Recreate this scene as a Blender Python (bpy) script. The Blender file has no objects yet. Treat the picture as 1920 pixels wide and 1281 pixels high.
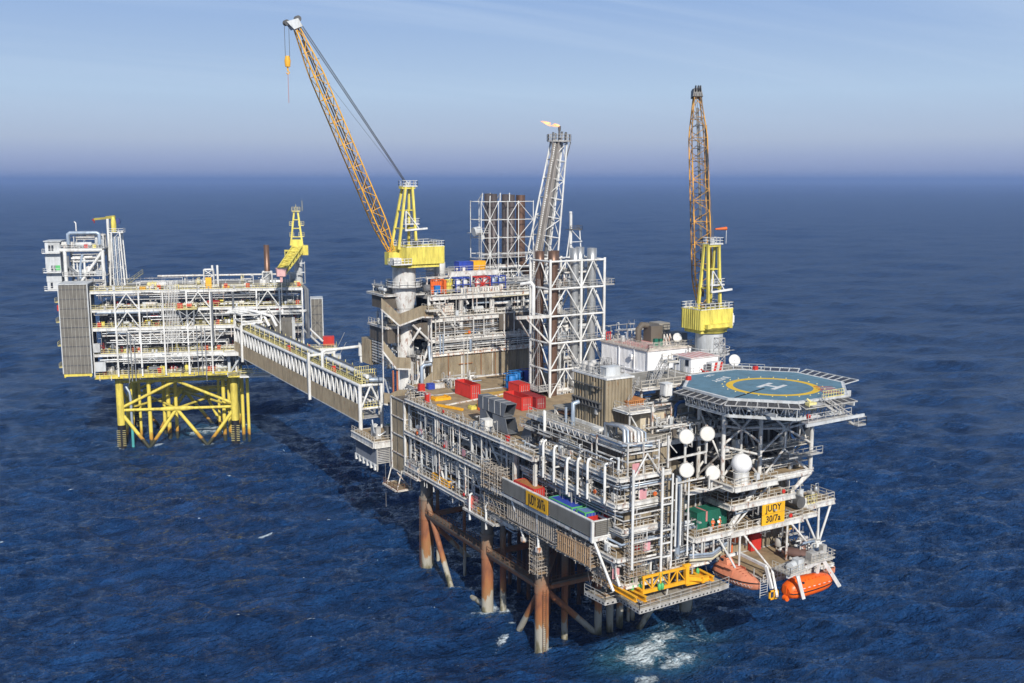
# Offshore platform in the open sea.  World axes: X along the helideck face, Y away along the
# long face, Z up, metres, sea level at z = 0, origin at the foot of the near jacket leg.
import bpy, math, random
import numpy as np
from mathutils import Vector, Matrix
R = math.radians
rnd = random.Random(7)
sc = bpy.context.scene
C = sc.collection

# ------------------------------------------------------------------ mesh builder
class MB:
    def __init__(s):
        s.v = []; s.f = []; s.sm = []; s.mi = []; s.cur = 0
    def _add(s, vs, fs, smooth=False):
        b = len(s.v); s.v.extend([tuple(p) for p in vs])
        for f in fs:
            s.f.append(tuple(b + i for i in f)); s.sm.append(smooth); s.mi.append(s.cur)
        return s
    def box(s, x0, x1, y0, y1, z0, z1):
        return s._add([(x0,y0,z0),(x1,y0,z0),(x1,y1,z0),(x0,y1,z0),(x0,y0,z1),(x1,y0,z1),(x1,y1,z1),(x0,y1,z1)],
               [(0,3,2,1),(4,5,6,7),(0,1,5,4),(1,2,6,5),(2,3,7,6),(3,0,4,7)])
    def cbox(s, x, y, z, a, b, c):          # centred in x,y; standing on z
        return s.box(x-a/2, x+a/2, y-b/2, y+b/2, z, z+c)
    def bar(s, p, q, w, h=None, up=(0,0,1)):
        h = h or w; p = Vector(p); q = Vector(q); d = (q-p)
        if d.length < 1e-6: return s
        d.normalize(); u = Vector(up)
        if abs(d.dot(u)) > .98: u = Vector((1,0,0))
        r = d.cross(u).normalized()*(w/2); u = r.cross(d).normalized()*(h/2)
        vs = [p-r-u, p+r-u, p+r+u, p-r+u, q-r-u, q+r-u, q+r+u, q-r+u]
        return s._add(vs, [(0,1,2,3),(7,6,5,4),(0,4,5,1),(1,5,6,2),(2,6,7,3),(3,7,4,0)])
    def tube(s, p, q, r, n=8, r2=None, cap=True):
        p = Vector(p); q = Vector(q); d = (q-p)
        if d.length < 1e-6: return s
        d.normalize(); r2 = r if r2 is None else r2
        a = d.orthogonal().normalized(); b = d.cross(a)
        A = []; B = []
        for i in range(n):
            t = 2*math.pi*i/n; o = a*math.cos(t)+b*math.sin(t)
            A.append(p+o*r); B.append(q+o*r2)
        s._add(A+B, [(i,(i+1)%n,n+(i+1)%n,n+i) for i in range(n)], True)
        if cap:
            s._add(A, [tuple(range(n-1,-1,-1))]); s._add(B, [tuple(range(n))])
        return s
    def path(s, pts, r, n=8):               # pipe along a polyline, mitred
        pts = [Vector(p) for p in pts]
        m = len(pts); rings = []; prev = None
        for i, p in enumerate(pts):
            d0 = (p-pts[i-1]).normalized() if i else None
            d1 = (pts[i+1]-p).normalized() if i < m-1 else None
            t = (d0 or d1) if (d0 is None or d1 is None) else (d0+d1)
            t = t.normalized() if t.length > 1e-6 else d0
            if prev is None: a = t.orthogonal().normalized()
            else:
                a = prev - t*prev.dot(t); a = a.normalized() if a.length > 1e-6 else t.orthogonal().normalized()
            prev = a; b = t.cross(a)
            k = 1.0
            if d0 is not None and d1 is not None:
                k = 1.0/max(.5, math.sqrt(max(0.0,(1+d0.dot(d1))/2)))
            rings.append([p+(a*math.cos(2*math.pi*j/n)+b*math.sin(2*math.pi*j/n))*r*(1+(k-1)*.5) for j in range(n)])
        vs = [v for g in rings for v in g]; fs = []
        for i in range(m-1):
            for j in range(n):
                fs.append((i*n+j, i*n+(j+1)%n, (i+1)*n+(j+1)%n, (i+1)*n+j))
        s._add(vs, fs, True)
        s._add(rings[0], [tuple(range(n-1,-1,-1))]); s._add(rings[-1], [tuple(range(n))])
        return s
    def lathe(s, prof, x, y, n=16, smooth=True):   # prof: (radius, z)
        vs = []; fs = []
        for (r, z) in prof:
            for j in range(n):
                t = 2*math.pi*j/n; vs.append((x+r*math.cos(t), y+r*math.sin(t), z))
        for i in range(len(prof)-1):
            for j in range(n):
                fs.append((i*n+j, i*n+(j+1)%n, (i+1)*n+(j+1)%n, (i+1)*n+j))
        s._add(vs, fs, smooth)
        s._add(vs[:n], [tuple(range(n-1,-1,-1))]); s._add(vs[-n:], [tuple(range(n))])
        return s
    def prism(s, poly, z0, z1):
        n = len(poly)
        vs = [(x,y,z0) for x,y in poly]+[(x,y,z1) for x,y in poly]
        return s._add(vs, [tuple(range(n-1,-1,-1)), tuple(range(n,2*n))]+[(i,(i+1)%n,n+(i+1)%n,n+i) for i in range(n)])
    def hexa(s, b, t):                      # general 4+4 corner block
        return s._add(list(b)+list(t), [(0,3,2,1),(4,5,6,7),(0,1,5,4),(1,2,6,5),(2,3,7,6),(3,0,4,7)])
    def disc(s, c, nrm, r, th=.05, n=24):
        c = Vector(c); d = Vector(nrm).normalized()
        return s.tube(c-d*th/2, c+d*th/2, r, n)
    def sphere(s, c, r, n=16, m=10, zmin=-1.0):
        prof = []
        a0 = math.asin(max(-1, zmin))
        for i in range(m+1):
            a = a0+(math.pi/2-a0)*i/m; prof.append((max(.001, r*math.cos(a)), c[2]+r*math.sin(a)))
        return s.lathe(prof, c[0], c[1], n)
    def corr(s, p, q, z0, z1, pitch=.6, dep=.12, th=.06):   # corrugated sheet from p to q (x,y), outward = right of p>q
        p = Vector((p[0],p[1],0)); q = Vector((q[0],q[1],0)); d = q-p; L = d.length; d.normalize()
        nr = Vector((d.y,-d.x,0)); k = max(1, int(round(L/pitch))); pit = L/k; out = []
        for i in range(k):
            b = i*pit
            for fr, o in ((0,0),(.36,0),(.5,dep),(.86,dep)):
                out.append(p+d*(b+fr*pit)+nr*o)
        out.append(q); n = len(out)
        vs = [(o.x,o.y,z0) for o in out]+[(o.x,o.y,z1) for o in out]
        bk = [o-nr*(th) if False else (p+d*((o-p).dot(d))-nr*th) for o in out]
        vs += [(o.x,o.y,z0) for o in bk]+[(o.x,o.y,z1) for o in bk]
        fs = []
        for i in range(n-1):
            fs += [(i,i+1,n+i+1,n+i),(2*n+i+1,2*n+i,3*n+i,3*n+i+1),(n+i,n+i+1,3*n+i+1,3*n+i),(i+1,i,2*n+i,2*n+i+1)]
        fs += [(0,n,3*n,2*n),(n-1,3*n-1,4*n-1,2*n-1)]
        return s._add(vs, fs)
    def rail(s, pts, h=1.15, step=1.5, t=.075, closed=False, toe=True):
        pts = [Vector(p) for p in pts]
        if closed: pts = pts+[pts[0]]
        for a, b in zip(pts, pts[1:]):
            L = (b-a).length
            if L < .05: continue
            n = max(1, int(round(L/step)))
            for i in range(n+1):
                p = a.lerp(b, i/n); s.bar(p, p+Vector((0,0,h)), t)
            for k in (h, h*.55): s.bar(a+Vector((0,0,k)), b+Vector((0,0,k)), t)
            if toe: s.bar(a+Vector((0,0,.1)), b+Vector((0,0,.1)), .03, .14)
        return s
    def ladder(s, p, q, side, w=.5, step=.35, cage=False):
        p = Vector(p); q = Vector(q); sd = Vector(side).normalized()*(w/2)
        s.bar(p-sd, q-sd, .06); s.bar(p+sd, q+sd, .06)
        L = (q-p).length; n = max(1, int(L/step))
        for i in range(1, n):
            c = p.lerp(q, i/n); s.bar(c-sd, c+sd, .04)
        return s
    def steps(s, p, q, side, w=.9, n=None):     # open flight of steps with stringers
        p = Vector(p); q = Vector(q); sd = Vector(side).normalized()*(w/2)
        for g in (-1, 1): s.bar(p+sd*g, q+sd*g, .08, .28)
        n = n or max(2, int(abs(q.z-p.z)/.24))
        for i in range(n+1):
            c = p.lerp(q, i/n); d = Vector((q.x-p.x, q.y-p.y, 0)).normalized()*.13
            s.bar(c-d, c+d, w, .04)
        return s

def _mesh(name, mb, mats, off):
    me = bpy.data.meshes.new(name)
    v = np.array(mb.v, dtype=np.float64).reshape(-1,3) - np.array(off)
    me.from_pydata(v.tolist(), [], mb.f)
    me.polygons.foreach_set('use_smooth', mb.sm)
    for m in (mats if isinstance(mats, (list,tuple)) else [mats]): me.materials.append(m)
    if any(mb.mi): me.polygons.foreach_set('material_index', mb.mi)
    me.update(); return me

class Frame:                                 # a local set of axes on the sea
    def __init__(s, o, ang): s.o = Vector(o); s.a = ang
    def w(s, p):
        c, n = math.cos(s.a), math.sin(s.a)
        return Vector((s.o.x+c*p[0]-n*p[1], s.o.y+n*p[0]+c*p[1], s.o.z+p[2]))
WORLD = Frame((0,0,0), 0)
SAT = Frame((-34.1,170.3,0), math.atan2(-.3285,.9445))
OFF = {}
def _tag(o, label, cat, group=None, kind=None):
    if label: o['label'] = label
    if cat: o['category'] = cat
    if group: o['group'] = group
    if kind: o['kind'] = kind
def thing(name, label, cat, base, group=None, frame=WORLD):
    o = bpy.data.objects.new(name, None); C.objects.link(o); o.empty_display_size = .5
    o.location = frame.w(base); o.rotation_euler = (0,0,frame.a)
    _tag(o, label, cat, group); OFF[o.name] = Vector(base); return o
def part(name, mb, mat, parent, label=None, kind=None):
    off = OFF[parent.name]
    o = bpy.data.objects.new(name, _mesh(name, mb, mat, off)); C.objects.link(o)
    o.parent = parent; OFF[o.name] = off
    if label: o['label'] = label
    if kind: o['kind'] = kind
    return o
def single(name, mb, mat, label, cat, base, group=None, frame=WORLD, kind=None):
    o = bpy.data.objects.new(name, _mesh(name, mb, mat, base)); C.objects.link(o)
    o.location = frame.w(base); o.rotation_euler = (0,0,frame.a); OFF[o.name] = Vector(base)
    _tag(o, label, cat, group, kind); return o
def dup(root, loc, rotz=0.0, label=None):
    r = root.copy(); C.objects.link(r); r.location = loc; r.rotation_euler = (0,0,rotz)
    if label: r['label'] = label
    for ch in list(root.children):
        c = ch.copy(); C.objects.link(c); c.parent = r
        for g in list(ch.children):
            d = g.copy(); C.objects.link(d); d.parent = c
    return r
class Bulk:                                  # many like parts of one thing: the largest 95 stay single, the rest go together
    def __init__(s): s.d = {}
    def add(s, th, name, mb, mat):
        s.d.setdefault((th.name, name), []).append((th, mb, mat))
    def flush(s):
        for (tn, name), L in s.d.items():
            def size(e):
                a = np.array(e[1].v); ext = a.max(0)-a.min(0); return -float(np.sort(ext)[1:].sum() if len(ext) else 0)
            if len(L) > 97: L.sort(key=size)
            for th, mb, mat in L[:97]: part(name, mb, mat, th)
            rest = {}
            for th, mb, mat in L[97:]: rest.setdefault(mat.name, []).append((th, mb, mat))
            if rest:
                m = MB(); mats = []
                for i, g in enumerate(rest.values()):
                    mats.append(g[0][2])
                    for th, mb, mat in g:
                        b = len(m.v); m.v += mb.v; m.f += [tuple(b+k for k in f) for f in mb.f]; m.sm += mb.sm; m.mi += [i]*len(mb.f)
                part(name, m, mats, L[0][0], kind='stuff')
BK = Bulk()

# ------------------------------------------------------------------ materials
MATS = {}
def paint(name, col, rough=.55, rust=0.0, dirt=.25, metal=0.0, rustcol=(.20,.065,.02), spec=.3, scale=1.0, streak=.25):
    if name in MATS: return MATS[name]
    m = bpy.data.materials.new(name); m.use_nodes = True; nt = m.node_tree; N = nt.nodes; L = nt.links
    b = N['Principled BSDF']; b.inputs['Roughness'].default_value = rough; b.inputs['Metallic'].default_value = metal
    b.inputs['Specular IOR Level'].default_value = spec
    tc = N.new('ShaderNodeTexCoord'); mp = N.new('ShaderNodeMapping'); mp.inputs['Scale'].default_value = (1,1,streak)
    L.new(tc.outputs['Object'], mp.inputs['Vector'])
    n1 = N.new('ShaderNodeTexNoise'); n1.inputs['Scale'].default_value = .9*scale; n1.inputs['Detail'].default_value = 8; n1.inputs['Roughness'].default_value = .65
    L.new(mp.outputs[0], n1.inputs['Vector'])
    mx = N.new('ShaderNodeMixRGB'); mx.inputs[1].default_value = (*col,1)
    dk = tuple(c*(1-dirt)*.9+.02*dirt for c in col); mx.inputs[2].default_value = (dk[0],dk[1]*.97,dk[2]*.92,1)
    r1 = N.new('ShaderNodeValToRGB'); r1.color_ramp.elements[0].position = .42; r1.color_ramp.elements[1].position = .72
    L.new(n1.outputs['Fac'], r1.inputs[0]); L.new(r1.outputs[0], mx.inputs[0])
    out = mx.outputs[0]
    if rust > 0:
        n2 = N.new('ShaderNodeTexNoise'); n2.inputs['Scale'].default_value = 1.7*scale; n2.inputs['Detail'].default_value = 10; n2.inputs['Roughness'].default_value = .7
        mp2 = N.new('ShaderNodeMapping'); mp2.inputs['Location'].default_value = (7.3,2.1,5.5); mp2.inputs['Scale'].default_value = (1,1,streak*1.5)
        L.new(tc.outputs['Object'], mp2.inputs['Vector']); L.new(mp2.outputs[0], n2.inputs['Vector'])
        r2 = N.new('ShaderNodeValToRGB'); p = .74-.34*rust
        r2.color_ramp.elements[0].position = max(0,p-.03); r2.color_ramp.elements[1].position = p+.10
        L.new(n2.outputs['Fac'], r2.inputs[0])
        mx2 = N.new('ShaderNodeMixRGB'); mx2.inputs[2].default_value = (*rustcol,1)
        L.new(r2.outputs[0], mx2.inputs[0]); L.new(out, mx2.inputs[1]); out = mx2.outputs[0]
    L.new(out, b.inputs['Base Color'])
    MATS[name] = m; return m
white = paint('white_paint', (.63,.62,.59), rust=.5, dirt=.4)
whiteC = paint('clean_white_paint', (.69,.69,.67), rust=.3, dirt=.3)
whiteP = paint('pure_white_paint', (.82,.82,.83), rust=.02, dirt=.1)
whiteR = paint('rusty_white_paint', (.70,.68,.63), rust=.62, dirt=.35, rustcol=(.33,.12,.04))
greyw = paint('grey_white_paint', (.52,.54,.55), rust=.2, dirt=.3)
galv = paint('galvanised_steel', (.46,.45,.43), rough=.5, rust=.25, dirt=.35, metal=.1)
railm = paint('rail_steel', (.56,.52,.45), rough=.6, rust=.3, dirt=.35)
steel = paint('dark_steel', (.11,.11,.11), rough=.5, rust=.25, dirt=.4)
pipeg = paint('pipe_grey', (.42,.44,.46), rough=.38, rust=.1, dirt=.3, metal=.55)
pipeb = paint('pipe_blue_grey', (.36,.43,.52), rough=.4, rust=.08, dirt=.3, metal=.3)
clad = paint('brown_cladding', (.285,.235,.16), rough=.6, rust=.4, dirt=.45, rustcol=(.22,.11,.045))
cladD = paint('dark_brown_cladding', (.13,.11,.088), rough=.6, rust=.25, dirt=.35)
cladG = paint('grey_brown_louver', (.16,.15,.13), rough=.6, rust=.06, dirt=.3)
deckm = paint('deck_coating', (.33,.245,.145), rough=.85, rust=.30, dirt=.45, streak=1, scale=.6)
deckg = paint('deck_grey', (.30,.28,.24), rough=.85, rust=.32, dirt=.4, streak=1, scale=.6)
plank = paint('scaffold_boards', (.44,.31,.19), rough=.85, rust=.1, dirt=.35, streak=1)
timber = paint('timber_planks', (.50,.33,.19), rough=.8, rust=.05, dirt=.35)
yel = paint('crane_yellow', (.70,.60,.12), rough=.6, rust=.3, dirt=.4)
yeld = paint('jacket_yellow', (.70,.57,.10), rough=.6, rust=.34, dirt=.42)
yelr = paint('rail_yellow', (.66,.58,.26), rough=.6, rust=.1, dirt=.3)
amber = paint('boom_amber', (.86,.44,.04), rough=.5, rust=.05, dirt=.2)
amberD = paint('greased_boom', (.74,.36,.04), rough=.5, rust=.66, dirt=.4, rustcol=(.03,.027,.026), scale=.16)
frameY = paint('lifting_yellow', (.80,.40,.02), rough=.5, rust=.05, dirt=.15)
red = paint('container_red', (.55,.035,.025), rough=.5, rust=.12, dirt=.25)
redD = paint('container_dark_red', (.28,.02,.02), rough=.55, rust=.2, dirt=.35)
orange = paint('basket_orange', (.68,.14,.03), rough=.55, rust=.2, dirt=.25)
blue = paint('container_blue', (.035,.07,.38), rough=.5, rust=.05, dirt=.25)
blueT = paint('tank_blue', (.02,.17,.48), rough=.5, rust=.06, dirt=.25)
green = paint('trim_green', (.10,.42,.14), rough=.5, dirt=.2)
greenC = paint('container_green', (.015,.13,.085), rough=.55, rust=.04, dirt=.25)
rusty = paint('rusted_lid', (.40,.16,.05), rough=.85, rust=.4, dirt=.4, streak=1, rustcol=(.12,.05,.02))
legm = None
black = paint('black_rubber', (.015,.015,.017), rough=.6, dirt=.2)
stackB = paint('scorched_stack', (.20,.12,.085), rough=.42, rust=.35, dirt=.4, metal=.55, rustcol=(.10,.055,.04))
stackG = paint('bare_stack', (.48,.49,.49), rough=.36, rust=.06, dirt=.3, metal=.6)
hoodm = paint('hood_grey', (.155,.165,.18), rough=.6, rust=.08, dirt=.3)
boatO = paint('boat_orange', (.85,.13,.01), rough=.35, dirt=.1)
boatP = paint('boat_faded', (.70,.26,.15), rough=.5, dirt=.22, rust=.05, rustcol=(.35,.1,.06))
lineR = paint('roof_stripe_red', (.58,.22,.21), rough=.7, dirt=.3)
glassm = paint('dark_glass', (.03,.035,.045), rough=.1, dirt=.05, spec=.6)

def leg_material():          # splash-zone colouring by height: clean steel, rust, bleached band, weed at the waterline
    m = bpy.data.materials.new('weathered_leg'); m.use_nodes = True; nt = m.node_tree; N = nt.nodes; L = nt.links
    b = N['Principled BSDF']; b.inputs['Roughness'].default_value = .75
    g = N.new('ShaderNodeNewGeometry'); sp = N.new('ShaderNodeSeparateXYZ'); L.new(g.outputs['Position'], sp.inputs[0])
    n = N.new('ShaderNodeTexNoise'); n.inputs['Scale'].default_value = .55; n.inputs['Detail'].default_value = 9; n.inputs['Roughness'].default_value = .65
    mp = N.new('ShaderNodeMapping'); mp.inputs['Scale'].default_value = (1,1,.3)
    L.new(g.outputs['Position'], mp.inputs['Vector']); L.new(mp.outputs[0], n.inputs['Vector'])
    ad = N.new('ShaderNodeMath'); ad.operation = 'MULTIPLY_ADD'; ad.inputs[1].default_value = 14; L.new(n.outputs['Fac'], ad.inputs[0]); L.new(sp.outputs[2], ad.inputs[2])
    dv = N.new('ShaderNodeMath'); dv.operation = 'MULTIPLY'; dv.inputs[1].default_value = 1/30; L.new(ad.outputs[0], dv.inputs[0])
    r = N.new('ShaderNodeValToRGB'); e = r.color_ramp.elements
    e[0].position = 0; e[0].color = (.02,.022,.015,1); e[1].position = 1; e[1].color = (.20,.17,.14,1)
    for p, c in ((.19,(.05,.05,.028)),(.235,(.17,.15,.09)),(.27,(.33,.31,.25)),(.335,(.36,.33,.27)),(.35,(.30,.15,.055)),(.42,(.31,.115,.04)),(.48,(.20,.075,.035)),(.55,(.29,.11,.045)),(.64,(.23,.14,.085)),(.74,(.17,.155,.13))):
        k = e.new(p); k.color = (*c,1)
    L.new(dv.outputs[0], r.inputs[0]); L.new(r.outputs[0], b.inputs['Base Color']); return m
legm = leg_material()
def satleg_material():       # yellow with a black band towards the water
    m = bpy.data.materials.new('yellow_leg'); m.use_nodes = True; nt = m.node_tree; N = nt.nodes; L = nt.links
    b = N['Principled BSDF']; b.inputs['Roughness'].default_value = .5
    g = N.new('ShaderNodeNewGeometry'); sp = N.new('ShaderNodeSeparateXYZ'); L.new(g.outputs['Position'], sp.inputs[0])
    n = N.new('ShaderNodeTexNoise'); n.inputs['Scale'].default_value = .8; n.inputs['Detail'].default_value = 8
    L.new(g.outputs['Position'], n.inputs['Vector'])
    ad = N.new('ShaderNodeMath'); ad.operation = 'MULTIPLY_ADD'; ad.inputs[1].default_value = 2.2; L.new(n.outputs['Fac'], ad.inputs[0]); L.new(sp.outputs[2], ad.inputs[2])
    dv = N.new('ShaderNodeMath'); dv.operation = 'MULTIPLY'; dv.inputs[1].default_value = 1/24; L.new(ad.outputs[0], dv.inputs[0])
    r = N.new('ShaderNodeValToRGB'); e = r.color_ramp.elements
    e[0].position = 0; e[0].color = (.03,.035,.02,1); e[1].position = 1; e[1].color = (.68,.55,.09,1)
    for p, c in ((.10,(.05,.045,.02)),(.115,(.42,.20,.03)),(.17,(.50,.30,.03)),(.20,(.68,.55,.09))):
        k = e.new(p); k.color = (*c,1)
    L.new(dv.outputs[0], r.inputs[0]); L.new(r.outputs[0], b.inputs['Base Color']); return m
satlegm = satleg_material()

# ------------------------------------------------------------------ repeated building moves
def deck(th, x0, x1, y0, y1, z, rails='', floor=None, beam=None, rail=None, bh=.7, th_=.18):
    floor = floor or deckm; beam = beam or white; rail = rail or railm
    part('deck_plate', MB().box(x0,x1,y0,y1,z-th_,z), floor, th)
    e = .12
    for s_, a, b in (('l',(x0,y0),(x0,y1)),('r',(x1,y0),(x1,y1)),('f',(x0,y0),(x1,y0)),('b',(x0,y1),(x1,y1))):
        n = {'l':(-1,0),'r':(1,0),'f':(0,-1),'b':(0,1)}[s_]
        p = Vector((a[0]+n[0]*e, a[1]+n[1]*e, z-bh/2+.04)); q = Vector((b[0]+n[0]*e, b[1]+n[1]*e, z-bh/2+.04))
        m = MB(); m.bar(p, q, .2, bh)
        m.bar(p+Vector((n[0]*.12,n[1]*.12,bh/2-.04)), q+Vector((n[0]*.12,n[1]*.12,bh/2-.04)), .3, .07)
        m.bar(p+Vector((n[0]*.12,n[1]*.12,-bh/2+.04)), q+Vector((n[0]*.12,n[1]*.12,-bh/2+.04)), .3, .07)
        part('edge_beam', m, beam, th)
        if s_ in rails:
            part('railing', MB().rail([(a[0]+n[0]*.02,a[1]+n[1]*.02,z),(b[0]+n[0]*.02,b[1]+n[1]*.02,z)]), rail, th)
def cols(th, pts, z0, z1, w=.5, mat=None, name='column', round_=False):
    for (x,y) in pts:
        m = MB()
        if round_: m.tube((x,y,z0),(x,y,z1), w/2, 10)
        else:
            m.box(x-w/2,x+w/2,y-w/2,y-w/2+.07,z0,z1); m.box(x-w/2,x+w/2,y+w/2-.07,y+w/2,z0,z1); m.box(x-.06,x+.06,y-w/2+.07,y+w/2-.07,z0,z1)
        part(name, m, mat or white, th)
def braces(th, segs, r=.15, mat=None, name='brace', n=8):
    for a, b in segs: BK.add(th, name, MB().tube(a, b, r, n), mat or white)
PIPEM = [white, white, whiteC, pipeg, pipeg, pipeb, greyw, galv]
EQM = [greyw, greyw, galv, white, cladD, clad, pipeg, hoodm]
def clutter(th, x0, x1, y0, y1, z0, z1, n=30, pipes=10, axis='y', pm=None, em=None, seed=1, big=1.0, hang=True, slim=False):
    """process equipment standing on a deck and pipework hung under the deck above"""
    r = random.Random(seed); pm = pm or PIPEM; em = em or EQM; H = z1-z0
    for i in range(pipes):                   # pipe runs with drops
        rad = r.choice((.06,.08,.1,.12,.16,.22,.3))*big*(.6 if slim else 1)
        z = z1-.75-r.random()*H*.35 if r.random() < .75 else z0+.3+r.random()*.5
        if axis == 'y':
            x = x0+.3+(x1-x0-.6)*r.random()**1.6
            a = y0+(y1-y0)*r.random()*.5; b = min(y1, a+(y1-y0)*(.3+.6*r.random()))
            pts = [(x,a,z),(x,b,z)]
            side = (min(x1,x+r.uniform(.6,1.8)),b)
        else:
            y = y0+.3+(y1-y0-.6)*r.random()**1.6
            a = x0+(x1-x0)*r.random()*.5; b = min(x1, a+(x1-x0)*(.3+.6*r.random()))
            pts = [(a,y,z),(b,y,z)]
            side = (b,min(y1,y+r.uniform(.6,1.8)))
        k = r.random()
        if k < .35: pts.append((pts[-1][0],pts[-1][1],z0+.15))
        elif k < .6: pts += [(side[0],side[1],z),(side[0],side[1],z0+.15)]
        if r.random() < .3: pts = [(pts[0][0],pts[0][1],z0+.15)]+pts
        m = MB().path(pts, rad, 7)
        p, q = Vector(pts[0]), Vector(pts[1])
        for t in (.25,.6):                   # flanges
            c = p.lerp(q,t); d = (q-p).normalized()*.05; m.tube(c-d,c+d,rad*1.6,8)
        BK.add(th, 'pipe', m, r.choice(pm))
    for i in range(n):
        x = x0+.5+(x1-x0-1)*r.random()**1.4 if axis == 'y' else x0+.5+(x1-x0-1)*r.random()
        y = y0+.5+(y1-y0-1)*r.random()**1.4 if axis == 'x' else y0+.5+(y1-y0-1)*r.random()
        k = r.random(); mt = r.choice(em); s = r.uniform(.6,1.2)*big
        if slim: k = .72+.28*k if k > .25 else k*.8; s *= .62
        if k < .22:                          # cabinet with door and feet
            w, d, h = r.uniform(.6,1.4)*s, r.uniform(.5,.9)*s, min(H*.6, r.uniform(1,2)*s)
            m = MB().cbox(x,y,z0+.1,w,d,h); m.cbox(x,y,z0,w*.8,d*.8,.1); m.cbox(x,y-d/2-.02,z0+.2,w*.8,.03,h*.8); m.cbox(x,y,z0+h+.1,w+.08,d+.08,.05)
            BK.add(th, 'cabinet', m, mt)
        elif k < .42:                        # standing vessel
            rd, h = r.uniform(.3,.75)*s, min(H*.7, r.uniform(1.4,3)*s)
            m = MB().lathe([(rd*.4,z0+.35),(rd*.85,z0+.42),(rd,z0+.6),(rd,z0+h-.3),(rd*.8,z0+h-.1),(rd*.25,z0+h)],x,y,12)
            for g in range(4): m.bar((x+rd*.7*math.cos(g*1.57),y+rd*.7*math.sin(g*1.57),z0),(x+rd*.7*math.cos(g*1.57),y+rd*.7*math.sin(g*1.57),z0+.6),.09)
            m.path([(x,y,z0+h),(x,y,z0+h+.4),(x+.6,y,z0+h+.4),(x+.6,y,z0)],.07,6)
            BK.add(th, 'vessel', m, mt)
        elif k < .60:                        # lying vessel on saddles
            rd, l = r.uniform(.3,.8)*s, r.uniform(1.5,4)*s; z = z0+rd+.5
            ax = Vector((0,1,0)) if axis == 'y' else Vector((1,0,0)); c = Vector((x,y,z))
            m = MB().tube(c-ax*l/2,c+ax*l/2,rd,12); m.tube(c-ax*(l/2+rd*.35),c-ax*l/2,rd*.45,12,rd); m.tube(c+ax*l/2,c+ax*(l/2+rd*.35),rd,12,rd*.45)
            for g in (-.3,.3): q = c+ax*l*g; m.box(q.x-.35*rd,q.x+.35*rd,q.y-.35*rd,q.y+.35*rd,z0,z)
            m.tube(c,c+Vector((0,0,rd+.35)),.12,8)
            BK.add(th, 'vessel', m, mt)
        elif k < .72:                        # pump skid
            m = MB().cbox(x,y,z0,1.6*s,1*s,.18); m.tube((x-.6*s,y,z0+.55),(x+.1*s,y,z0+.55),.3*s,10); m.tube((x+.1*s,y,z0+.55),(x+.3*s,y,z0+.55),.12*s,8)
            m.lathe([(.1,z0+.2),(.34*s,z0+.3),(.34*s,z0+.8),(.1,z0+.95)],x+.55*s,y,10); m.path([(x+.55*s,y,z0+.9),(x+.55*s,y,z0+1.6),(x+.55*s,y+.7,z0+1.6)],.09,6)
            BK.add(th, 'pump', m, mt)
        elif k < .90:                        # riser with valve wheels
            rad = r.choice((.06,.09,.13,.2))*big; hz = z0+H*r.uniform(.5,.95)
            m = MB().path([(x,y,z0),(x,y,hz),(x+r.uniform(-1,1),y,hz)],rad,7)
            zz = z0+r.uniform(.6,1.4); m.tube((x,y,zz-.06),(x,y,zz+.06),rad*1.8,8); m.tube((x,y-rad*1.5-.25,zz),(x,y-rad*1.5-.2,zz),.18,8); m.tube((x,y-rad*1.5-.2,zz),(x,y,zz),.04,5)
            BK.add(th, 'pipe', m, r.choice(pm))
        else:                                # cable tray along the run
            z = z1-.8-r.random()*.8; l = r.uniform(2,5)
            a = Vector((x,y,z)); b = a+(Vector((0,l,0)) if axis == 'y' else Vector((l,0,0)))
            b.x = min(b.x,x1); b.y = min(b.y,y1)
            m = MB().bar(a,b,.5,.03); sd = Vector((.25,0,0)) if axis == 'y' else Vector((0,.25,0))
            m.bar(a+sd,b+sd,.03,.14); m.bar(a-sd,b-sd,.03,.14); m.bar(a+sd*.3,b+sd*.3,.12,.08); m.bar(a,a+Vector((0,0,z1-z)),.05); m.bar(b,b+Vector((0,0,z1-z)),.05)
            BK.add(th, 'cable_tray', m, galv)
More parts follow.
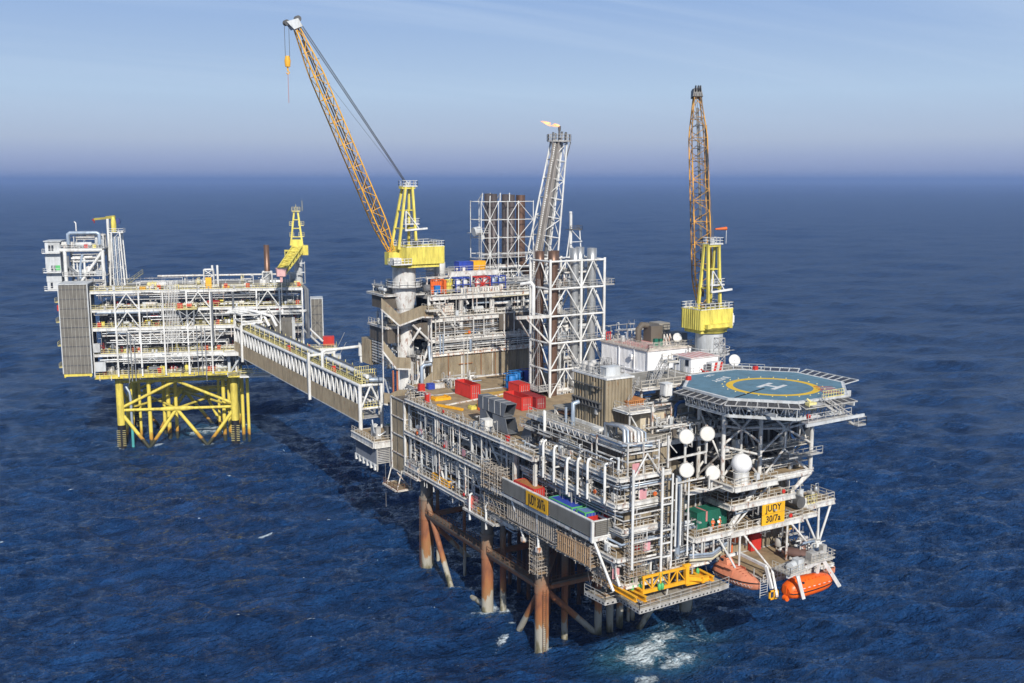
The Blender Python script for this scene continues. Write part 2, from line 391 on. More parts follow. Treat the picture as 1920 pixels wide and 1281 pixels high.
def edge_detail(th, p, q, z, h, seed=1, step=1.3):
    """small fittings on and under a deck edge: drop pipes, junction boxes, floodlights, lifebuoys, cable loops"""
    r = random.Random(seed); p, q = Vector((p[0],p[1],0)), Vector((q[0],q[1],0)); d = q-p; L = d.length; d.normalize(); o = Vector((d.y,-d.x,0)); s = r.random()
    while s < L:
        c = p+d*s; k = r.random(); e = c+o*.18
        if k < .34:
            x2 = c-o*r.uniform(0,.5)+d*.2; rr = r.choice((.05,.07,.09,.13)); z0_ = z-h*r.uniform(.4,.95)
            BK.add(th,'pipe',MB().path([(x2.x,x2.y,z+r.uniform(-.5,1.2)),(x2.x,x2.y,z0_),(x2.x-o.x*.6,x2.y-o.y*.6,z0_)],rr,6),r.choice((white,whiteC,galv,pipeg,whiteR)))
        elif k < .52:
            w = r.uniform(.3,.8); BK.add(th,'junction_box',MB().cbox(e.x-o.x*.4,e.y-o.y*.4,z+r.choice((.1,.5)),w*.6+.2,w*.6+.2,w*1.4).cbox(e.x-o.x*.4,e.y-o.y*.4,z,.12,.12,.5),r.choice((greyw,galv,white,whiteR,cladD)))
        elif k < .64:
            hh = r.uniform(2,3.2); BK.add(th,'lamp_post',MB().bar((c.x,c.y,z),(c.x,c.y,z+hh),.08).bar((c.x,c.y,z+hh),(c.x+o.x*.7,c.y+o.y*.7,z+hh),.06).cbox(c.x+o.x*.6,c.y+o.y*.6,z+hh-.2,.4,.4,.18),galv)
        elif k < .665: BK.add(th,'lifebuoy',MB().disc((e.x,e.y,z+.7),tuple(o),.32,.12,12),r.choice((red,orange)))
        elif k < .88:
            a = c; b = p+d*min(L,s+r.uniform(1.5,4)); zz = z-r.uniform(.5,h*.55); BK.add(th,'pipe',MB().path([(a.x,a.y,zz+.8),(a.x,a.y,zz),(b.x,b.y,zz),(b.x-o.x*.5,b.y-o.y*.5,zz)],r.choice((.05,.08,.11)),6),r.choice((white,pipeg,galv,pipeb)))
        else: BK.add(th,'hanger_post',MB().bar((c.x,c.y,z-h+.1),(c.x,c.y,z-.2),r.choice((.1,.14,.18))),r.choice((white,whiteR,galv)))
        s += r.uniform(.5,1.5)*step
# ------------------------------------------------------------------ camera, sun, sky
sc.render.resolution_x = 1920; sc.render.resolution_y = 1281
cam = bpy.data.cameras.new('camera'); co = bpy.data.objects.new('camera', cam); C.objects.link(co)
cam.sensor_width = 36; cam.lens = 36*1945/1920; cam.clip_start = 1; cam.clip_end = 200000
co.location = (-84.5,-134.0,75.0); co.rotation_euler = (R(90-8.855), 0, R(-30.5)); sc.camera = co
SUN = Vector((-.27,-.96,0)).normalized(); EL = R(33)
sun = bpy.data.lights.new('sun','SUN'); so = bpy.data.objects.new('sun', sun); C.objects.link(so)
sun.energy = 4.2; sun.angle = R(.5); sun.color = (1,.95,.87)
sd = Vector((SUN.x*math.cos(EL), SUN.y*math.cos(EL), math.sin(EL)))
so.rotation_euler = sd.to_track_quat('Z','Y').to_euler(); so.location = (0,0,200)
w = bpy.data.worlds.new('World'); sc.world = w; w.use_nodes = True; nt = w.node_tree; N = nt.nodes; L = nt.links
bg = N['Background']; bg.inputs['Strength'].default_value = .10
sky = N.new('ShaderNodeTexSky'); sky.sky_type = 'NISHITA'; sky.sun_disc = False; sky.sun_elevation = EL
sky.sun_rotation = math.atan2(SUN.x, SUN.y); sky.altitude = 50; sky.air_density = 1.0; sky.dust_density = .4; sky.ozone_density = 1.6
tc = N.new('ShaderNodeTexCoord'); sp = N.new('ShaderNodeSeparateXYZ'); L.new(tc.outputs['Generated'], sp.inputs[0])
# thin cirrus: noise on a high flat layer (direction divided by its height)
ad = N.new('ShaderNodeMath'); ad.operation = 'ADD'; ad.inputs[1].default_value = .09; L.new(sp.outputs[2], ad.inputs[0])
dx = N.new('ShaderNodeMath'); dx.operation = 'DIVIDE'; dy = N.new('ShaderNodeMath'); dy.operation = 'DIVIDE'
L.new(sp.outputs[0], dx.inputs[0]); L.new(ad.outputs[0], dx.inputs[1]); L.new(sp.outputs[1], dy.inputs[0]); L.new(ad.outputs[0], dy.inputs[1])
cb = N.new('ShaderNodeCombineXYZ'); L.new(dx.outputs[0], cb.inputs[0]); L.new(dy.outputs[0], cb.inputs[1])
mp = N.new('ShaderNodeMapping'); mp.inputs['Rotation'].default_value = (0,0,R(38)); mp.inputs['Scale'].default_value = (.22,1.9,1); L.new(cb.outputs[0], mp.inputs['Vector'])
nz = N.new('ShaderNodeTexNoise'); nz.inputs['Scale'].default_value = .8; nz.inputs['Detail'].default_value = 9; nz.inputs['Roughness'].default_value = .6; nz.inputs['Distortion'].default_value = .7
L.new(mp.outputs[0], nz.inputs['Vector'])
rp = N.new('ShaderNodeValToRGB'); rp.color_ramp.elements[0].position = .46; rp.color_ramp.elements[1].position = .85; L.new(nz.outputs['Fac'], rp.inputs[0])
hf = N.new('ShaderNodeMapRange'); hf.inputs[1].default_value = .03; hf.inputs[2].default_value = .16; hf.inputs[3].default_value = 0; hf.inputs[4].default_value = .5; L.new(sp.outputs[2], hf.inputs[0])
ml = N.new('ShaderNodeMath'); ml.operation = 'MULTIPLY'; L.new(rp.outputs[0], ml.inputs[0]); L.new(hf.outputs[0], ml.inputs[1])
mx = N.new('ShaderNodeMixRGB'); mx.inputs[2].default_value = (5.2,6.2,7.4,1); L.new(ml.outputs[0], mx.inputs[0]); L.new(sky.outputs[0], mx.inputs[1])
# the murky lavender air bank that lies along the sea horizon
hb = N.new('ShaderNodeMapRange'); hb.interpolation_type = 'SMOOTHSTEP'; hb.inputs[1].default_value = .12; hb.inputs[2].default_value = .5; hb.inputs[3].default_value = 1; hb.inputs[4].default_value = 0; L.new(sp.outputs[2], hb.inputs[0])
hs = N.new('ShaderNodeMath'); hs.operation = 'MULTIPLY'; hs.inputs[1].default_value = 4; L.new(sp.outputs[2], hs.inputs[0])
hr = N.new('ShaderNodeValToRGB'); L.new(hs.outputs[0], hr.inputs[0]); e = hr.color_ramp.elements
e[0].position = 0; e[0].color = (.19,.25,.43,1); e[1].position = 1; e[1].color = (.19,.30,.54,1)
for q,c_ in ((.035,(.245,.30,.465)),(.08,(.285,.345,.505)),(.15,(.355,.425,.55)),(.32,(.365,.485,.64)),(.65,(.245,.365,.595))): k_ = e.new(q); k_.color = (*c_,1)
hm_ = N.new('ShaderNodeMixRGB'); hm_.blend_type = 'MULTIPLY'; hm_.inputs[0].default_value = 1; hm_.inputs[2].default_value = (10,10,10,1); L.new(hr.outputs[0], hm_.inputs[1])
mh = N.new('ShaderNodeMixRGB'); L.new(hb.outputs[0], mh.inputs[0]); L.new(sky.outputs[0], mh.inputs[1]); L.new(hm_.outputs[0], mh.inputs[2]); L.new(mh.outputs[0], mx.inputs[1])
L.new(mx.outputs[0], bg.inputs['Color'])
sc.view_settings.view_transform = 'Standard'; sc.view_settings.look = 'None'; sc.view_settings.exposure = .32; sc.view_settings.gamma = 1

# ------------------------------------------------------------------ sea
def axis(lo, hi, st, far, g=1.09, gl=None):
    a = list(np.arange(lo, hi+st/2, st)); s_ = st; x = hi
    while x < far: s_ *= g; x += s_; a.append(x)
    s_ = st; x = lo; b = []
    while x > -far: s_ *= gl or g; x -= s_; b.append(x)
    return np.array(b[::-1]+a)
def build_sea():
    ax = axis(-90, 120, .5, 60000, 1.03); ay = axis(-32, 120, .5, 60000, 1.013, 1.12)
    gx = np.gradient(ax); gy = np.gradient(ay)
    X, Y = np.meshgrid(ax, ay, indexing='ij'); SP = np.maximum(gx[:,None], gy[None,:])
    x0 = X.copy(); y0 = Y.copy(); Z = np.zeros_like(X); DX = np.zeros_like(X); DY = np.zeros_like(X); J = np.zeros_like(X)
    rs = np.random.RandomState(5)
    m = SP < 18; xs = X[m]; ys = Y[m]; sp_ = SP[m]; z = np.zeros_like(xs); dx = np.zeros_like(xs); dy = np.zeros_like(xs); jj = np.zeros_like(xs)
    for i in range(170):
        lam = 1.5*(20**rs.rand()); k = 2*math.pi/lam
        th = R(238)+rs.randn()*.5; cx_, cy_ = math.cos(th), math.sin(th)
        A = .0125*lam**.66*(1 if lam < 15 else 15/lam)
        fade = np.clip(lam/(2.2*sp_)-.6, 0, 1)
        ph = k*(cx_*xs+cy_*ys)+rs.rand()*6.283
        c_, s_ = np.cos(ph), np.sin(ph)
        z += A*c_*fade; dx -= A*cx_*s_*.8*fade; dy -= A*cy_*s_*.8*fade; jj += A*k*c_*fade
    zz = np.zeros_like(X); dd = np.zeros_like(X); m2 = SP < 90; x2 = x0[m2]; y2 = y0[m2]; s2 = SP[m2]; z2 = np.zeros_like(x2)
    gain = .22+.78*np.clip((s2-.5)/7, 0, 1)      # long swell, felt mostly by the open water beyond the platforms
    for i in range(90):
        lam = 13*(10**rs.rand()); k = 2*math.pi/lam; th = R(238)+rs.randn()*.5
        z2 += .019*lam/6.283*np.cos(k*(math.cos(th)*x2+math.sin(th)*y2)+rs.rand()*6.283)*np.clip(lam/(2.0*s2)-.7,0,1)
    Z[m2] += z2*gain
    Z[m] += z; X[m] += dx; Y[m] += dy; J[m] = jj
    ni, nj = X.shape
    me = bpy.data.meshes.new('sea'); nv = ni*nj
    me.vertices.add(nv); me.vertices.foreach_set('co', np.stack([X,Y,Z],-1).reshape(-1))
    I = np.arange(nv).reshape(ni,nj); q = np.stack([I[:-1,:-1],I[1:,:-1],I[1:,1:],I[:-1,1:]],-1).reshape(-1,4)
    me.loops.add(q.size); me.polygons.add(len(q)); me.loops.foreach_set('vertex_index', q.reshape(-1))
    me.polygons.foreach_set('loop_start', np.arange(0,q.size,4)); me.polygons.foreach_set('loop_total', np.full(len(q),4))
    me.polygons.foreach_set('use_smooth', np.ones(len(q),bool)); me.update(calc_edges=True)
    foam = np.clip((J-.86)*1.6, 0, .8); teal = np.zeros_like(foam)
    def blob(px, py, rx, ry, a, f, t):
        nonlocal foam, teal
        c_, s_ = math.cos(a), math.sin(a); u = (x0-px)*c_+(y0-py)*s_; v_ = -(x0-px)*s_+(y0-py)*c_
        g = np.exp(-((u/rx)**2+(v_/ry)**2)); foam = np.maximum(foam, f*g); teal = np.maximum(teal, t*g)
    for b in FOAM: blob(*b)
    for nm, arr in (('foam',foam),('teal',teal),('lod',np.clip(np.log(np.maximum(SP,.5)/.5)/math.log(18),0,1))):
        at = me.attributes.new(nm,'FLOAT','POINT'); at.data.foreach_set('value', arr.reshape(-1).astype(np.float32))
    m_ = bpy.data.materials.new('sea_water'); m_.use_nodes = True; nt = m_.node_tree; N = nt.nodes; L = nt.links
    b = N['Principled BSDF']; b.inputs['IOR'].default_value = 1.42; b.inputs['Specular IOR Level'].default_value = .5
    geo = N.new('ShaderNodeNewGeometry')
    def noise(scale, detail, rough, sx=1, rot=0):
        mp = N.new('ShaderNodeMapping'); mp.inputs['Scale'].default_value = (scale*sx,scale,scale); mp.inputs['Rotation'].default_value = (0,0,rot)
        L.new(geo.outputs['Position'], mp.inputs['Vector']); n = N.new('ShaderNodeTexNoise'); n.inputs['Scale'].default_value = 1; n.inputs['Detail'].default_value = detail; n.inputs['Roughness'].default_value = rough
        L.new(mp.outputs[0], n.inputs['Vector']); return n
    n1 = noise(1.25,3,.55,.5,R(25)); n2 = noise(.16,6,.72,.4,R(25)); n3 = noise(.55,12,.8)
    b1 = N.new('ShaderNodeBump'); b1.inputs['Strength'].default_value = 1; b1.inputs['Distance'].default_value = .5; L.new(n1.outputs['Fac'], b1.inputs['Height'])
    b2 = N.new('ShaderNodeBump'); b2.inputs['Strength'].default_value = 1; b2.inputs['Distance'].default_value = 3.4; L.new(n2.outputs['Fac'], b2.inputs['Height']); L.new(b1.outputs[0], b2.inputs['Normal'])
    n5 = noise(.03,8,.72,.3,R(25)); b5 = N.new('ShaderNodeBump'); b5.inputs['Strength'].default_value = 1; b5.inputs['Distance'].default_value = 9; L.new(n5.outputs['Fac'], b5.inputs['Height']); L.new(b2.outputs[0], b5.inputs['Normal'])
    L.new(b5.outputs[0], b.inputs['Normal'])
    af = N.new('ShaderNodeAttribute'); af.attribute_name = 'foam'; at = N.new('ShaderNodeAttribute'); at.attribute_name = 'teal'
    # lacy foam: attribute pushes a noise over its threshold
    s1 = N.new('ShaderNodeMath'); s1.operation = 'ADD'; L.new(n3.outputs['Fac'], s1.inputs[0])
    sm = N.new('ShaderNodeMath'); sm.operation = 'MULTIPLY'; sm.inputs[1].default_value = .52; L.new(af.outputs['Fac'], sm.inputs[0]); L.new(sm.outputs[0], s1.inputs[1])
    fr = N.new('ShaderNodeMapRange'); fr.inputs[1].default_value = .76; fr.inputs[2].default_value = .90; fr.inputs[3].default_value = 0; fr.inputs[4].default_value = .85; L.new(s1.outputs[0], fr.inputs[0])
    # scattered whitecaps far out
    n4 = noise(.09,9,.76,.5,R(25)); r4 = N.new('ShaderNodeMapRange'); r4.inputs[1].default_value = .69; r4.inputs[2].default_value = .73; L.new(n4.outputs['Fac'], r4.inputs[0])
    mxf = N.new('ShaderNodeMath'); mxf.operation = 'MAXIMUM'; L.new(fr.outputs[0], mxf.inputs[0]); L.new(r4.outputs[0], mxf.inputs[1])
    c1 = N.new('ShaderNodeMixRGB'); n6 = noise(.22,9,.72,.4,R(25)); r6 = N.new('ShaderNodeMapRange'); r6.inputs[1].default_value = .38; r6.inputs[2].default_value = .66; L.new(n6.outputs['Fac'], r6.inputs[0]); c0 = N.new('ShaderNodeMixRGB'); c0.inputs[1].default_value = (.0028,.015,.052,1); c0.inputs[2].default_value = (.0105,.052,.160,1); L.new(r6.outputs[0], c0.inputs[0]); L.new(c0.outputs[0], c1.inputs[1]); c1.inputs[2].default_value = (.045,.15,.19,1); L.new(at.outputs['Fac'], c1.inputs[0])
    c2 = N.new('ShaderNodeMixRGB'); c2.inputs[2].default_value = (.62,.70,.74,1); L.new(mxf.outputs[0], c2.inputs[0]); L.new(c1.outputs[0], c2.inputs[1])
    L.new(c2.outputs[0], b.inputs['Base Color'])
    al = N.new('ShaderNodeAttribute'); al.attribute_name = 'lod'    # waves too small for the mesh become roughness
    rl = N.new('ShaderNodeMapRange'); rl.inputs[3].default_value = .05; rl.inputs[4].default_value = .36; L.new(al.outputs['Fac'], rl.inputs[0])
    rr = N.new('ShaderNodeMath'); rr.operation = 'MAXIMUM'; L.new(mxf.outputs[0], rr.inputs[0]); L.new(rl.outputs[0], rr.inputs[1]); L.new(rr.outputs[0], b.inputs['Roughness'])
    b.inputs['Specular Tint'].default_value = (.62,.82,1,1)
    me.materials.append(m_)
    o = bpy.data.objects.new('sea', me); C.objects.link(o); o['kind'] = 'structure'; o['label'] = 'deep blue choppy open sea round both platforms'
HAZE_D = 1.25e-4
FOAM = [(14,-9,8,4.5,.3,.84,.75),(20,-6,7,4,.2,.72,.6),(8.5,-17,2.8,1.6,0,.9,.3),(9,-8,5,3,.5,.5,.6),(26,-8,6,3.4,.2,.5,.4),(17,-14,6,3,.1,.7,.5),(24,-2,4,2.5,0,.5,.3),
        (0,18,3.6,2.4,.3,.85,.2),(3,16.5,3,1.8,.3,.8,.1),(0,0,2.4,1.9,0,.68,.1),(0,42.5,2.6,2,0,.7,.1),(30,0,2.6,2.4,0,.7,.2),(-1,29,2.6,1.4,.4,.8,.1),(-4,6,3,1.2,.5,.7,.1),(0,9.5,1.6,1.2,.5,.7,.1),
        (-8,178,9,6,-.2,.75,.6),(0,172,5,4,0,.5,.3),(3,182,6,4,0,.7,.4),(-25,167.5,3,1.6,0,.85,.1),(-12,163,3,1.6,0,.8,.1),(-34,170,3,1.8,0,.75,.1),(-4.5,160,3,1.8,0,.8,.1),(-26,183,4,3,0,.4,.1),(-29,188,4,3,0,.4,.1),
        (-22.3,75.5,2.6,.9,.5,.95,.1)]
build_sea()
# ------------------------------------------------------------------ sea air
hz = MB().box(-70000,70000,-70000,70000,-9,112)
hm = bpy.data.materials.new('sea_haze'); hm.use_nodes = True; nt = hm.node_tree
for n in list(nt.nodes):
    if n.type == 'BSDF_PRINCIPLED': nt.nodes.remove(n)
pv = nt.nodes.new('ShaderNodeVolumePrincipled'); pv.inputs['Color'].default_value = (.40,.57,.96,1); pv.inputs['Density'].default_value = HAZE_D; pv.inputs['Anisotropy'].default_value = .2
nt.links.new(pv.outputs[0], nt.nodes['Material Output'].inputs['Volume'])
single('haze', hz, hm, 'thin pale sea haze towards the horizon', 'haze', (0,0,0), kind='stuff')
sc.cycles.volume_step_rate = 10; sc.cycles.volume_bounces = 0
# ------------------------------------------------------------------ main platform: jacket
J = thing('steel_jacket', 'rust streaked steel jacket legs and braces carrying the larger platform', 'jacket', (0,0,0))
LEGS = [(0,0),(0,18),(0,42.5),(30,0),(30,18),(30,42.5)]
for (x,y) in LEGS:
    r_ = 1.15 if y == 0 else 1.05
    lg = part('leg', MB().tube((x,y,-5),(x,y,17.9),r_,20), legm, J)
    part('collar', MB().tube((x,y,13.6),(x,y,14.1),r_+.22,20), legm, lg); part('collar', MB().tube((x,y,9.6),(x,y,11),r_+.1,20), legm, lg)
for a, b in [((0,18),(0,42.5)),((0,0),(0,18)),((0,0),(30,0)),((0,42.5),(30,42.5)),((30,0),(30,42.5)),((0,18),(30,18))]:
    part('horizontal_brace', MB().tube((a[0],a[1],10.3),(b[0],b[1],10.3),.55,14), legm, J)
for p, q in [((0,42.5,14),(-.2,30,-3)),((0,0,10.5),(0,9.5,-3)),((0,0,10.5),(13,1,-2)),((30,0,10.5),(18,0,-3)),((0,30,-.4),(0,18,.6)),((30,0,10),(30,10,-3)),((30,42,10),(18,42.5,-3)),((0,42.5,10),(12,42.5,-3)),((15,18,10.3),(0,0,10.3)),((15,18,10.3),(30,42,10.3))]:
    part('diagonal_brace', MB().tube(p,q,.52,14), legm, J)
for y0,y1 in ((1.3,16.8),(19.2,41.2)):
    w_ = part('walkway', MB().box(-.75,.75,y0,y1,10.95,11.02).box(-.8,-.7,y0,y1,10.8,11.1).box(.7,.8,y0,y1,10.8,11.1), cladD, J)
    part('railing', MB().rail([(-.75,y0,11),(-.75,y1,11)],t=.06).rail([(.75,y0,11),(.75,y1,11)],t=.06), paint('rust_rail',(.17,.09,.05),rough=.8,rust=.5), w_)
w_ = part('walkway', MB().box(1.3,28.5,-.7,.7,10.95,11.02).box(1.3,28.5,-.78,-.7,10.8,11.1), cladD, J)
part('railing', MB().rail([(1.3,-.75,11),(28.5,-.75,11)],t=.06), MATS['rust_rail'], w_)
part('ladder', MB().ladder((-.3,-1.35,-1),(-.3,-1.35,10.5),(1,0,0),.6), MATS['rust_rail'], J)
part('ladder', MB().ladder((-1.25,42.6,-1),(-1.25,42.6,14),(0,1,0),.6), MATS['rust_rail'], J)
for k,(x,y,r_) in enumerate([(2.4,16.6,.55),(5.2,1.2,.55),(11.4,.4,.62),(14.3,1.1,.6),(17,1.9,.58),(19.2,2.4,.28),(20.2,2.5,.4),(22,3.2,.25),(23.4,3.6,.6),(26.2,2.4,.55),(1.5,43,.3),(3,43.5,.35),(5,36,.3)]):
    part('caisson', MB().tube((x,y,-5),(x,y,17.9),r_,14), legm, J)
for i in range(4):
    for j in range(5):
        x, y = 9+i*3.2, 12+j*3.4
        part('conductor', MB().tube((x,y,-5),(x,y,18),.38,10), paint('conductor_rust',(.10,.055,.04),rough=.8,rust=.5), J)
for y in (12,19,26): part('conductor_guide', MB().box(7.5,20,y-.2,y+.2,10.2,10.7), MATS['conductor_rust'], J)
# ------------------------------------------------------------------ main platform: cellar and process decks (long face)
P = thing('production_deck', 'long open production deck of stacked pipe racks, walkways and columns above the rust legs', 'process deck', (0,20,17))
for (x0,x1,y0,y1) in ((-2,34,5,47),):
    deck(P, x0,x1,y0,y1, 19.5, 'lfb')
    deck(P, x0,x1,y0,y1, 26.6, 'lfb')
deck(P, -2.1,36,4.7,46.6, 33.0, 'l', beam=white); deck(P, 4.2,36,46.6,59, 33.0, '', beam=white); part('railing', MB().rail([(-2.1,46.5,33),(1.6,46.5,33)]), railm, P)
deck(P, -3.2,6,-2.6,7.5, 33.03, 'lf', bh=.8)
deck(P, -.5,10.9,-20,5, 19.2, ''); deck(P, 11.2,34,-16.6,4.6, 19.2, '')
for k in range(9):
    y = 5.2+k*5.15
    cols(P, [(-1.4,y),(8.5,y)], 19.5, 25.9, .32, greyw); cols(P, [(-1.4,y),(8.5,y)], 26.6, 32.3, .32, greyw)
cols(P, [(33,y) for y in (6,16,26,36,46)], 19.5, 32.3, .6)
cols(P, [(-2.6,-2),(-2.6,4.2)], 24, 32.2, .5, white)
braces(P, [((-1.2,20.5,32.2),(-1.2,13.6,26.6)),((-1.2,15.4,32.2),(-1.2,10,26.8)),((-1.4,36,25.8),(-1.4,31,19.6)),((-1.4,20.5,25.8),(-1.4,15.5,19.6)),((-1.4,15.4,25.8),(-1.4,11,19.6))], .22, white)
for z in (20.9,22.4,23.9): BK.add(P,'pipe',MB().path([(-1.2,6,z),(-1.2,46,z)],.2,8),pipeg)
for k,(z,x,r_) in enumerate(((25.2,-.9,.16),(24.7,-.5,.22),(24.3,-.9,.12),(31.9,-.9,.2),(31.4,-.6,.14),(30.9,-1.1,.1),(28.1,-1.55,.1),(27.6,-1.5,.16),(20.4,-1.6,.14))):
    BK.add(P,'pipe',MB().path([(x,5.5+k%3,z),(x,44-k%4*3,z),(x+2,44-k%4*3,z)],r_,8),(white,pipeb,pipeg)[k%3])
for y in range(8,46,3):
    BK.add(P,'pipe_hanger',MB().box(-1.75,-1.65,y-.05,y+.05,22.4,26.0).box(-1.75,.4,y-.05,y+.05,22.3,22.42),white)
clutter(P,-1.6,9,6,46,19.5,26,n=46,pipes=26,seed=11)
clutter(P,-1.6,9,6,46,26.6,32.4,n=46,pipes=24,seed=12)
clutter(P,-1.4,8,-18,4,19.2,25.2,n=20,pipes=14,seed=13)
for k,(z,h) in enumerate(((19.5,2.2),(26.6,6.4),(33,6))):
    edge_detail(P,(-2.1,46),(-2.1,5),z,h,seed=100+k,step=.8)
clutter(P,-1.9,.6,6,46,26.6,32.4,n=34,pipes=16,seed=14,slim=True); clutter(P,-1.9,.6,6,46,19.5,26,n=34,pipes=18,seed=15,slim=True)
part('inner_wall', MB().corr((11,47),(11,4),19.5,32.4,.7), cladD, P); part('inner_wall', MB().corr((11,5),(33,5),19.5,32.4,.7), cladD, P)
for y0 in (10,21,34):
    part('stair', MB().steps((-.2,y0,26.6),(-.2,y0+4.6,33),(1,0,0)).rail([(-.7,y0,26.6),(-.7,y0+4.6,33)],toe=False), galv, P)
part('stair', MB().steps((1.2,26,19.5),(1.2,31,26.6),(1,0,0)).rail([(.7,26,19.5),(.7,31,26.6)],toe=False), galv, P)
for i,(x,y) in enumerate(((-1.9,39.5),(-1.9,29),(-2,22),(-2,12),(-2.2,17))):   # safety boards tied to the rails
    part('notice_board', MB().box(x-.16,x-.1,y,y+1.1,27.1,28.3) if i<3 else MB().box(x-.16,x-.1,y,y+1.1,20,21.2), paint('notice_pink',(.62,.30,.32),dirt=.2), P)
part('hose_reel_box', MB().box(-2.2,-1.7,7.2,7.9,33,34.1), red, P)
# ------------------------------------------------------------------ main platform: near utility block, cantilevered towards the helideck
U = thing('utility_block', 'brown clad utility block ringed by white walkways below the helideck end', 'utility block', (0,-20,18))
part('cladding_wall', MB().corr((.7,-1.5),(.7,-20.6),19,34.2,.7), clad, U)
part('cladding_wall', MB().corr((.7,-20.6),(11.5,-20.6),19,34.2,.7), clad, U)
part('cladding_wall', MB().corr((11.5,-17.2),(36,-17.2),17,30.6,.7), clad, U)
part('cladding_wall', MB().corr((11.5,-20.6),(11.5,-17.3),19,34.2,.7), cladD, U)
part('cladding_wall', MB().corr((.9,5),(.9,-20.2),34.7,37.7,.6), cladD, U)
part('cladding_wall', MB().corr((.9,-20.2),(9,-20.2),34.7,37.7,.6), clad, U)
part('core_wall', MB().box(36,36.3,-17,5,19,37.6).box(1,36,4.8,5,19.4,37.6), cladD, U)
part('roof', MB().box(.5,36.2,-20.4,5.2,37.75,38.0), deckg, U)
part('roof_beam', MB().bar((.3,-20.6,37.7),(.3,5.2,37.7),.3,.6).bar((.3,-20.6,37.7),(20,-20.6,37.7),.3,.6), white, U)
deck(U,-2,.6,-20.3,-2.7,34.5,'l',bh=.6); deck(U,-2,7,-22.8,-20.3,34.5,'flr',bh=.6)
deck(U,-2.3,.6,-20.7,-3,30.8,'l',bh=.6); deck(U,-2.3,5,-22.8,-20.7,30.8,'flr',bh=.6)
deck(U,-1,6,-22.8,-20.7,27,'fr',bh=.6); deck(U,-2.2,.6,-22.8,5,23,'l',bh=.6); part('pipe_shelf', MB().bar((-1,-22.4,22.9),(5.4,-22.4,22.9),.14,.2).bar((-1,-21.4,22.9),(5.4,-21.4,22.9),.14,.2), white, U)
deck(U,-.8,.6,-20.7,-14,18.9,'l',floor=deckm,beam=whiteR,bh=.5); deck(U,-.8,6.4,-23,-20.7,18.9,'fl',floor=deckm,beam=whiteR,bh=.5)
deck(U,6.4,14,-23.4,-17.3,20.0,'f',floor=deckm,beam=whiteR,bh=.5)
for (x,y,z0,z1,r_) in ((-.4,-24,21.5,35.8,.2),(4.7,-24,20.3,35.4,.2),(6.5,-24,20.8,34.3,.16),(7.2,-24,23.5,33.5,.15),(8.1,-24,23.5,32.5,.15),(9.8,-23.6,21.5,33.6,.13)):
    part('white_standpipe', MB().tube((x,y,z0),(x,y,z1),r_,10), whiteC, U)
part('cooling_riser', MB().tube((8.6,-22.8,21),(8.6,-22.8,33.4),.38,12), pipeb, U)
m = MB()
for k in range(36): z = 21+k*.36; m.box(5.1,6.0,-23.6,-23.52,z,z+.1)
m.box(5.05,5.12,-23.6,-23.4,20.6,34).box(5.98,6.05,-23.6,-23.4,20.6,34); part('cable_ladder', m, steel, U)
m = MB()
for k in range(40): z = 20.5+k*.33; m.box(9.0,9.6,-23,-22.95,z,z+.08)
m.box(8.95,9.02,-23,-22.8,20.2,33.8).box(9.58,9.65,-23,-22.8,20.2,33.8); part('cable_ladder', m, steel, U)
for z in (22.3,24.3,26.2,30.0,30.9): part('tie_beam', MB().bar((4.7,-24,z),(6.5,-24,z),.2), whiteC, U)
for z in (22.5,25.3,29.4,33.2): part('tie_beam', MB().bar((-.4,-24,z),(4.7,-24,z),.16), white, U)
braces(U,[((.2,-23.4,34.5),(2.4,-23.4,37.6)),((2.4,-23.4,37.6),(4.6,-23.4,34.5)),((6.5,-24,21),(5.9,-24,16.5))],.14,white)
for k,(z,y,r_) in enumerate(((33.4,-22.9,.12),(33.0,-22.6,.18),(29.9,-22.9,.12),(29.5,-22.5,.16),(26.2,-22.9,.12),(25.8,-22.5,.12),(24.9,-22.9,.15),(22.3,-22.7,.16),(21.9,-22.9,.12),(28.4,-23.2,.1))):
    BK.add(U,'pipe',MB().path([(-1.4,-6,z),(-1.4+.2*(k%3),y,z),(6.6+(k*37%5)*.5,y,z)],r_,9),(pipeg,pipeb,white,pipeg,galv)[k%5])
for k,(z,r_) in enumerate(((29.9,.16),(29.3,.2),(28.7,.14),(33.6,.15),(33.1,.2),(32.6,.12),(26.4,.2),(25.8,.15),(24.4,.2),(21.6,.2))):
    BK.add(U,'pipe',MB().path([(-1.7+.25*(k%4),4,z),(-1.7+.25*(k%4),-21.5,z),(-.9,-22.3,z)],r_,8),(white,pipeg,pipeb,whiteC,white)[k%5])
clutter(U,-1.8,.5,-21,4,30.8,34.3,n=30,pipes=14,seed=21,slim=True); clutter(U,-1.8,.5,-21,4,23,30.4,n=26,pipes=16,seed=22,slim=True)
clutter(U,-.6,6,-22.6,-20.8,18.9,22.8,n=6,pipes=4,axis='x',seed=23,slim=True); clutter(U,-1,6,-22.2,-20.8,23,26.8,n=3,pipes=4,axis='x',seed=24,slim=True)
clutter(U,-1.8,6,-22.6,-20.8,30.8,34.2,n=4,pipes=3,axis='x',seed=25,slim=True); clutter(U,6.6,13.5,-22.6,-17.6,20,27,n=16,pipes=16,axis='x',seed=26)
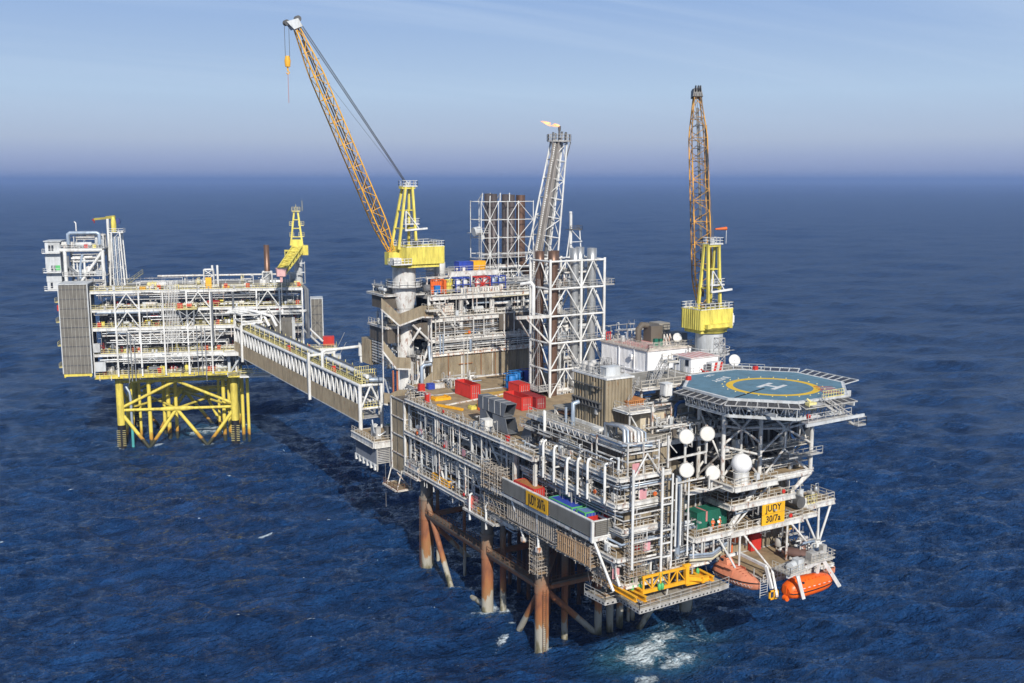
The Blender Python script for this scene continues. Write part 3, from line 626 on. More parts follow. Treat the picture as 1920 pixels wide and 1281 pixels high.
for (y,z1,zk) in ((-11,34.6,29.3),(-13.8,35.2,30),(-16.3,35.7,30),(-20.5,36,30.5),(-4.5,35.8,30.2),(-7.5,35.6,30.2)):   # swan-neck vents on the long face
    part('vent_pipe', MB().path([(-2.7,y,zk),(-2.7,y,z1-.5),(-2.5,y+.1,z1),(-2.1,y+.1,z1+.1)],.2,9), whiteC, U)
    part('vent_bracket', MB().box(-2.7,-1.7,y-.5,y-.3,zk-.3,zk+.3).box(-2.7,-1.7,y-.1,y+.1,zk+2.2,zk+2.4).box(-1.9,-1.7,y-1.2,y-.4,zk-.2,zk+1.5), white, U)
# roof: pipe-rack cage at the corner
for (x,y) in ((-.6,-22.9),(4.8,-22.9),(-.6,-15.5),(2.1,-22.9),(4.8,-16)): part('cage_post', MB().bar((x,y,34.6),(x,y,39.2),.2), white, U)
for z in (36.6,37.7,39.1):
    part('cage_beam', MB().bar((-.6,-22.9,z),(4.8,-22.9,z),.18).bar((-.6,-22.9,z),(-.6,-15.5,z),.18), white, U)
deck(U,.2,5.2,-21.8,-15.2,38.1,'',floor=deckg,bh=.3)
for k in range(7):
    x = 1+.55*k; BK.add(U,'pipe',MB().path([(x,-15.4+.3*k,38),(x,-15.4+.3*k,40.4-.12*k),(x+.2,-18.5,40.6-.12*k),(x+.2,-19.6-.1*k,40.2-.1*k),(x+.2,-19.8-.1*k,37)],(.26,.2,.16,.22,.3,.16,.12)[k],9),(pipeg,pipeb,white,white,pipeg,white,pipeb)[k])
for k in range(5): BK.add(U,'pipe',MB().path([(-.3,-15.6+.5*k,38.6),(-.3,-21+.3*k,38.5),(4+.2*k,-22.4+.3*k,38.3)],.18,8),(pipeb,pipeg,white,pipeb,pipeg)[k])
part('control_cabinet', MB().box(2.0,3.4,-19.2,-18.5,38.1,39.9).box(2.05,3.35,-19.26,-19.2,38.3,39.7), frameY, U)
part('railing', MB().rail([(.4,-15.3,38),(.4,5,38)]), railm, U); part('railing', MB().rail([(1,-21.7,38.1),(5.2,-21.7,38.1),(9,-20.4,38)]), railm, U)
m = MB()                                   # light trusswork along the roof edge
for k in range(9): y = -14+k*1.6; m.bar((-.2,y,37.2),(-.2,y+.8,38.5),.1); m.bar((-.2,y+.8,38.5),(-.2,y+1.6,37.2),.1)
m.bar((-.2,-14,38.5),(-.2,.4,38.5),.14).bar((-.2,-14,37.2),(-.2,.4,37.2),.14); part('edge_truss', m, white, U)
part('drain_pipe', MB().path([(-.5,-1.2,39.6),(-.6,-1.5,39.6),(-.6,-1.5,35.4),(-1.6,-1.9,34.9),(-1.6,-1.9,29.5)],.22,9), whiteC, U)
part('drain_pipe', MB().path([(1.8,-5.8,38),(1.8,-5.8,41.4),(2.8,-5.8,41.6)],.34,10), pipeb, U)
part('drain_pipe', MB().path([(2.0,-3.6,38),(2.0,-3.6,40.4)],.22,9), pipeb, U)
m = MB()                                   # half-round silencer set in the long wall
prof = [(math.cos(a)*1.55, math.sin(a)*1.9) for a in np.linspace(0,math.pi,14)]
n_ = len(prof); vs = [(.3,-6.5+p[0],35.0+p[1]) for p in prof]+[(1.4,-6.5+p[0],35.0+p[1]) for p in prof]
m._add(vs,[tuple(range(n_)),tuple(range(2*n_-1,n_-1,-1))]+[(i,i+n_,i+n_+1,i+1) for i in range(n_-1)]+[(n_-1,2*n_-1,n_,0)]); part('silencer_hood', m, paint('cream_panel',(.60,.53,.40),rust=.3,dirt=.35,rustcol=(.45,.17,.05)), U)
# cream walled plant room with rusted gratings
m = MB().box(8.4,21,-13.9,-13.7,38,40.6); part('plant_room_wall', m, MATS['cream_panel'], U)
part('plant_room_wall', MB().box(8.4,8.6,-13.7,-6,38,40.6), MATS['cream_panel'], U)
part('plant_room_roof', MB().box(8.2,21.2,-14.1,-5.5,40.6,40.85), deckg, U)
for x in (10.2,13,16,18.6): part('wall_post', MB().box(x-.15,x+.15,-14.15,-13.92,38,40.6), whiteR, U)
m = MB()
for k in range(9): m.box(7.4+k*.36,7.55+k*.36,-12,-8.5,40.9,42.2)
m.box(7.3,10.8,-12.1,-8.4,42.2,42.3); part('air_cooler', m, paint('rust_orange_grille',(.50,.21,.07),rust=.5,dirt=.35,rough=.8), U)
part('pipe_frame', MB().bar((9,-16,38),(9,-16,42.4),.22).bar((9,-16,42.2),(12.5,-16,42.2),.22).bar((12.5,-16,38),(12.5,-16,42.2),.18).bar((5,-14.6,41.2),(13.6,-14.6,41.2),.2), whiteR, U)
clutter(U,6,21,-17.5,-13.9,38,40.5,n=16,pipes=8,axis='x',seed=28,slim=True); clutter(U,9,22,-12,-6,40.9,42.3,n=10,pipes=6,axis='x',seed=29,slim=True)
clutter(U,14,35,-16,4,38,41.6,n=20,pipes=10,axis='x',seed=30,slim=True)
part('drain_pipe', MB().path([(14.5,-14.6,38),(14.5,-14.6,41.3),(15.2,-14.6,41.8),(18,-14.6,41.8)],.25,9), paint('deep_blue_pipe',(.03,.09,.24)), U)
# landing, stair and dark shed by the helideck
part('shed', MB().box(7.6,10.4,-4.6,-.5,38,45.2).box(7.5,10.5,-4.7,-.4,45.2,45.35), clad, U)
deck(U,11,25,-10.6,.4,43.6,'f',floor=deckg,bh=.4); cols(U,[(11.5,-10),(11.5,0),(24,-10),(18,-10)],38,43.2,.3,galv)
part('stair', MB().steps((7.2,-11.6,41.6),(12.4,-7.4,43.7),(.6,-.8,0)).rail([(6.9,-11.2,41.6),(12.1,-7.0,43.7)],toe=False).rail([(7.5,-12,41.6),(12.7,-7.8,43.7)],toe=False), galv, U)
part('stair', MB().steps((13.5,-10.4,43.7),(20,-5.2,46.2),(.6,-.8,0)).rail([(13.2,-10,43.7),(19.7,-4.8,46.2)],toe=False).rail([(13.8,-10.8,43.7),(20.3,-5.6,46.2)],toe=False), galv, U)
deck(U,19.8,21.8,-6,-4.4,46.2,'fb',floor=galv,bh=.2); part('railing', MB().rail([(11,-10.6,43.7),(11,.4,43.7)]), railm, U)
cols(U,[(20.2,-5.6),(21.6,-5.6)],43.6,46,.16,galv)
deck(U,5.2,9.6,-15.4,-11.8,41.5,'fl',floor=galv,bh=.35,beam=whiteC); cols(U,[(5.4,-15.2),(9.4,-15.2)],38,41.3,.2,white)
braces(U,[((5.4,-15.2,41.2),(7.4,-15.2,38.2)),((9.4,-15.2,41.2),(11.4,-15.2,38.4))],.12,whiteC)
# lower decks between the block and the lifeboats
deck(U,10.8,18,-24,-17.4,24.0,'fl',bh=.7); deck(U,18,33,-23.4,-17.4,23.4,'f',bh=.8)
deck(U,18.2,31,-23.4,-17.4,27.5,'fl',bh=.8); deck(U,11,18.2,-22,-17.4,30.4,'f',bh=.5)
deck(U,16,24.4,-26.2,-20,31.4,'fl',bh=.8,beam=white); deck(U,24.4,35,-23,-17.5,30.8,'',bh=.5)
deck(U,21.3,35,-28,-17.5,16.9,'',floor=deckm,bh=.4)
part('railing', MB().rail([(30.8,-28,16.9),(35,-28,16.9),(35,-17.6,16.9)]), railm, U)
cols(U,[(20,-23.5),(29.7,-23.5)],17,23,.36,white,round_=True); cols(U,[(13,-23.6),(17.6,-23.6)],20.2,23.4,.3,white,round_=True)
braces(U,[((20.6,-23.5,22.8),(23.8,-27.4,17)),((30.3,-23.5,22.9),(34,-27.2,17)),((15.2,-24,23.4),(17.4,-25.5,18.8)),((19.2,-23,24),(27,-23,30.2)),((18.4,-22.6,24),(23.6,-22.8,30)),((33.6,-22.9,29.8),(26,-22.9,24)),((11,-23.8,22),(14,-24,20)),((12.2,-24,23.2),(12.2,-24,20.4)),((14.4,-24,23.2),(14.4,-24,20.6)),((10.6,-24,23.2),(10.6,-24,21))],.16,white)
for k,(z,r_) in enumerate(((22.3,.18),(21.9,.24),(21.4,.16),(22.7,.12))): BK.add(U,'pipe',MB().path([(9,-22.8,z),(18,-22.6,z+.3),(19,-18.0,z+.6),(33,-17.9,z+.6)],r_,8),(pipeg,pipeb,galv,white)[k])
for k in range(3): BK.add(U,'pipe',MB().path([(10,-23.9,21.6-.4*k),(14,-24.2,21.2-.4*k),(17.5,-23.4,22-.4*k)],.2,8),(pipeb,pipeg,paint('lagging_cream',(.55,.5,.36)))[k])
clutter(U,11.4,18,-18.6,-17.5,24,30,n=8,pipes=8,axis='x',seed=31,slim=True); clutter(U,19,33,-22,-17.6,23.4,27.2,n=8,pipes=8,axis='x',seed=32,slim=True)
clutter(U,18.6,31,-22.6,-17.6,27.5,30.6,n=14,pipes=10,axis='x',seed=33,slim=True); clutter(U,30.5,35,-27,-18,16.9,21,n=16,pipes=8,axis='x',seed=34)
# outer lay-down deck on its V struts
deck(U,36.2,43.6,-20,-15,23.6,'flr',floor=deckm,bh=.8); part('gate', MB().rail([(37,-20.05,23.6),(39.6,-20.05,23.6)],h=1.5,step=.6), yelr, U); part('gate', MB().rail([(36.3,-16,23.6),(36.3,-15,23.6),(38,-15,23.6)],h=1.5,step=.6), yelr, U)
braces(U,[((36.6,-19.8,23),(40.4,-19.8,16.4)),((40.4,-19.8,23),(40.5,-19.8,16.4)),((43.2,-19.8,23),(40.6,-19.8,16.4)),((40.5,-19.8,16.3),(35,-19,15.6))],.2,whiteC)
part('strut_foot', MB().box(39.9,41.1,-20.2,-19.4,15.9,16.7), whiteC, U)
clutter(U,36.6,43,-19,-15.4,23.6,27,n=8,pipes=0,seed=35); deck(U,33,36.2,-23.2,-15,23.5,'f',bh=.6)
part('oil_tank', MB().tube((34.6,-21.5,24.8),(34.6,-17.5,24.8),.95,14), steel, U)
for i,(x,y,z) in enumerate(((1.5,-23.0,31),(2.4,-22.95,23.3),(.2,-22.95,34.8),(-1.95,-21.6,19.6))):
    part('notice_board', MB().box(x,x+1.2,y,y+.06,z,z+1.5), MATS['notice_pink'], U)
part('white_door', MB().box(1.6,2.8,-20.9,-20.75,30.9,33.2), whiteC, U)
part('fire_door', MB().box(27.6,29.7,-18.1,-17.4,17,19.9).box(27.8,29.5,-18.18,-18.1,17.1,19.7), red, U)
part('fire_door', MB().box(17.4,18.4,-18,-17.4,17,20), red, U)
part('fire_bucket', MB().tube((1.9,-22.2,23),(1.9,-22.2,24),.4,12), red, U)
part('phone_hood', MB().box(23.3,24.6,-18.4,-17.6,19.2,20.4).box(23.4,23.7,-18.1,-17.8,17,19.2), orange, U)
part('phone_hood', MB().box(35,35.8,-18.6,-17.8,19.4,21).box(35.2,35.5,-18.3,-18,16.9,19.4), amber, U)

for k,(p_,q_,z,h) in enumerate((((-2.1,-3),(-2.1,-22.6),34.5,3.4),((-2.4,-3),(-2.4,-22.6),30.8,3.4),((-2.3,5),(-2.3,-22.6),23,3.6),((-1.8,-22.9),(6.8,-22.9),34.5,3.4),((-2,-22.9),(4.8,-22.9),30.8,3.4),((-.9,-22.9),(5.8,-22.9),27,3.6),((-.6,-23.1),(6.2,-23.1),18.9,.8),((11,-24.1),(17.8,-24.1),24,3.4),((18.2,-23.5),(32.6,-23.5),23.4,3),((18.4,-23.5),(30.8,-23.5),27.5,2.6),((16.2,-26.3),(24.2,-26.3),31.4,1.4),((6.6,-23.5),(13.8,-23.5),20,1.6),((36.4,-20.1),(43.4,-20.1),23.6,1),((9,-20.5),(20,-20.5),38,2.5))): edge_detail(U,p_,q_,z,h,seed=120+k,step=1.0)
clutter(U,-1.8,.4,-22,4,34.6,37.4,n=16,pipes=5,seed=36,slim=True,hang=False); clutter(U,9,20,-20,-14.4,38,40.4,n=22,pipes=6,axis='x',seed=37,slim=True)
# ------------------------------------------------------------------ main platform: tall process module at the far end
M_ = thing('process_module', 'tall open process module with white girders over a brown clad wall behind the pipe deck', 'process module', (10,59,33))
part('cladding_wall', MB().corr((10,59.3),(36,59.3),33.3,38.9,.62,.1), clad, M_)
part('cladding_wall', MB().corr((10,80),(10,59.4),33.3,38.9,.62,.1), clad, M_)
part('wall_rail', MB().bar((9.9,59.05,33.1),(36,59.05,33.1),.2,.35), white, M_); part('wall_rail', MB().bar((9.9,59.05,39.0),(36,59.05,39.0),.2,.3), whiteR, M_)
part('floor_truss', MB().bar((8,59.2,32.1),(36,59.2,32.1),.3,.5).bar((8,59.3,30.8),(36,59.3,30.8),.3,.4), galv, M_)
part('wall_conduit', MB().bar((17.2,59.0,33.3),(17.2,59.0,42),.5,.12).bar((18.1,59.0,33.3),(18.1,59.0,42),.5,.12), white, M_)
part('wall_conduit', MB().bar((16,58.9,36.3),(19.3,58.9,36.3),.12), rusty, M_)
for x in (13.6,21.5,25): part('rust_streak_post', MB().box(x-.08,x+.08,59.02,59.12,33.4,38.9), paint('rust_strip',(.26,.12,.05),rust=.5), M_)
for z in (39.1,42.3,46.6,51.2):
    part('deck_plate', MB().box(9.8,42,59.6,82,z-.2,z), deckg, M_)
    h = .9 if z > 42 else .4
    m = MB().bar((9.4,59.2,z-.5),(42,59.2,z-.5),.3,h); m.bar((9.4,59,z-.05),(42,59,z-.05),.55,.1).bar((9.4,59,z-.5-h/2),(42,59,z-.5-h/2),.55,.1); part('edge_beam', m, white if z!=39.1 else whiteR, M_)
    part('edge_beam', MB().bar((9.6,59.6,z-.4),(9.6,82,z-.4),.3,.8), white, M_)
    part('railing', MB().rail([(9.8,59.2,z),(42,59.2,z)]), railm, M_)
for x in (9.6,17,24.6,32.5,41.6):
    part('column', MB().tube((x,59.8,33),(x,59.8,51),.55,14) if x in (17,24.6) else MB().tube((x,59.8,38.9),(x,59.8,51),.4,12), white, M_)
    part('column', MB().tube((x,81,33),(x,81,51),.45,10), white, M_)
for x in (10.5,12.5,15,19.5,22,27,29.5): part('hanger', MB().bar((x,58.7,42),(x,58.7,46.4),.2), white, M_)
braces(M_,[((10.2,59.4,50.2),(16.6,59.4,42.6)),((17.6,59.4,50.4),(18.6,59.4,49)),((10.2,59.4,42),(14,59.4,39.2)),((24.6,59.4,42),(28,59.4,39.2)),((32,59.4,42),(28.4,59.4,39.2)),((17.4,59.4,42),(20.5,59.4,39.3))],.28,white)
part('column', MB().bar((34.8,59.2,39),(34.8,59.2,50.5),.35), white, M_)
for k in range(9): BK.add(M_,'pipe',MB().path([(10.6,58.9+.12*k,43.0+.38*k),(25.5,58.9+.12*k,43.0+.38*k),(26.2,59.6,43.0+.38*k)],.13,7),(galv,pipeg,cladD)[k%3])
for k in range(5): BK.add(M_,'pipe',MB().path([(10.5,58.9,39.8+.45*k),(34,58.9,39.8+.45*k)],.12,7),(galv,white,pipeg)[k%3])
part('lagging_screen', MB().corr((25.8,58.7),(34.6,58.7),42.9,46.5,.4,.06), cladD, M_)
part('yellow_pipe', MB().path([(24,58.6,50.2),(36,58.6,50.3)],.14,8), MATS['lagging_cream'], M_)
part('swan_pipe', MB().path([(10,58.7,49.6),(12.8,58.7,49.6),(12.8,58.7,50.4),(14,58.7,50.4)],.14,8), white, M_)
for x in (11.6,12.3): part('blue_pipe', MB().tube((x,58.8,38.9),(x,58.8,43),.18,8), pipeb, M_)
part('blue_pipe', MB().tube((18.8,58.8,39),(18.8,58.8,41.5),.3,8), pipeb, M_)
m = MB(); m.box(11.3,15.4,59.9,62,46.8,49.3)
for k in range(5): m.box(11.2,15.5,59.8,59.9,46.9+.55*k,47.0+.55*k)
part('white_skid', m, whiteR, M_)
clutter(M_,10.5,41,60,70,46.6,50.8,n=46,pipes=18,axis='x',seed=41); clutter(M_,10.5,41,60,70,42.3,46.2,n=40,pipes=16,axis='x',seed=42)
clutter(M_,10.5,36,59.8,68,39.1,42,n=30,pipes=14,axis='x',seed=43); clutter(M_,10.5,41,60,72,51.2,54.6,n=46,pipes=12,axis='x',seed=44)
part('back_wall', MB().corr((10,74),(42,74),33,46.3,.8), cladD, M_); part('back_wall', MB().corr((12,71),(42,71),46.6,50.8,.8), paint('recess_shade',(.05,.055,.06),dirt=.3), M_); part('back_wall', MB().corr((12,70),(42,70),39.2,42.1,.8), MATS['recess_shade'], M_)  # added near-black sheets: shade of the deep module recess put into their colour
part('orange_cabinet', MB().box(18,19.4,59.8,60.6,42.4,43.8), frameY, M_); part('blue_cabinet', MB().box(20.5,21.4,59.8,60.6,42.4,44), blueT, M_)
# raised upper deck
part('deck_plate', MB().box(15.4,27.6,62.5,74,55.3,55.5), deckg, M_)
part('edge_beam', MB().bar((15.4,62.4,55.1),(27.6,62.4,55.1),.3,1.0), white, M_); part('edge_beam', MB().bar((9.6,61.5,54.7),(16,61.5,54.9),.25,.4).bar((9.6,60.5,54.7),(9.6,61.5,54.7),.25,.4), white, M_)
part('railing', MB().rail([(15.4,62.4,55.6),(27.6,62.4,55.6)]), galv, M_)
part('railing', MB().rail([(5.5,61.3,54.6),(15.4,61.3,55)]).rail([(10,59.6,51.2),(10,61,51.2)]), galv, M_)
for x in (10,12.2,15.6,20.6,27.4): part('column', MB().bar((x,61.6,51.2),(x,61.6,55),.28), white, M_)
braces(M_,[((12.4,61,51.4),(15.4,61,54.8)),((20.6,62.4,52.4),(20.6,62.4,54.6)),((27.4,62.4,54.6),(27.4,62.4,51.4))],.12,white)
m = MB()
for k in range(16): m.box(17+k*.62,17.4+k*.62,59.15,59.25,51.5,52.2)
m.box(16.8,27.2,59.25,59.3,51.2,51.5).box(16.8,27.2,59.25,59.3,52.2,52.5); part('perforated_screen', m, whiteR, M_)
# louvred boxes on the outboard end
for (y0,y1,x,z0,z1) in ((61.5,68,.2,48.8,51.6),(60.3,69.5,.2,41.8,45.0)):
    m = MB().box(x+.15,x+3,y0,y1,z0,z1)
    k = int((z1-z0)/.22)
    for i in range(k): z = z0+i*.22; m._add([(x,y0,z),(x,y1,z),(x+.15,y1,z+.18),(x+.15,y0,z+.18)],[(0,3,2,1)])
    for i in range(k): z = z0+i*.22; m._add([(x+.3,y0-.15,z),(x+3,y0-.15,z),(x+3,y0,z+.18),(x+.3,y0,z+.18)],[(0,1,2,3)])
    part('louvre_box', m, cladD, M_)
deck(M_,.2,8,60.3,69.8,45.1,'lf',bh=.4,floor=deckg); deck(M_,.2,9,61,70,51.7,'',bh=.4,floor=deckg)
part('louvre_box', MB().corr((.2,74),(.2,69),36,41.4,.5).box(.4,3,69,74,36,41.4), clad, M_)
for k in range(8): z = 37+k*.6; part('lattice_slat', MB().box(.3,.5,61,68.6,z,z+.25), white, M_)
for k in range(6): y = 61+k*1.5; part('lattice_slat', MB().box(.5,.7,y,y+.2,36.6,41.6), white, M_)
clutter(M_,.6,9,60,72,36,41.4,n=24,pipes=10,seed=45); clutter(M_,.6,9,60.5,71,45.1,48.7,n=18,pipes=8,seed=46); clutter(M_,.6,9,61.4,72,51.7,54,n=22,pipes=6,seed=47); clutter(M_,4,10,57.5,60,33,40,n=14,pipes=8,seed=48,slim=True); clutter(M_,9,19,50.5,57.5,33.03,35.6,n=18,pipes=3,axis='x',seed=50,slim=True,em=[galv,cladD,greyw,steel,hoodm])
part('elbow_pipe', MB().path([(6.4,57,33),(6.4,57,36.8),(7,57,37.2),(8.4,57,37.2),(8.4,57.6,41)],.36,10), pipeb, M_)
part('elbow_pipe', MB().path([(7,56.8,37.8),(8.6,56.8,37.8),(8.6,57,39.8)],.3,10), pipeg, M_)
braces(M_,[((5.4,57.6,33.2),(9,58.4,41.6)),((9.4,58,41.4),(4.8,57.5,45.6)),((6.4,57.3,45),(4.6,57.5,42.4))],.25,white)
deck(M_,7.6,10.4,56,59,48.6,'fl',bh=.3,floor=deckm)
deck(M_,4,10.2,55,59,33.2,'',bh=.4)
for i in range(2): part('rust_hoist_rail', MB().bar((.2+.9*i,57.6,30.4),(.2+.9*i,57.6,36.6),.28), paint('primer_orange',(.45,.15,.07),rust=.4), M_)
part('hoist_base', MB().box(-.6,3.4,56.8,58.4,30,30.5), whiteR, M_)

for k,z in enumerate((42.3,46.6,51.2)): edge_detail(M_,(9.8,59),(41,59),z,3.4,seed=150+k,step=.7)
edge_detail(M_,(15.6,62.3),(27.4,62.3),55.5,2,seed=154); clutter(M_,28,41,60,67,51.2,54,n=26,pipes=8,axis='x',seed=49,slim=True)
# ------------------------------------------------------------------ clad stair tower and the bridge landing
T = thing('stair_tower', 'brown clad enclosed tower with white corner posts under the zigzag stairs', 'tower', (0,50,17))
m = MB().corr((-2,53.6),(-2,47.4),17.6,32.2,.5,.05); part('tower_wall', m, clad, T)
part('tower_wall', MB().corr((-2,47.4),(1.4,47.4),17.6,32.2,.5,.05), clad, T); part('tower_wall', MB().box(-1.9,1.4,47.6,53.5,17.6,32.1), cladD, T)
for p in ((-2.05,47.35),(-2.05,53.6),(1.4,47.35)): part('corner_post', MB().box(p[0]-.2,p[0]+.2,p[1]-.2,p[1]+.2,17.3,32.4), white, T)
for z in (17.5,21.2,25,28.6,32.3): part('ring_beam', MB().bar((-2.15,53.6,z),(-2.15,47.2,z),.14,.2).bar((-2.15,47.2,z),(1.5,47.2,z),.14,.2), white if z in (17.5,32.3,25) else whiteR, T)
part('seam', MB().box(-2.2,-2.14,50.4,50.5,17.6,32.2), cladD, T)
deck(T,-2.4,1.5,40.6,47.2,18.4,'lf',bh=.4,beam=whiteR,rail=galv)
part('hut', MB().box(-2.2,.6,41.4,46.4,19.4,20.4).box(-2.3,.7,41.2,46.6,20.4,20.55), whiteR, T); part('railing', MB().rail([(-2.2,41.4,20.5),(-2.2,46.4,20.5)]).rail([(-2.2,41.4,20.5),(.6,41.4,20.5)]), galv, T)
deck(T,-3.4,-.2,48.5,55,14.2,'lf',bh=.3,beam=whiteR,rail=MATS['rust_rail']); braces(T,[((-3.2,49,14),(-2,49,18)),((-3.2,54,14),(-2,54,18)),((-.4,48.6,14.2),(-.4,48.6,18)),((-3.2,48.7,17.8),(-.5,48.7,14.3))],.12,whiteR)
D_ = thing('bridge_landing', 'white edged landing platform with ribbed windbreak that carries the near end of the bridge', 'platform', (-2,62,22))
deck(D_,-5.5,2,54.6,66.4,22.9,'lf',bh=1.3,floor=deckm)
part('windbreak', MB().corr((-4.9,66),(-4.9,55),18.2,21.6,.45,.12), paint('blue_dark_panel',(.13,.15,.19),rust=.1), D_)
m = MB()
for k in range(9): m.box(-4.9,-2.2,54.75,54.85,18.3+k*.36,18.5+k*.36)
m.box(-5,-4.8,54.6,54.9,16.8,22).box(-2.2,-2.05,54.6,54.9,17.5,22); part('windbreak', m, galv, D_)
for k in range(6): part('bracket', MB().box(-5.2,-4.4,65.4-k*2,65.9-k*2,16.9,18.1), whiteC, D_)
part('girder', MB().bar((-4.9,66,18),(-4.9,55,18),.4,.4), whiteC, D_)
for (x,y,mt) in ((-3.2,60,whiteC),(-1.5,57,steel),(-.3,58.5,greenC),(-3.6,57.2,galv)):
    part('valve_cabinet', MB().box(x-.5,x+.5,y-.5,y+.5,23,25.2).box(x-.6,x+.6,y-.6,y+.6,25.2,25.3), mt, D_)
part('flex_hose', MB().path([(1.2,64,33.5),(1,61,30),(.6,58.5,26),(-1.5,57,24.4),(-3.5,56.6,23.6),(-4.2,57.6,24.2),(-4,59,26.5)],.2,9), pipeg, D_)
part('cable_end', MB().path([(-3,55.2,22),(-3,55,16),(-3,55,9)],.03,5), galv, D_)

# ------------------------------------------------------------------ zigzag stairs with clad balustrades round the crane pedestal
S = thing('zigzag_stairs', 'brown panelled zigzag stairs wrapping the white crane pedestal', 'stairs', (2,57,32))
def clad_flight(p, q, hgt=2.4):              # p,q: lower edge end points of a panelled flight
    p, q = Vector(p), Vector(q); d = Vector((q.x-p.x,q.y-p.y,0)); L = d.length; d.normalize(); n = Vector((d.y,-d.x,0)); k = max(2,int(L/.4)); m = MB()
    for i in range(k):
        a = p.lerp(q,i/k); b = p.lerp(q,(i+1)/k); o = n*(.05 if i%2 else 0); t = n*.08
        m.hexa([a+o,b+o,b+o-t,a+o-t],[a+o+Vector((0,0,hgt)),b+o+Vector((0,0,hgt)),b+o-t+Vector((0,0,hgt)),a+o-t+Vector((0,0,hgt))])
    part('balustrade', m, clad, S); part('stringer', MB().bar(p+n*.1,q+n*.1,.14,.3), white, S)
    m = MB(); s_ = -n*1.0
    for i in range(k+1): c = p.lerp(q,i/k); m.bar(c-n*.1, c+s_, .3, .05)
    part('tread_flight', m, galv, S)
for a,b in (((-1.9,58,49.2),(1.5,57,45.8)),((1.5,57,45.8),(6.6,57,47.2)),((6.6,57,47.2),(9.2,57,47)),((-1.9,58,40.8),(.7,57,37.0)),((.7,57,37.0),(3.9,57,36.6)),((-2.2,57,30.0),(-.8,57,29.6)),((-.8,57,29.6),(1.2,57,30.2)),((1.2,57,30.2),(4.6,57,30)),((4.6,57,30),(8.8,57,33.2))): clad_flight(a,b)
part('balustrade', MB().corr((5.4,58.6),(8.6,58.6),42.5,45.8,.4), cladD, S)
for (x,y,z0,z1) in ((1.3,57.2,32,46),(-1.8,58,30,49),(8.9,57.4,33,47),(4.4,57.2,30,37)): part('stair_post', MB().bar((x,y,z0),(x,y,z1),.2), white, S)
part('landing', MB().bar((-.5,60,31),(4.4,57.4,30.4),1.4,.8), whiteC, S)
# ------------------------------------------------------------------ cranes
def lattice(mb, A, B, w0, w1, d0, d1, side, nrm, n, r=.09, rc=.15, taper=None):
    """square lattice from A to B; side/nrm: cross axes; widths w (side) and d (nrm) at both ends"""
    A, B = Vector(A), Vector(B); side = Vector(side).normalized(); nrm = Vector(nrm).normalized(); P_ = []
    for i in range(n+1):
        t = i/n; c = A.lerp(B,t); w, d = w0+(w1-w0)*t, d0+(d1-d0)*t
        if taper: k = taper(t); w *= k; d *= k
        P_.append([c+side*(sx*w/2)+nrm*(sy*d/2) for sx,sy in ((-1,-1),(1,-1),(1,1),(-1,1))])
    for i in range(n):
        for k in range(4):
            mb.tube(P_[i][k],P_[i+1][k],rc,6,cap=False)
            a, b = (k,(k+1)%4) if i%2 else ((k+1)%4,k)
            mb.tube(P_[i][a],P_[i+1][b],r,5,cap=False)
        if i%2 == 0:
            for k in range(4): mb.tube(P_[i][k],P_[i][(k+1)%4],r,5,cap=False)
    for k in range(4): mb.tube(P_[n][k],P_[n][(k+1)%4],rc,6)
    return P_
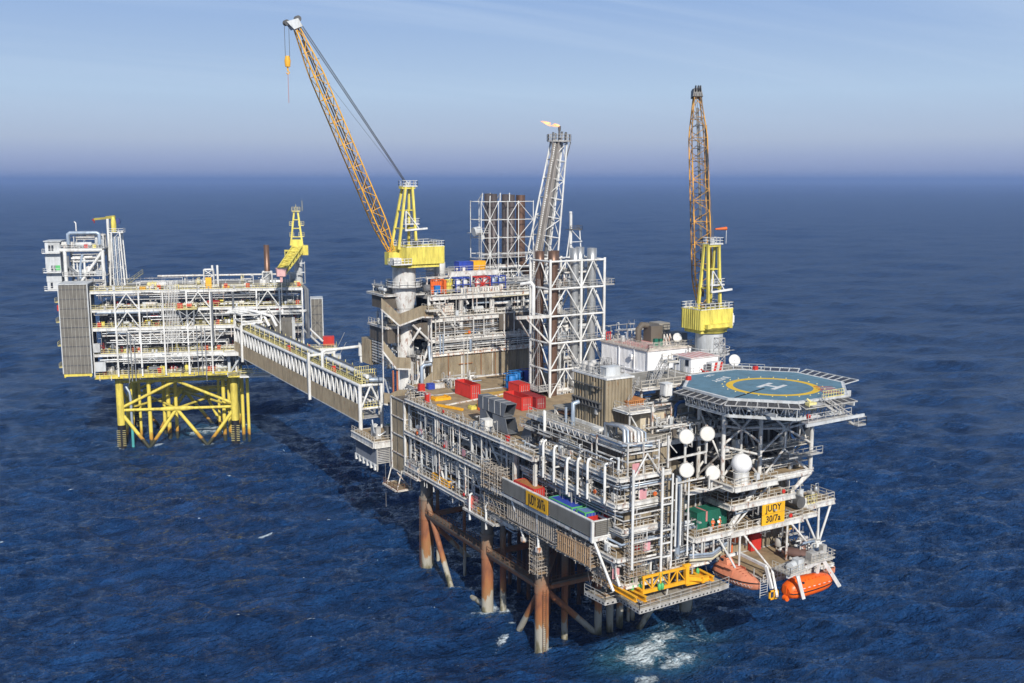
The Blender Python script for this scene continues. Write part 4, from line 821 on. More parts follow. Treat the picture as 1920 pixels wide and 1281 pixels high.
def crane(name, label, base, zb, ztop, rp, foot, tip, house, aframe, apex, boomM, pedM, dark, bw=2.7):
    bx, by = base
    K = thing(name, label, 'crane', (bx,by,zb), group='yellow lattice boom cranes on white pedestals')
    ped = part('pedestal', MB().lathe([(rp*1.05,zb),(rp,zb+3),(rp,ztop-12),(rp*.98,ztop-9),(rp*1.3,ztop-6.2),(rp*1.3,ztop)] if ztop-zb>16 else [(rp*1.02,zb),(rp,zb+.5),(rp,ztop-4.6),(rp*1.28,ztop-3.8),(rp*1.28,ztop)],bx,by,28), pedM, K)
    for z in (ztop-8.6,ztop-13): 
        if z > zb: part('flange_ring', MB().lathe([(rp*1.06,z),(rp*1.06,z+.2)],bx,by,28), galv, ped)
    zg = ztop-3.9 if ztop-zb > 16 else ztop-3.9
    ring = [(bx+(rp+1.9)*math.cos(a),by+(rp+1.9)*math.sin(a),zg) for a in np.linspace(0,2*math.pi,15)[:-1]]
    part('gallery', MB().prism([p[:2] for p in ring],zg-.15,zg), galv, K); part('gallery_rail', MB().rail(ring,closed=True,t=.08), whiteC, K)
    part('slew_ring', MB().lathe([(rp*1.2,ztop),(rp*1.45,ztop+.1),(rp*1.45,ztop+.6),(rp*1.7,ztop+.8),(rp*1.9,ztop+1.3)],bx,by,28), yel, K)
    x0,x1,y0,y1,z0,z1 = house
    h = MB().corr((x0,y0),(x1,y0),z0,z1,.62,.1).corr((x1,y0),(x1,y1),z0,z1,.62,.1).corr((x1,y1),(x0,y1),z0,z1,.62,.1).corr((x0,y1),(x0,y0),z0,z1,.62,.1); h.box(x0+.1,x1-.1,y0+.1,y1-.1,z0-.05,z1-.08)
    hs = part('machine_house', h, yel, K); part('house_roof', MB().box(x0-.05,x1+.05,y0-.05,y1+.05,z1,z1+.12), yel, hs)
    part('roof_rail', MB().rail([(x0,y0,z1+.1),(x1,y0,z1+.1),(x1,y1,z1+.1),(x0,y1,z1+.1)],closed=True,step=1.2,t=.08), whiteC, hs)
    part('base_frame', MB().box(x0+.5,x1-1,y0+.4,y1-.4,z0-.7,z0-.06).cbox(bx,by,ztop+1.1,rp*3,rp*3,.8), yel, K)
    part('winch', MB().tube((x0+2,y0+1,z1+.9),(x0+3.6,y0+1,z1+.9),.5,12), steel, K); part('winch', MB().tube((x1-2.2,y0+2,z1+.8),(x1-1,y0+2,z1+.8),.4,12), steel, K)
    A = MB(); top = Vector(apex)
    for (p,dx_) in aframe: A.bar(p,(top.x+dx_[0],top.y+dx_[1],top.z),.46)
    for t in (.33,.62): 
        L_ = [Vector(p).lerp(Vector((top.x+d[0],top.y+d[1],top.z)),t) for p,d in aframe]
        for i in range(len(L_)): A.bar(L_[i],L_[(i+1)%len(L_)],.22)
    A.box(top.x-1.5,top.x+1.5,top.y-.8,top.y+.8,top.z-.4,top.z+.1); af = part('a_frame', A, yel, K)
    part('platform_rail', MB().rail([(top.x-1.4,top.y-1,top.z+.1),(top.x+1.9,top.y-1,top.z+.1),(top.x+1.9,top.y+1,top.z+.1),(top.x-1.4,top.y+1,top.z+.1)],closed=True,step=.9,t=.08).box(top.x-1.4,top.x+1.9,top.y-1,top.y+1,top.z,top.z+.1), whiteC, af)
    zm = z1+(top.z-z1)*.38
    part('platform_rail', MB().rail([(top.x-1.3,top.y-1.6,zm),(top.x+2,top.y-1.6,zm),(top.x+2,top.y+1,zm)],step=.8,t=.07).box(top.x-1.3,top.x+2,top.y-1.6,top.y+1,zm-.1,zm), whiteC, af)
    part('ladder', MB().ladder((top.x+1.6,top.y+.9,z1),(top.x+1.5,top.y+.9,top.z),(1,0,0),.6), galv, af)
    part('sheave', MB().disc((top.x,top.y,top.z+.5),(0,1,0),.55,.5).disc((top.x,top.y+.5,top.z+.4),(0,1,0),.45,.2), greyw, af)
    part('aux_boom', MB().bar((top.x-1.4,top.y-1.8,zm-1.2),(top.x+3.6,top.y-1.8,zm-.9),.35).bar((top.x-1,top.y-1.8,zm+2.6),(top.x+1.8,top.y-1.8,zm-1),.16).bar((top.x-1.2,top.y-1.7,zm-1.2),(top.x-1.1,top.y-1.7,zm+2.7),.2), whiteC, af)
    # boom
    F_, T_ = Vector(foot), Vector(tip); d = (T_-F_).normalized(); side = d.cross(Vector((0,0,1))).normalized(); nrm = side.cross(d)
    bm = MB(); n = 20
    PP = lattice(bm, F_, T_, bw, bw*.92, bw*.85, bw*.75, side, nrm, n, .065, .13, lambda t: min(1, .45+t*4.5, .42+(1-t)*3.2))
    boom = part('boom', bm, boomM, K)
    part('boom_walkway', MB().bar(F_.lerp(T_,.05)+nrm*.1,F_.lerp(T_,.95)+nrm*.1,.5,.1).bar(F_.lerp(T_,.05)-nrm*.3+side*.3,F_.lerp(T_,.95)-nrm*.3+side*.3,.12), steel, boom)
    if dark:
        m = MB().bar(F_.lerp(T_,.04)+side*1.5,F_.lerp(T_,.86)+side*1.45,.16,.5,up=tuple(nrm)); m.bar(F_.lerp(T_,.04)+side*1.5+nrm*1,F_.lerp(T_,.86)+side*1.45+nrm*.9,.16,.4,up=tuple(nrm))
        for i in range(44): c = F_.lerp(T_,.04+.82*i/44)+side*1.5; m.bar(c-nrm*.2,c+nrm*1.1,.12)
        part('boom_ladder', m, steel, boom)
    for k in range(2,9):
        c = F_.lerp(T_,k/9.3); part('boom_bracket', MB().bar(c-side*1.2,c+side*1.2+nrm*1.0,.14).bar(c+nrm*.9,c+nrm*1.9,.1), steel, boom)
    hd = part('boom_head', MB().hexa([T_-side*1-nrm*.9,T_+side*1-nrm*.9,T_+side*1+nrm*.9,T_-side*1+nrm*.9],[T_+d*1.8-side*.7-nrm*1.6,T_+d*1.8+side*.7-nrm*1.6,T_+d*1.6+side*.7+nrm*.8,T_+d*1.6-side*.7+nrm*.8]), greyw if not dark else steel, boom)
    for s_ in (-.4,.1,.5): part('head_sheave', MB().disc(T_+d*1.5+nrm*.9+side*s_,side,.6,.14).disc(T_+d*1.6-nrm*1.5+side*s_,side,.55,.14), steel, hd)
    m = MB()
    for s_ in (-.7,-.35,.35,.7):
        m.tube(top+Vector((0,0,.5))+side*s_*.6, T_+d*.6+nrm*.9+side*s_, .045,5)
    m.tube(top+Vector((0,0,.3)), F_.lerp(T_,.8)+nrm*.9,.03,5); part('pendant_rope', m, steel, K)
    return K, T_+d*1.6-nrm*1.5
K1, hook = crane('pedestal_crane', 'yellow crane with a long amber boom raised over the bridge and its hook hanging', (5,62), 31.5, 57.2, 1.85,
    (2.2,62,60.6), (-16.4,62,103.4), (3.6,12.2,57.6,65,58.0,61.4), [((3.0,60,61),(-.7,-.8)),((3.0,63.8,61),(-.7,.8)),((7.0,60,61.2),(.8,-.8)),((7.0,63.8,61.2),(.8,.8))], (5.9,61.8,73.6), amber, white, False)
part('cab_gallery', MB().box(.6,4.6,57.2,60,58.0,58.15).rail([(.6,60,58.1),(.6,57.2,58.1),(4.6,57.2,58.1)],step=.8,t=.08).box(.8,2.6,57.8,59.6,58.2,59.4), whiteC, K1)
part('foot_bracket', MB().box(1.2,3.6,60.9,63.1,57.8,60.4), yel, K1)
h_ = part('hook_block', MB().sphere((hook.x,hook.y,97.2),.55,10,8).lathe([(.5,96.2),(.62,97.3),(.4,98.2)],hook.x,hook.y,10).tube((hook.x,hook.y,95.4),(hook.x,hook.y,96.3),.16,8).path([(hook.x,hook.y,95.5),(hook.x+.3,hook.y,95.1),(hook.x,hook.y,94.8),(hook.x-.3,hook.y,95.1)],.1,6), amber, K1)
part('hoist_rope', MB().tube((hook.x-.4,hook.y,98),(hook.x-.4,hook.y,hook.z),.05,5).tube((hook.x+.45,hook.y,98),(hook.x+.45,hook.y,hook.z),.05,5), steel, K1)
part('tag_line', MB().tube((hook.x,hook.y,89.5),(hook.x,hook.y,95),.05,5), paint('tag_red',(.5,.2,.15)), K1)
K2, hk2 = crane('pedestal_crane', 'yellow crane behind the white quarters with a dark grease streaked boom', (45,13), 37, 46.8, 2.0,
    (45.5,15.6,51.2), (49.5,23.6,90.6), (41.1,48.9,11,16.5,47.6,51.2), [((43.5,11.8,51.2),(-1.3,-.5)),((43.5,14.6,51.2),(-1.3,.5)),((46.4,11.8,51.2),(1.25,-.5)),((46.4,14.6,51.2),(1.25,.5))], (45.0,13,63.2), amberD, greyw, True, 3.2)
part('cab', MB().box(48.9,50,12,14.6,47.8,50.2).box(49.2,50.05,11.8,12,48.4,49.8), whiteC, K2); part('cab_panel', MB().box(49,50.1,11.88,11.98,48.6,49.4), red, K2)
W_ = thing('windsock', 'small orange windsock on a thin mast above the crane frame by the quarters', 'windsock', (47.6,12.6,64))
part('mast', MB().tube((47.9,12.4,63.3),(47.9,12.4,66.3),.06,6), whiteC, W_); part('sock', MB().tube((47.9,12.4,66.1),(45.6,12.9,66.0),.33,10,.14), orange, W_)
# ------------------------------------------------------------------ white lattice tower with exhaust stacks
E_ = thing('stack_tower', 'white braced lattice tower enclosing brown and bare steel exhaust stacks', 'lattice tower', (29,36,33))
LX = [22.6,29.8,35.3]; LY = [33.3,40.6]; LZ = [33,38.3,43.6,48.9,54.2,59.5]
for x in LX:
    for y in LY: part('tower_leg', MB().tube((x,y,33),(x,y,59.9),.27,10), whiteC, E_)
def xbay(a, b, z0, z1, up): # K brace in a bay
    m = (Vector(a)+Vector(b))/2
    lo, hi = (z0,z1) if up else (z1,z0)
    return [((a[0],a[1],lo),(m.x,m.y,hi)),((b[0],b[1],lo),(m.x,m.y,hi))]
for i in range(5):
    z0,z1 = LZ[i],LZ[i+1]
    for y in LY:
        for j in range(2):
            braces(E_,xbay((LX[j],y,0),(LX[j+1],y,0),z0,z1,True),.14,whiteC)
    for x in LX: braces(E_,xbay((x,LY[0],0),(x,LY[1],0),z0,z1,True),.13,whiteC)
    for y in LY: part('tower_girt', MB().tube((LX[0],y,z1),(LX[2],y,z1),.2,8), whiteC, E_)
    for x in LX: part('tower_girt', MB().tube((x,LY[0],z1),(x,LY[1],z1),.2,8), whiteC, E_)
for z,x0,x1 in ((54.2,22.6,35.3),(48.9,26,35.3),(43.6,24,35.3),(34.2,20.6,26)):
    part('service_deck', MB().box(x0,x1,35,40.4,z+.1,z+.2), galv, E_); part('railing', MB().rail([(x0,33.6,z+.2),(x1,33.6,z+.2)],toe=False), galv, E_)
part('side_gallery', MB().box(35.5,38,33.6,37.5,54.3,54.4).rail([(35.5,33.6,54.4),(38,33.6,54.4),(38,37.5,54.4)],step=.9,t=.07), galv, E_)
part('side_gallery', MB().box(20.2,22.4,33.6,41,34.2,34.3).rail([(20.2,41,34.3),(20.2,33.6,34.3),(22.4,33.6,34.3)],step=.9), galv, E_)
part('ladder', MB().ladder((22.0,36.5,34),(22.0,36.5,56),(0,1,0),.7).ladder((21.8,38.5,34),(21.8,38.5,50),(0,1,0),.7), galv, E_); part('ladder', MB().ladder((35.9,34.2,40),(35.9,34.2,54),(1,0,0),.7), galv, E_)
part('outrigger_beam', MB().bar((15,33.3,49.2),(22.6,33.3,49.0),.5,.6).bar((17.2,33.3,48.9),(22.4,33.3,43.8),.3).bar((15.6,33.5,48.9),(19.4,36,45),.24), white, E_)
part('riser_pipe', MB().path([(17.6,36,55.2),(18.9,34.4,55.6),(19.2,34,55),(19.2,34,49.4)],.36,10), whiteC, E_)
for k in range(12):
    x = 26.6+(k%6)*.32; y = 36.5+(k//6)*1.2; BK.add(E_,'pipe',MB().path([(x,y,33),(x,y,44+k*.9),(x+1.2,y,44.5+k*.9)],.12,6),(white,galv,pipeg)[k%3])
clutter(E_,24,35,35,40,54.3,58.5,n=18,pipes=12,axis='x',seed=51,hang=False); clutter(E_,24.5,35,34.6,40,43.7,48,n=16,pipes=14,axis='x',seed=52)
clutter(E_,24.5,29.5,34.2,40,33,43,n=26,pipes=18,axis='x',seed=53)
EX = [(23.4,38.5,61.2,.92,stackB,'brown scorched exhaust stack beside the ladder at the tower edge'),(24.3,35,61.4,1.0,stackB,'brown scorched exhaust stack behind the front corner leg of the white tower'),(27.0,38.5,61.2,.85,stackB,'brown scorched exhaust stack at the back of the white tower, half hidden by its neighbour'),
      (29.3,35,61.8,.92,stackG,'bare steel exhaust stack beside the middle leg of the white tower'),(33.0,38.7,61.7,.92,stackG,'bare steel exhaust stack at the back, half hidden by the middle leg'),(33.4,35,61.7,.98,stackG,'bare steel exhaust stack standing alone at the far end of the white tower')]
for (x,y,z,r_,mt,lb) in EX:
    s_ = thing('exhaust_stack', lb, 'exhaust stack', (x,y,33), group='round exhaust stacks inside the white lattice tower')
    part('flue', MB().lathe([(r_*.9,33),(r_*.9,58.6)],x,y,20), mt, s_); part('tip', MB().lathe([(r_,58.4),(r_,z),(r_*.9,z),(r_*.88,z-.6)],x,y,20), mt, s_)
    for zz in (39,45,51,56): part('band', MB().lathe([(r_*.93,zz),(r_*.93,zz+.15)],x,y,20), mt, s_)
# ------------------------------------------------------------------ turbine stacks on the process module
F2 = thing('turbine_cage', 'tall white open frame round the dark brown turbine stacks on the module roof', 'lattice frame', (33,70,51.2))
fx = [26.6,28.8,31.0,33.4,36.2,40.1]; fz = [51.2,54.5,58.6,62.2,66.2,70.2]
for x in fx:
    for y in (68,73): part('frame_leg', MB().tube((x,y,51.2),(x,y,70.4),.1,8), whiteC, F2)
for i,z in enumerate(fz[1:]):
    for y in (68,73): part('frame_girt', MB().tube((fx[0],y,z),(fx[-1],y,z),.08,6), whiteC, F2)
    for x in fx: part('frame_girt', MB().tube((x,68,z),(x,73,z),.07,6), whiteC, F2)
for i in range(5):
    for j in (0,1,3,4): 
        a,b = fx[j],fx[j+1]
        if j in (0,1,4,3): braces(F2,[((a,68,fz[i]),(b,68,fz[i+1])) if (i+j)%2 else ((b,68,fz[i]),(a,68,fz[i+1]))],.075,whiteC,n=6)
for x in (28.6,30.6,33.2,35.6): part('peak_brace', MB().tube((x-1.8,68,70.2),(x,71,72),.13,6).tube((x,71,72),(x,73,70.4),.13,6), whiteC, F2)
for z,a,b in ((57.6,26.2,38),(63.2,25.5,28.5)): part('service_deck', MB().box(a,b,68.2,72.8,z,z+.1).rail([(a,68,z+.1),(b,68,z+.1)],step=1), galv, F2)
clutter(F2,26.6,40,68.4,72.6,51.2,57,n=40,pipes=16,axis='x',seed=55,em=[galv,greyw,steel,hoodm])
part('air_drum', MB().tube((25.2,69,63.6),(26.9,69,63.9),1.0,16).tube((26.9,69,63.9),(27.6,69,62),.5,12), greyw, F2); part('ladder', MB().ladder((26.2,67.8,51.5),(26.2,67.8,63),(1,0,0),.6), galv, F2)
for k,(x,z,bend) in enumerate(((29.9,72,0),(31.3,71.9,0),(34.4,71.8,0),(35.9,71.7,0),(38.4,71.6,1))):
    lb = ['dark brown turbine stack nearest the air drum','dark brown turbine stack second from the air drum','dark brown turbine stack in the middle of the row of five','dark brown turbine stack beside the bent one','bare topped brown turbine stack that bends aside at its foot'][k]
    s_ = thing('turbine_stack', lb, 'exhaust stack', (x,70.8,51.2), group='brown turbine stacks in the white frame')
    if bend: part('flue', MB().path([(x,70.8,57.5),(x,70.8,z)],1.05,18), stackB, s_); part('elbow', MB().path([(x,70.8,58),(x+.1,70.8,56.4),(x+.9,70.8,54.9),(x+2.2,70.8,54.1),(x+4.4,70.8,53.9)],1.1,16), stackB, s_)
    else: part('flue', MB().lathe([(.86,54),(.86,z),(.8,z),(.78,z-.5)],x,70.8,18), paint('dark_stack',(.10,.085,.085),metal=.4,rust=.15), s_); part('transition', MB().hexa([(x-1.2,69.6,51.2),(x+1.2,69.6,51.2),(x+1.2,72,51.2),(x-1.2,72,51.2)],[(x-.7,70.1,54.2),(x+.7,70.1,54.2),(x+.7,71.5,54.2),(x-.7,71.5,54.2)]), galv, s_)
    for zz in (60,64,68): part('band', MB().lathe([(.9,zz),(.9,zz+.15)],x,70.8,18), steel, s_)
# ------------------------------------------------------------------ flare boom
FL = thing('flare_boom', 'leaning lattice flare boom with a grey ladder channel and ringed burner deck', 'flare boom', (44,70,51))
A,B = Vector((42.8,70.5,49)), Vector((49.2,71.5,83.8)); d = (B-A).normalized(); sx = Vector((1,0,-.18)).normalized(); sy = d.cross(sx).normalized(); P_ = []
n = 8
for i in range(n+1):
    t = i/n; c = A.lerp(B,t); w_ = 7.0*(1-t)+3.2*t; P_.append([c-sx*w_/2-sy*w_*.3, c+sx*w_/2-sy*w_*.3, c+sx*w_/2+sy*w_*.3, c-sx*w_/2+sy*w_*.3])
for k in range(4): part('boom_chord', MB().tube(P_[0][k],P_[n][k],.22,8), whiteC, FL)
for i in range(n):
    for a,b in ((0,1),(1,2),(2,3),(3,0)):
        braces(FL,[(P_[i][a],P_[i+1][b]) if i%2 else (P_[i][b],P_[i+1][a]),(P_[i+1][a],P_[i+1][b])],.11,whiteC,n=6)
l0, l1 = P_[0][0]+sx*.6, P_[n][0]+sx*.5
m = MB().bar(l0,l1,1.7,.25,up=tuple(sx)); m.bar(l0-sx*.8,l1-sx*.8,.12,.7).bar(l0+sx*.8,l1+sx*.8,.12,.7)
for i in range(70): c = l0.lerp(l1,i/70); m.bar(c-sx*.8-sy*.2,c+sx*.8-sy*.2,.1,.2)
part('ladder_channel', m, paint('rust_grey_channel',(.30,.275,.25),rust=.35,dirt=.4), FL)
part('flare_pipe', MB().tube((A.x+.8,69.8,51),(B.x-.1,71,84.5),.4,12), steel, FL); part('flare_pipe', MB().tube((A.x+1.6,70.2,51),(B.x+.5,71.4,84),.24,10), galv, FL)
rg = [(B.x+2.9*math.cos(a),B.y+2.4*math.sin(a),83.9) for a in np.linspace(0,2*math.pi,13)[:-1]]
part('burner_deck', MB().prism([p[:2] for p in rg],83.7,83.9), galv, FL); part('burner_rail', MB().rail(rg,closed=True,h=1.5,step=.7,t=.09), galv, FL)
for k,(dx,dy,h) in enumerate(((0,0,3.4),(-1.6,.2,2.0),(-.7,.6,1.8),(-.4,-.6,2.0),(.8,.2,2.2),(1.4,-.4,1.9),(2.0,.3,2.1))):
    part('burner_tip', MB().tube((B.x+dx,B.y+dy,83.9),(B.x+dx+.15,B.y+dy,83.9+h),.17 if k else .24,8).tube((B.x+dx+.1,B.y+dy,83.9+h*.7),(B.x+dx+.15,B.y+dy,83.9+h),.24 if k else .34,8), steel, FL)
braces(FL,[(P_[n-1][0],(B.x-2.6,B.y-1,83.7)),(P_[n-1][1],(B.x+2.6,B.y-1,83.7))],.12,steel)
fm = bpy.data.materials.new('flame'); fm.use_nodes = True; b_ = fm.node_tree.nodes['Principled BSDF']; b_.inputs['Base Color'].default_value = (.9,.35,.1,1)
nz_ = fm.node_tree.nodes.new('ShaderNodeTexNoise'); nz_.inputs['Scale'].default_value = 1.3; rp_ = fm.node_tree.nodes.new('ShaderNodeValToRGB'); rp_.color_ramp.elements[0].color = (.95,.22,.05,1); rp_.color_ramp.elements[1].color = (1,.66,.36,1); rp_.color_ramp.elements[0].position=.35; rp_.color_ramp.elements[1].position=.65
nt_ = fm.node_tree; tr_ = nt_.nodes.new('ShaderNodeBsdfTransparent'); ms_ = nt_.nodes.new('ShaderNodeMixShader'); n2_ = nt_.nodes.new('ShaderNodeTexNoise'); n2_.inputs['Scale'].default_value = 2.4; n2_.inputs['Detail'].default_value = 6; r2_ = nt_.nodes.new('ShaderNodeMapRange'); r2_.inputs[1].default_value = .42; r2_.inputs[2].default_value = .58; r2_.inputs[4].default_value = .85; nt_.links.new(n2_.outputs['Fac'],r2_.inputs[0]); nt_.links.new(r2_.outputs[0],ms_.inputs[0]); nt_.links.new(tr_.outputs[0],ms_.inputs[1]); nt_.links.new(b_.outputs[0],ms_.inputs[2]); nt_.links.new(ms_.outputs[0],nt_.nodes['Material Output'].inputs['Surface'])
fm.node_tree.links.new(nz_.outputs['Fac'],rp_.inputs[0]); fm.node_tree.links.new(rp_.outputs[0],b_.inputs['Emission Color']); b_.inputs['Emission Strength'].default_value = 1.0
m = MB(); r9 = random.Random(3); px,pz = B.x+.1,87.0; prev = None
for (w0,off) in ((.34,0),(.26,.25),(.2,-.2)):
    pts = [(px-.2,71.3+off*.3,87.3)]; 
    for k in range(1,8): pts.append((px-.75*k*(1-.15*abs(off)*4),71.3+off,87.25+.09*k+math.sin(k*1.3+off*9)*.16+.02*k*k*.3))
    rings = len(pts); 
    for i in range(rings-1): t = i/(rings-1); rr0 = w0*(.5+1.6*t)*(1-t)**.6+.05; t2=(i+1)/(rings-1); rr1 = w0*(.5+1.6*t2)*max(0,1-t2)**.6+.03; m.tube(pts[i],pts[i+1],rr0,8,rr1,cap=False)
single('gas_flame', m, fm, 'thin orange flame blown sideways from the flare tip', 'flame', (px,71.3,87.3))
V_ = thing('vent_mast', 'small white lattice mast with a vent pipe between the flare boom and the bare stacks', 'mast', (38.5,50,56))
m = MB(); tp = [(38.3,50,64.5),(40.6,50,64.5),(40.6,51.6,64.5)]
for a,b in (((35.6,49,52),(38.2,50,64.6)),((41,49,52),(40.6,50,64.6)),((38.5,52,52),(39.4,51.6,64.6))): part('mast_leg', MB().tube(a,b,.14,6), whiteC, V_)
for z in (56,59,62): braces(V_,[((36.6+.2*(z-56)*1.2,49.3,z),(40.9,49.5,z)),((40.9,49.5,z),(37.2+.2*(z-56),49.6,z+2.4))],.08,whiteC)
part('vent_pipe', MB().path([(38.6,50.4,54),(38.6,50.4,67.6),(38.4,50.2,68.3)],.32,10), whiteC, V_); part('mast_deck', MB().box(38,41,49.6,51.8,64.5,64.6).rail([(38,49.6,64.6),(41,49.6,64.6),(41,51.8,64.6)],step=.9,h=.8), steel, V_)
# ------------------------------------------------------------------ clad plant house on the roof
G = thing('plant_house', 'tall ribbed grey brown plant house with white edged roof next to the lattice tower', 'plant house', (6.5,-7,38))
x0,x1,y0,y1,z0,z1 = 4.2,8.8,-11.2,-2.4,38.0,45.7
part('house_wall', MB().corr((x0,y0),(x1,y0),z0,z1,.58,.16), clad, G); part('house_wall', MB().corr((x1,y0),(x1,y1),z0,z1,.58,.16), clad, G)
part('house_wall', MB().corr((x0,y1),(x0,y0),z0+.2,z1,.72,.26), clad, G); part('house_wall', MB().box(x0+.1,x1-.1,y0+.1,y1,z0,z1-.05), cladD, G)
part('corner_trim', MB().box(x0-.3,x0-.02,-6.4,-6.0,z0,z1).box(x0-.3,x0,y0-.1,y0+.15,z0,z1), clad, G)
part('base_beam', MB().box(x0-.5,x0-.05,y0-.6,y1,37.9,38.5), whiteC, G); part('base_beam', MB().box(x0-1.6,x0-.5,y0-.3,y0+1.6,38.0,38.6), whiteC, G)
part('house_roof', MB().box(x0-.25,x1+.25,y0-.25,y1+.25,z1,z1+.25), whiteC, G)
part('railing', MB().rail([(x0,y0+.9,z1+.25),(x0,y1,z1+.25),(x1,y1,z1+.25),(x1,y0+2,z1+.25)],step=.9,t=.07), galv, G); part('railing', MB().rail([(x0+.1,y0+4,z1+.25),(x1,y0+4,z1+.25)],step=.7,t=.07), galv, G)
part('roof_unit', MB().box(x0+.8,x0+3.4,y0+1.4,y0+3,z1+.25,z1+1.5).box(x0+.75,x0+3.45,y0+1.35,y0+3.05,z1+1.5,z1+1.6), greyw, G)
for k in range(4): part('roof_fan', MB().lathe([(.5,z1+.25),(.55,z1+1.2),(.45,z1+1.6),(.2,z1+1.7)],x0+1.2+k%2*1.6,y1-1.2-1.7*(k//2),12), galv, G)
part('roof_cage', MB().rail([(x0+1.8,y0+3.4,z1+.3),(x0+3.2,y0+3.4,z1+.3),(x0+3.2,y0+4.6,z1+.3),(x0+1.8,y0+4.6,z1+.3)],closed=True,h=2.2,step=.4,t=.06), galv, G)
for z in (42.0,41.2,44.4): part('cable_tray', MB().bar((x0-.55,y0+.8,z),(x0-.55,y1-.3,z),.35,.1), steel, G)
for k in range(9): part('tray_bracket', MB().box(x0-.7,x0-.2,y0+1+k*.9,y0+1.12+k*.9,41.0,42.2), steel, G)
part('wall_light', MB().box(x0-.6,x0-.3,-8.6,-8.0,43.6,45.0), clad, G); part('wall_light', MB().box(x0-.6,x0-.3,-9.4,-8.9,40.2,41.0), galv, G)
# ------------------------------------------------------------------ white quarters
Q = thing('quarters_block', 'big white ribbed accommodation block with a red striped railed roof', 'accommodation block', (38,22,38))
x0,x1,y0,y1,z0,z1 = 33,44.2,16,30.8,38,43.9
for a,b in (((x0,y0),(x1,y0)),((x1,y0),(x1,y1)),((x0,y1),(x0,y0))): part('house_wall', MB().corr(a,b,z0,z1-.25,.42,.07), whiteP, Q)
part('house_wall', MB().box(x0+.1,x1-.1,y0+.1,y1,z0,z1-.3), whiteP, Q)
for y in (20,24.8): part('wall_post', MB().box(x0-.22,x0-.02,y-.15,y+.15,z0,z1), whiteP, Q)
part('corner_post', MB().box(x0-.2,x0+.12,y0-.2,y0+.12,z0,z1), whiteP, Q); part('wall_band', MB().box(x0-.2,x0-.03,y0,y1,z0+1.5,z0+1.8), whiteP, Q)
part('roof', MB().box(x0-.25,x1+.2,y0-.25,y1+.2,z1-.25,z1), paint('roof_buff',(.62,.55,.50),dirt=.35,rust=.2), Q)
m = MB()
for k in range(7): m.box(x0+.8+k*.9,x0+1.3+k*.9,y0+1.5+k*.3,y1-3+k*.3,z1+.004,z1+.012)
part('roof_stripe', m, lineR, Q)
part('railing', MB().rail([(x0,y1,z1),(x0,y0,z1),(x1,y0,z1)],step=1.3,t=.07), railm, Q); part('railing', MB().rail([(x0+1,y1,z1),(x0+1,y0+1,z1),(x1,y0+1,z1)],step=1.3,t=.06), railm, Q)
part('wall_lamp', MB().box(x0-.6,x0-.2,20.3,20.9,42,42.6).box(x0-.5,x0-.2,20.4,20.7,41.6,42), whiteP, Q)
clutter(Q,34,43,26,36,z1,47,n=16,pipes=4,axis='x',seed=61,hang=False,em=[galv,cladD,greyw,hoodm],slim=True)
part('roof_hut', MB().box(39.6,42.4,23.6,26,z1,47.0), cladD, Q); part('roof_hut', MB().box(42.5,45.2,24.8,28,z1,47.2), paint('hvac_stone',(.30,.28,.24)), Q); part('roof_hut', MB().box(43,46.5,21,24,z1-.2,45.6), hoodm, Q)
part('roof_duct', MB().path([(37.6,25,z1),(37.6,25,46.4),(38.4,25,47.2),(39.8,25,47)],.6,10), cladD, Q)
for k in range(3): part('cable_drum_frame', MB().bar((39.4+k*.7,19.4,z1),(39.9+k*.7,20,z1+2),.14).bar((40.3+k*.7,19.4,z1),(39.9+k*.7,20,z1+2),.14), whiteR, Q)
part('switch_box', MB().box(36.6,37.4,18.6,19.2,z1,z1+1.5).box(37.8,38.5,18.6,19.2,z1,z1+1.4), greenC, Q)
part('red_frame', MB().rail([(33.6,30,z1),(34.6,30,z1)],h=1.6,step=.5,t=.15), red, Q)
def dish(name, label, c, nrm, r_, deep=.25, pole=None, group=None):
    t = thing(name, label, 'dish antenna', c, group=group); n_ = Vector(nrm).normalized(); c = Vector(c); a = n_.orthogonal().normalized(); b = n_.cross(a); vs = []; fs = []; k = 20
    for i in range(5):
        q = r_*i/4
        for j in range(k): an = 6.2832*j/k; vs.append(c+(a*math.cos(an)+b*math.sin(an))*max(q,.01)+n_*deep*((i/4)**2-1))
    for i in range(4):
        for j in range(k): fs.append((i*k+j,i*k+(j+1)%k,(i+1)*k+(j+1)%k,(i+1)*k+j))
    m = MB()._add(vs,fs,True); m._add([v-n_*.06 for v in vs],[f[::-1] for f in fs],True); part('reflector', m, whiteC, t)
    part('feed', MB().tube(c-n_*deep,c+n_*.5,.05,6), greyw, t)
    p = pole or (c.x,c.y,c.z-2); part('mount', MB().tube(c-n_*(deep+.1),c-n_*(deep+.5),.15,8).tube(Vector(p),c-n_*(deep+.5),.12,8), galv, t); return t
dish('satellite_dish','white satellite dish on the railed roof of the white quarters',(41.2,17.6,45.5),(-.5,-.85,.25),.85,pole=(41.4,18.2,43.9))
dish('satellite_dish','white satellite dish beside the helideck edge near the lattice aerial',(31.2,-9.0,46.0),(-.4,-.85,.3),.95,pole=(31.4,-8.5,43.8))
A_ = thing('aerial_mast', 'grey lattice aerial mast at the foot of the crane beyond the helideck', 'mast', (38.6,3,40)); m = MB(); lattice(m,(38.6,3,40),(38.6,3,47.5),1.6,1.3,1.6,1.3,(1,0,0),(0,1,0),7,.06,.08); part('lattice', m, galv, A_); part('aerial', MB().bar((38.6,3,45.2),(41.6,2.4,45.2),.06).bar((39.5,3,44.9),(39.5,3,45.5),.05).bar((40.4,3,44.9),(40.4,3,45.5),.05), galv, A_)
H_ = thing('white_hut', 'small white flat roofed hut with two dark windows beside the helideck', 'hut', (28,-3,43.6))
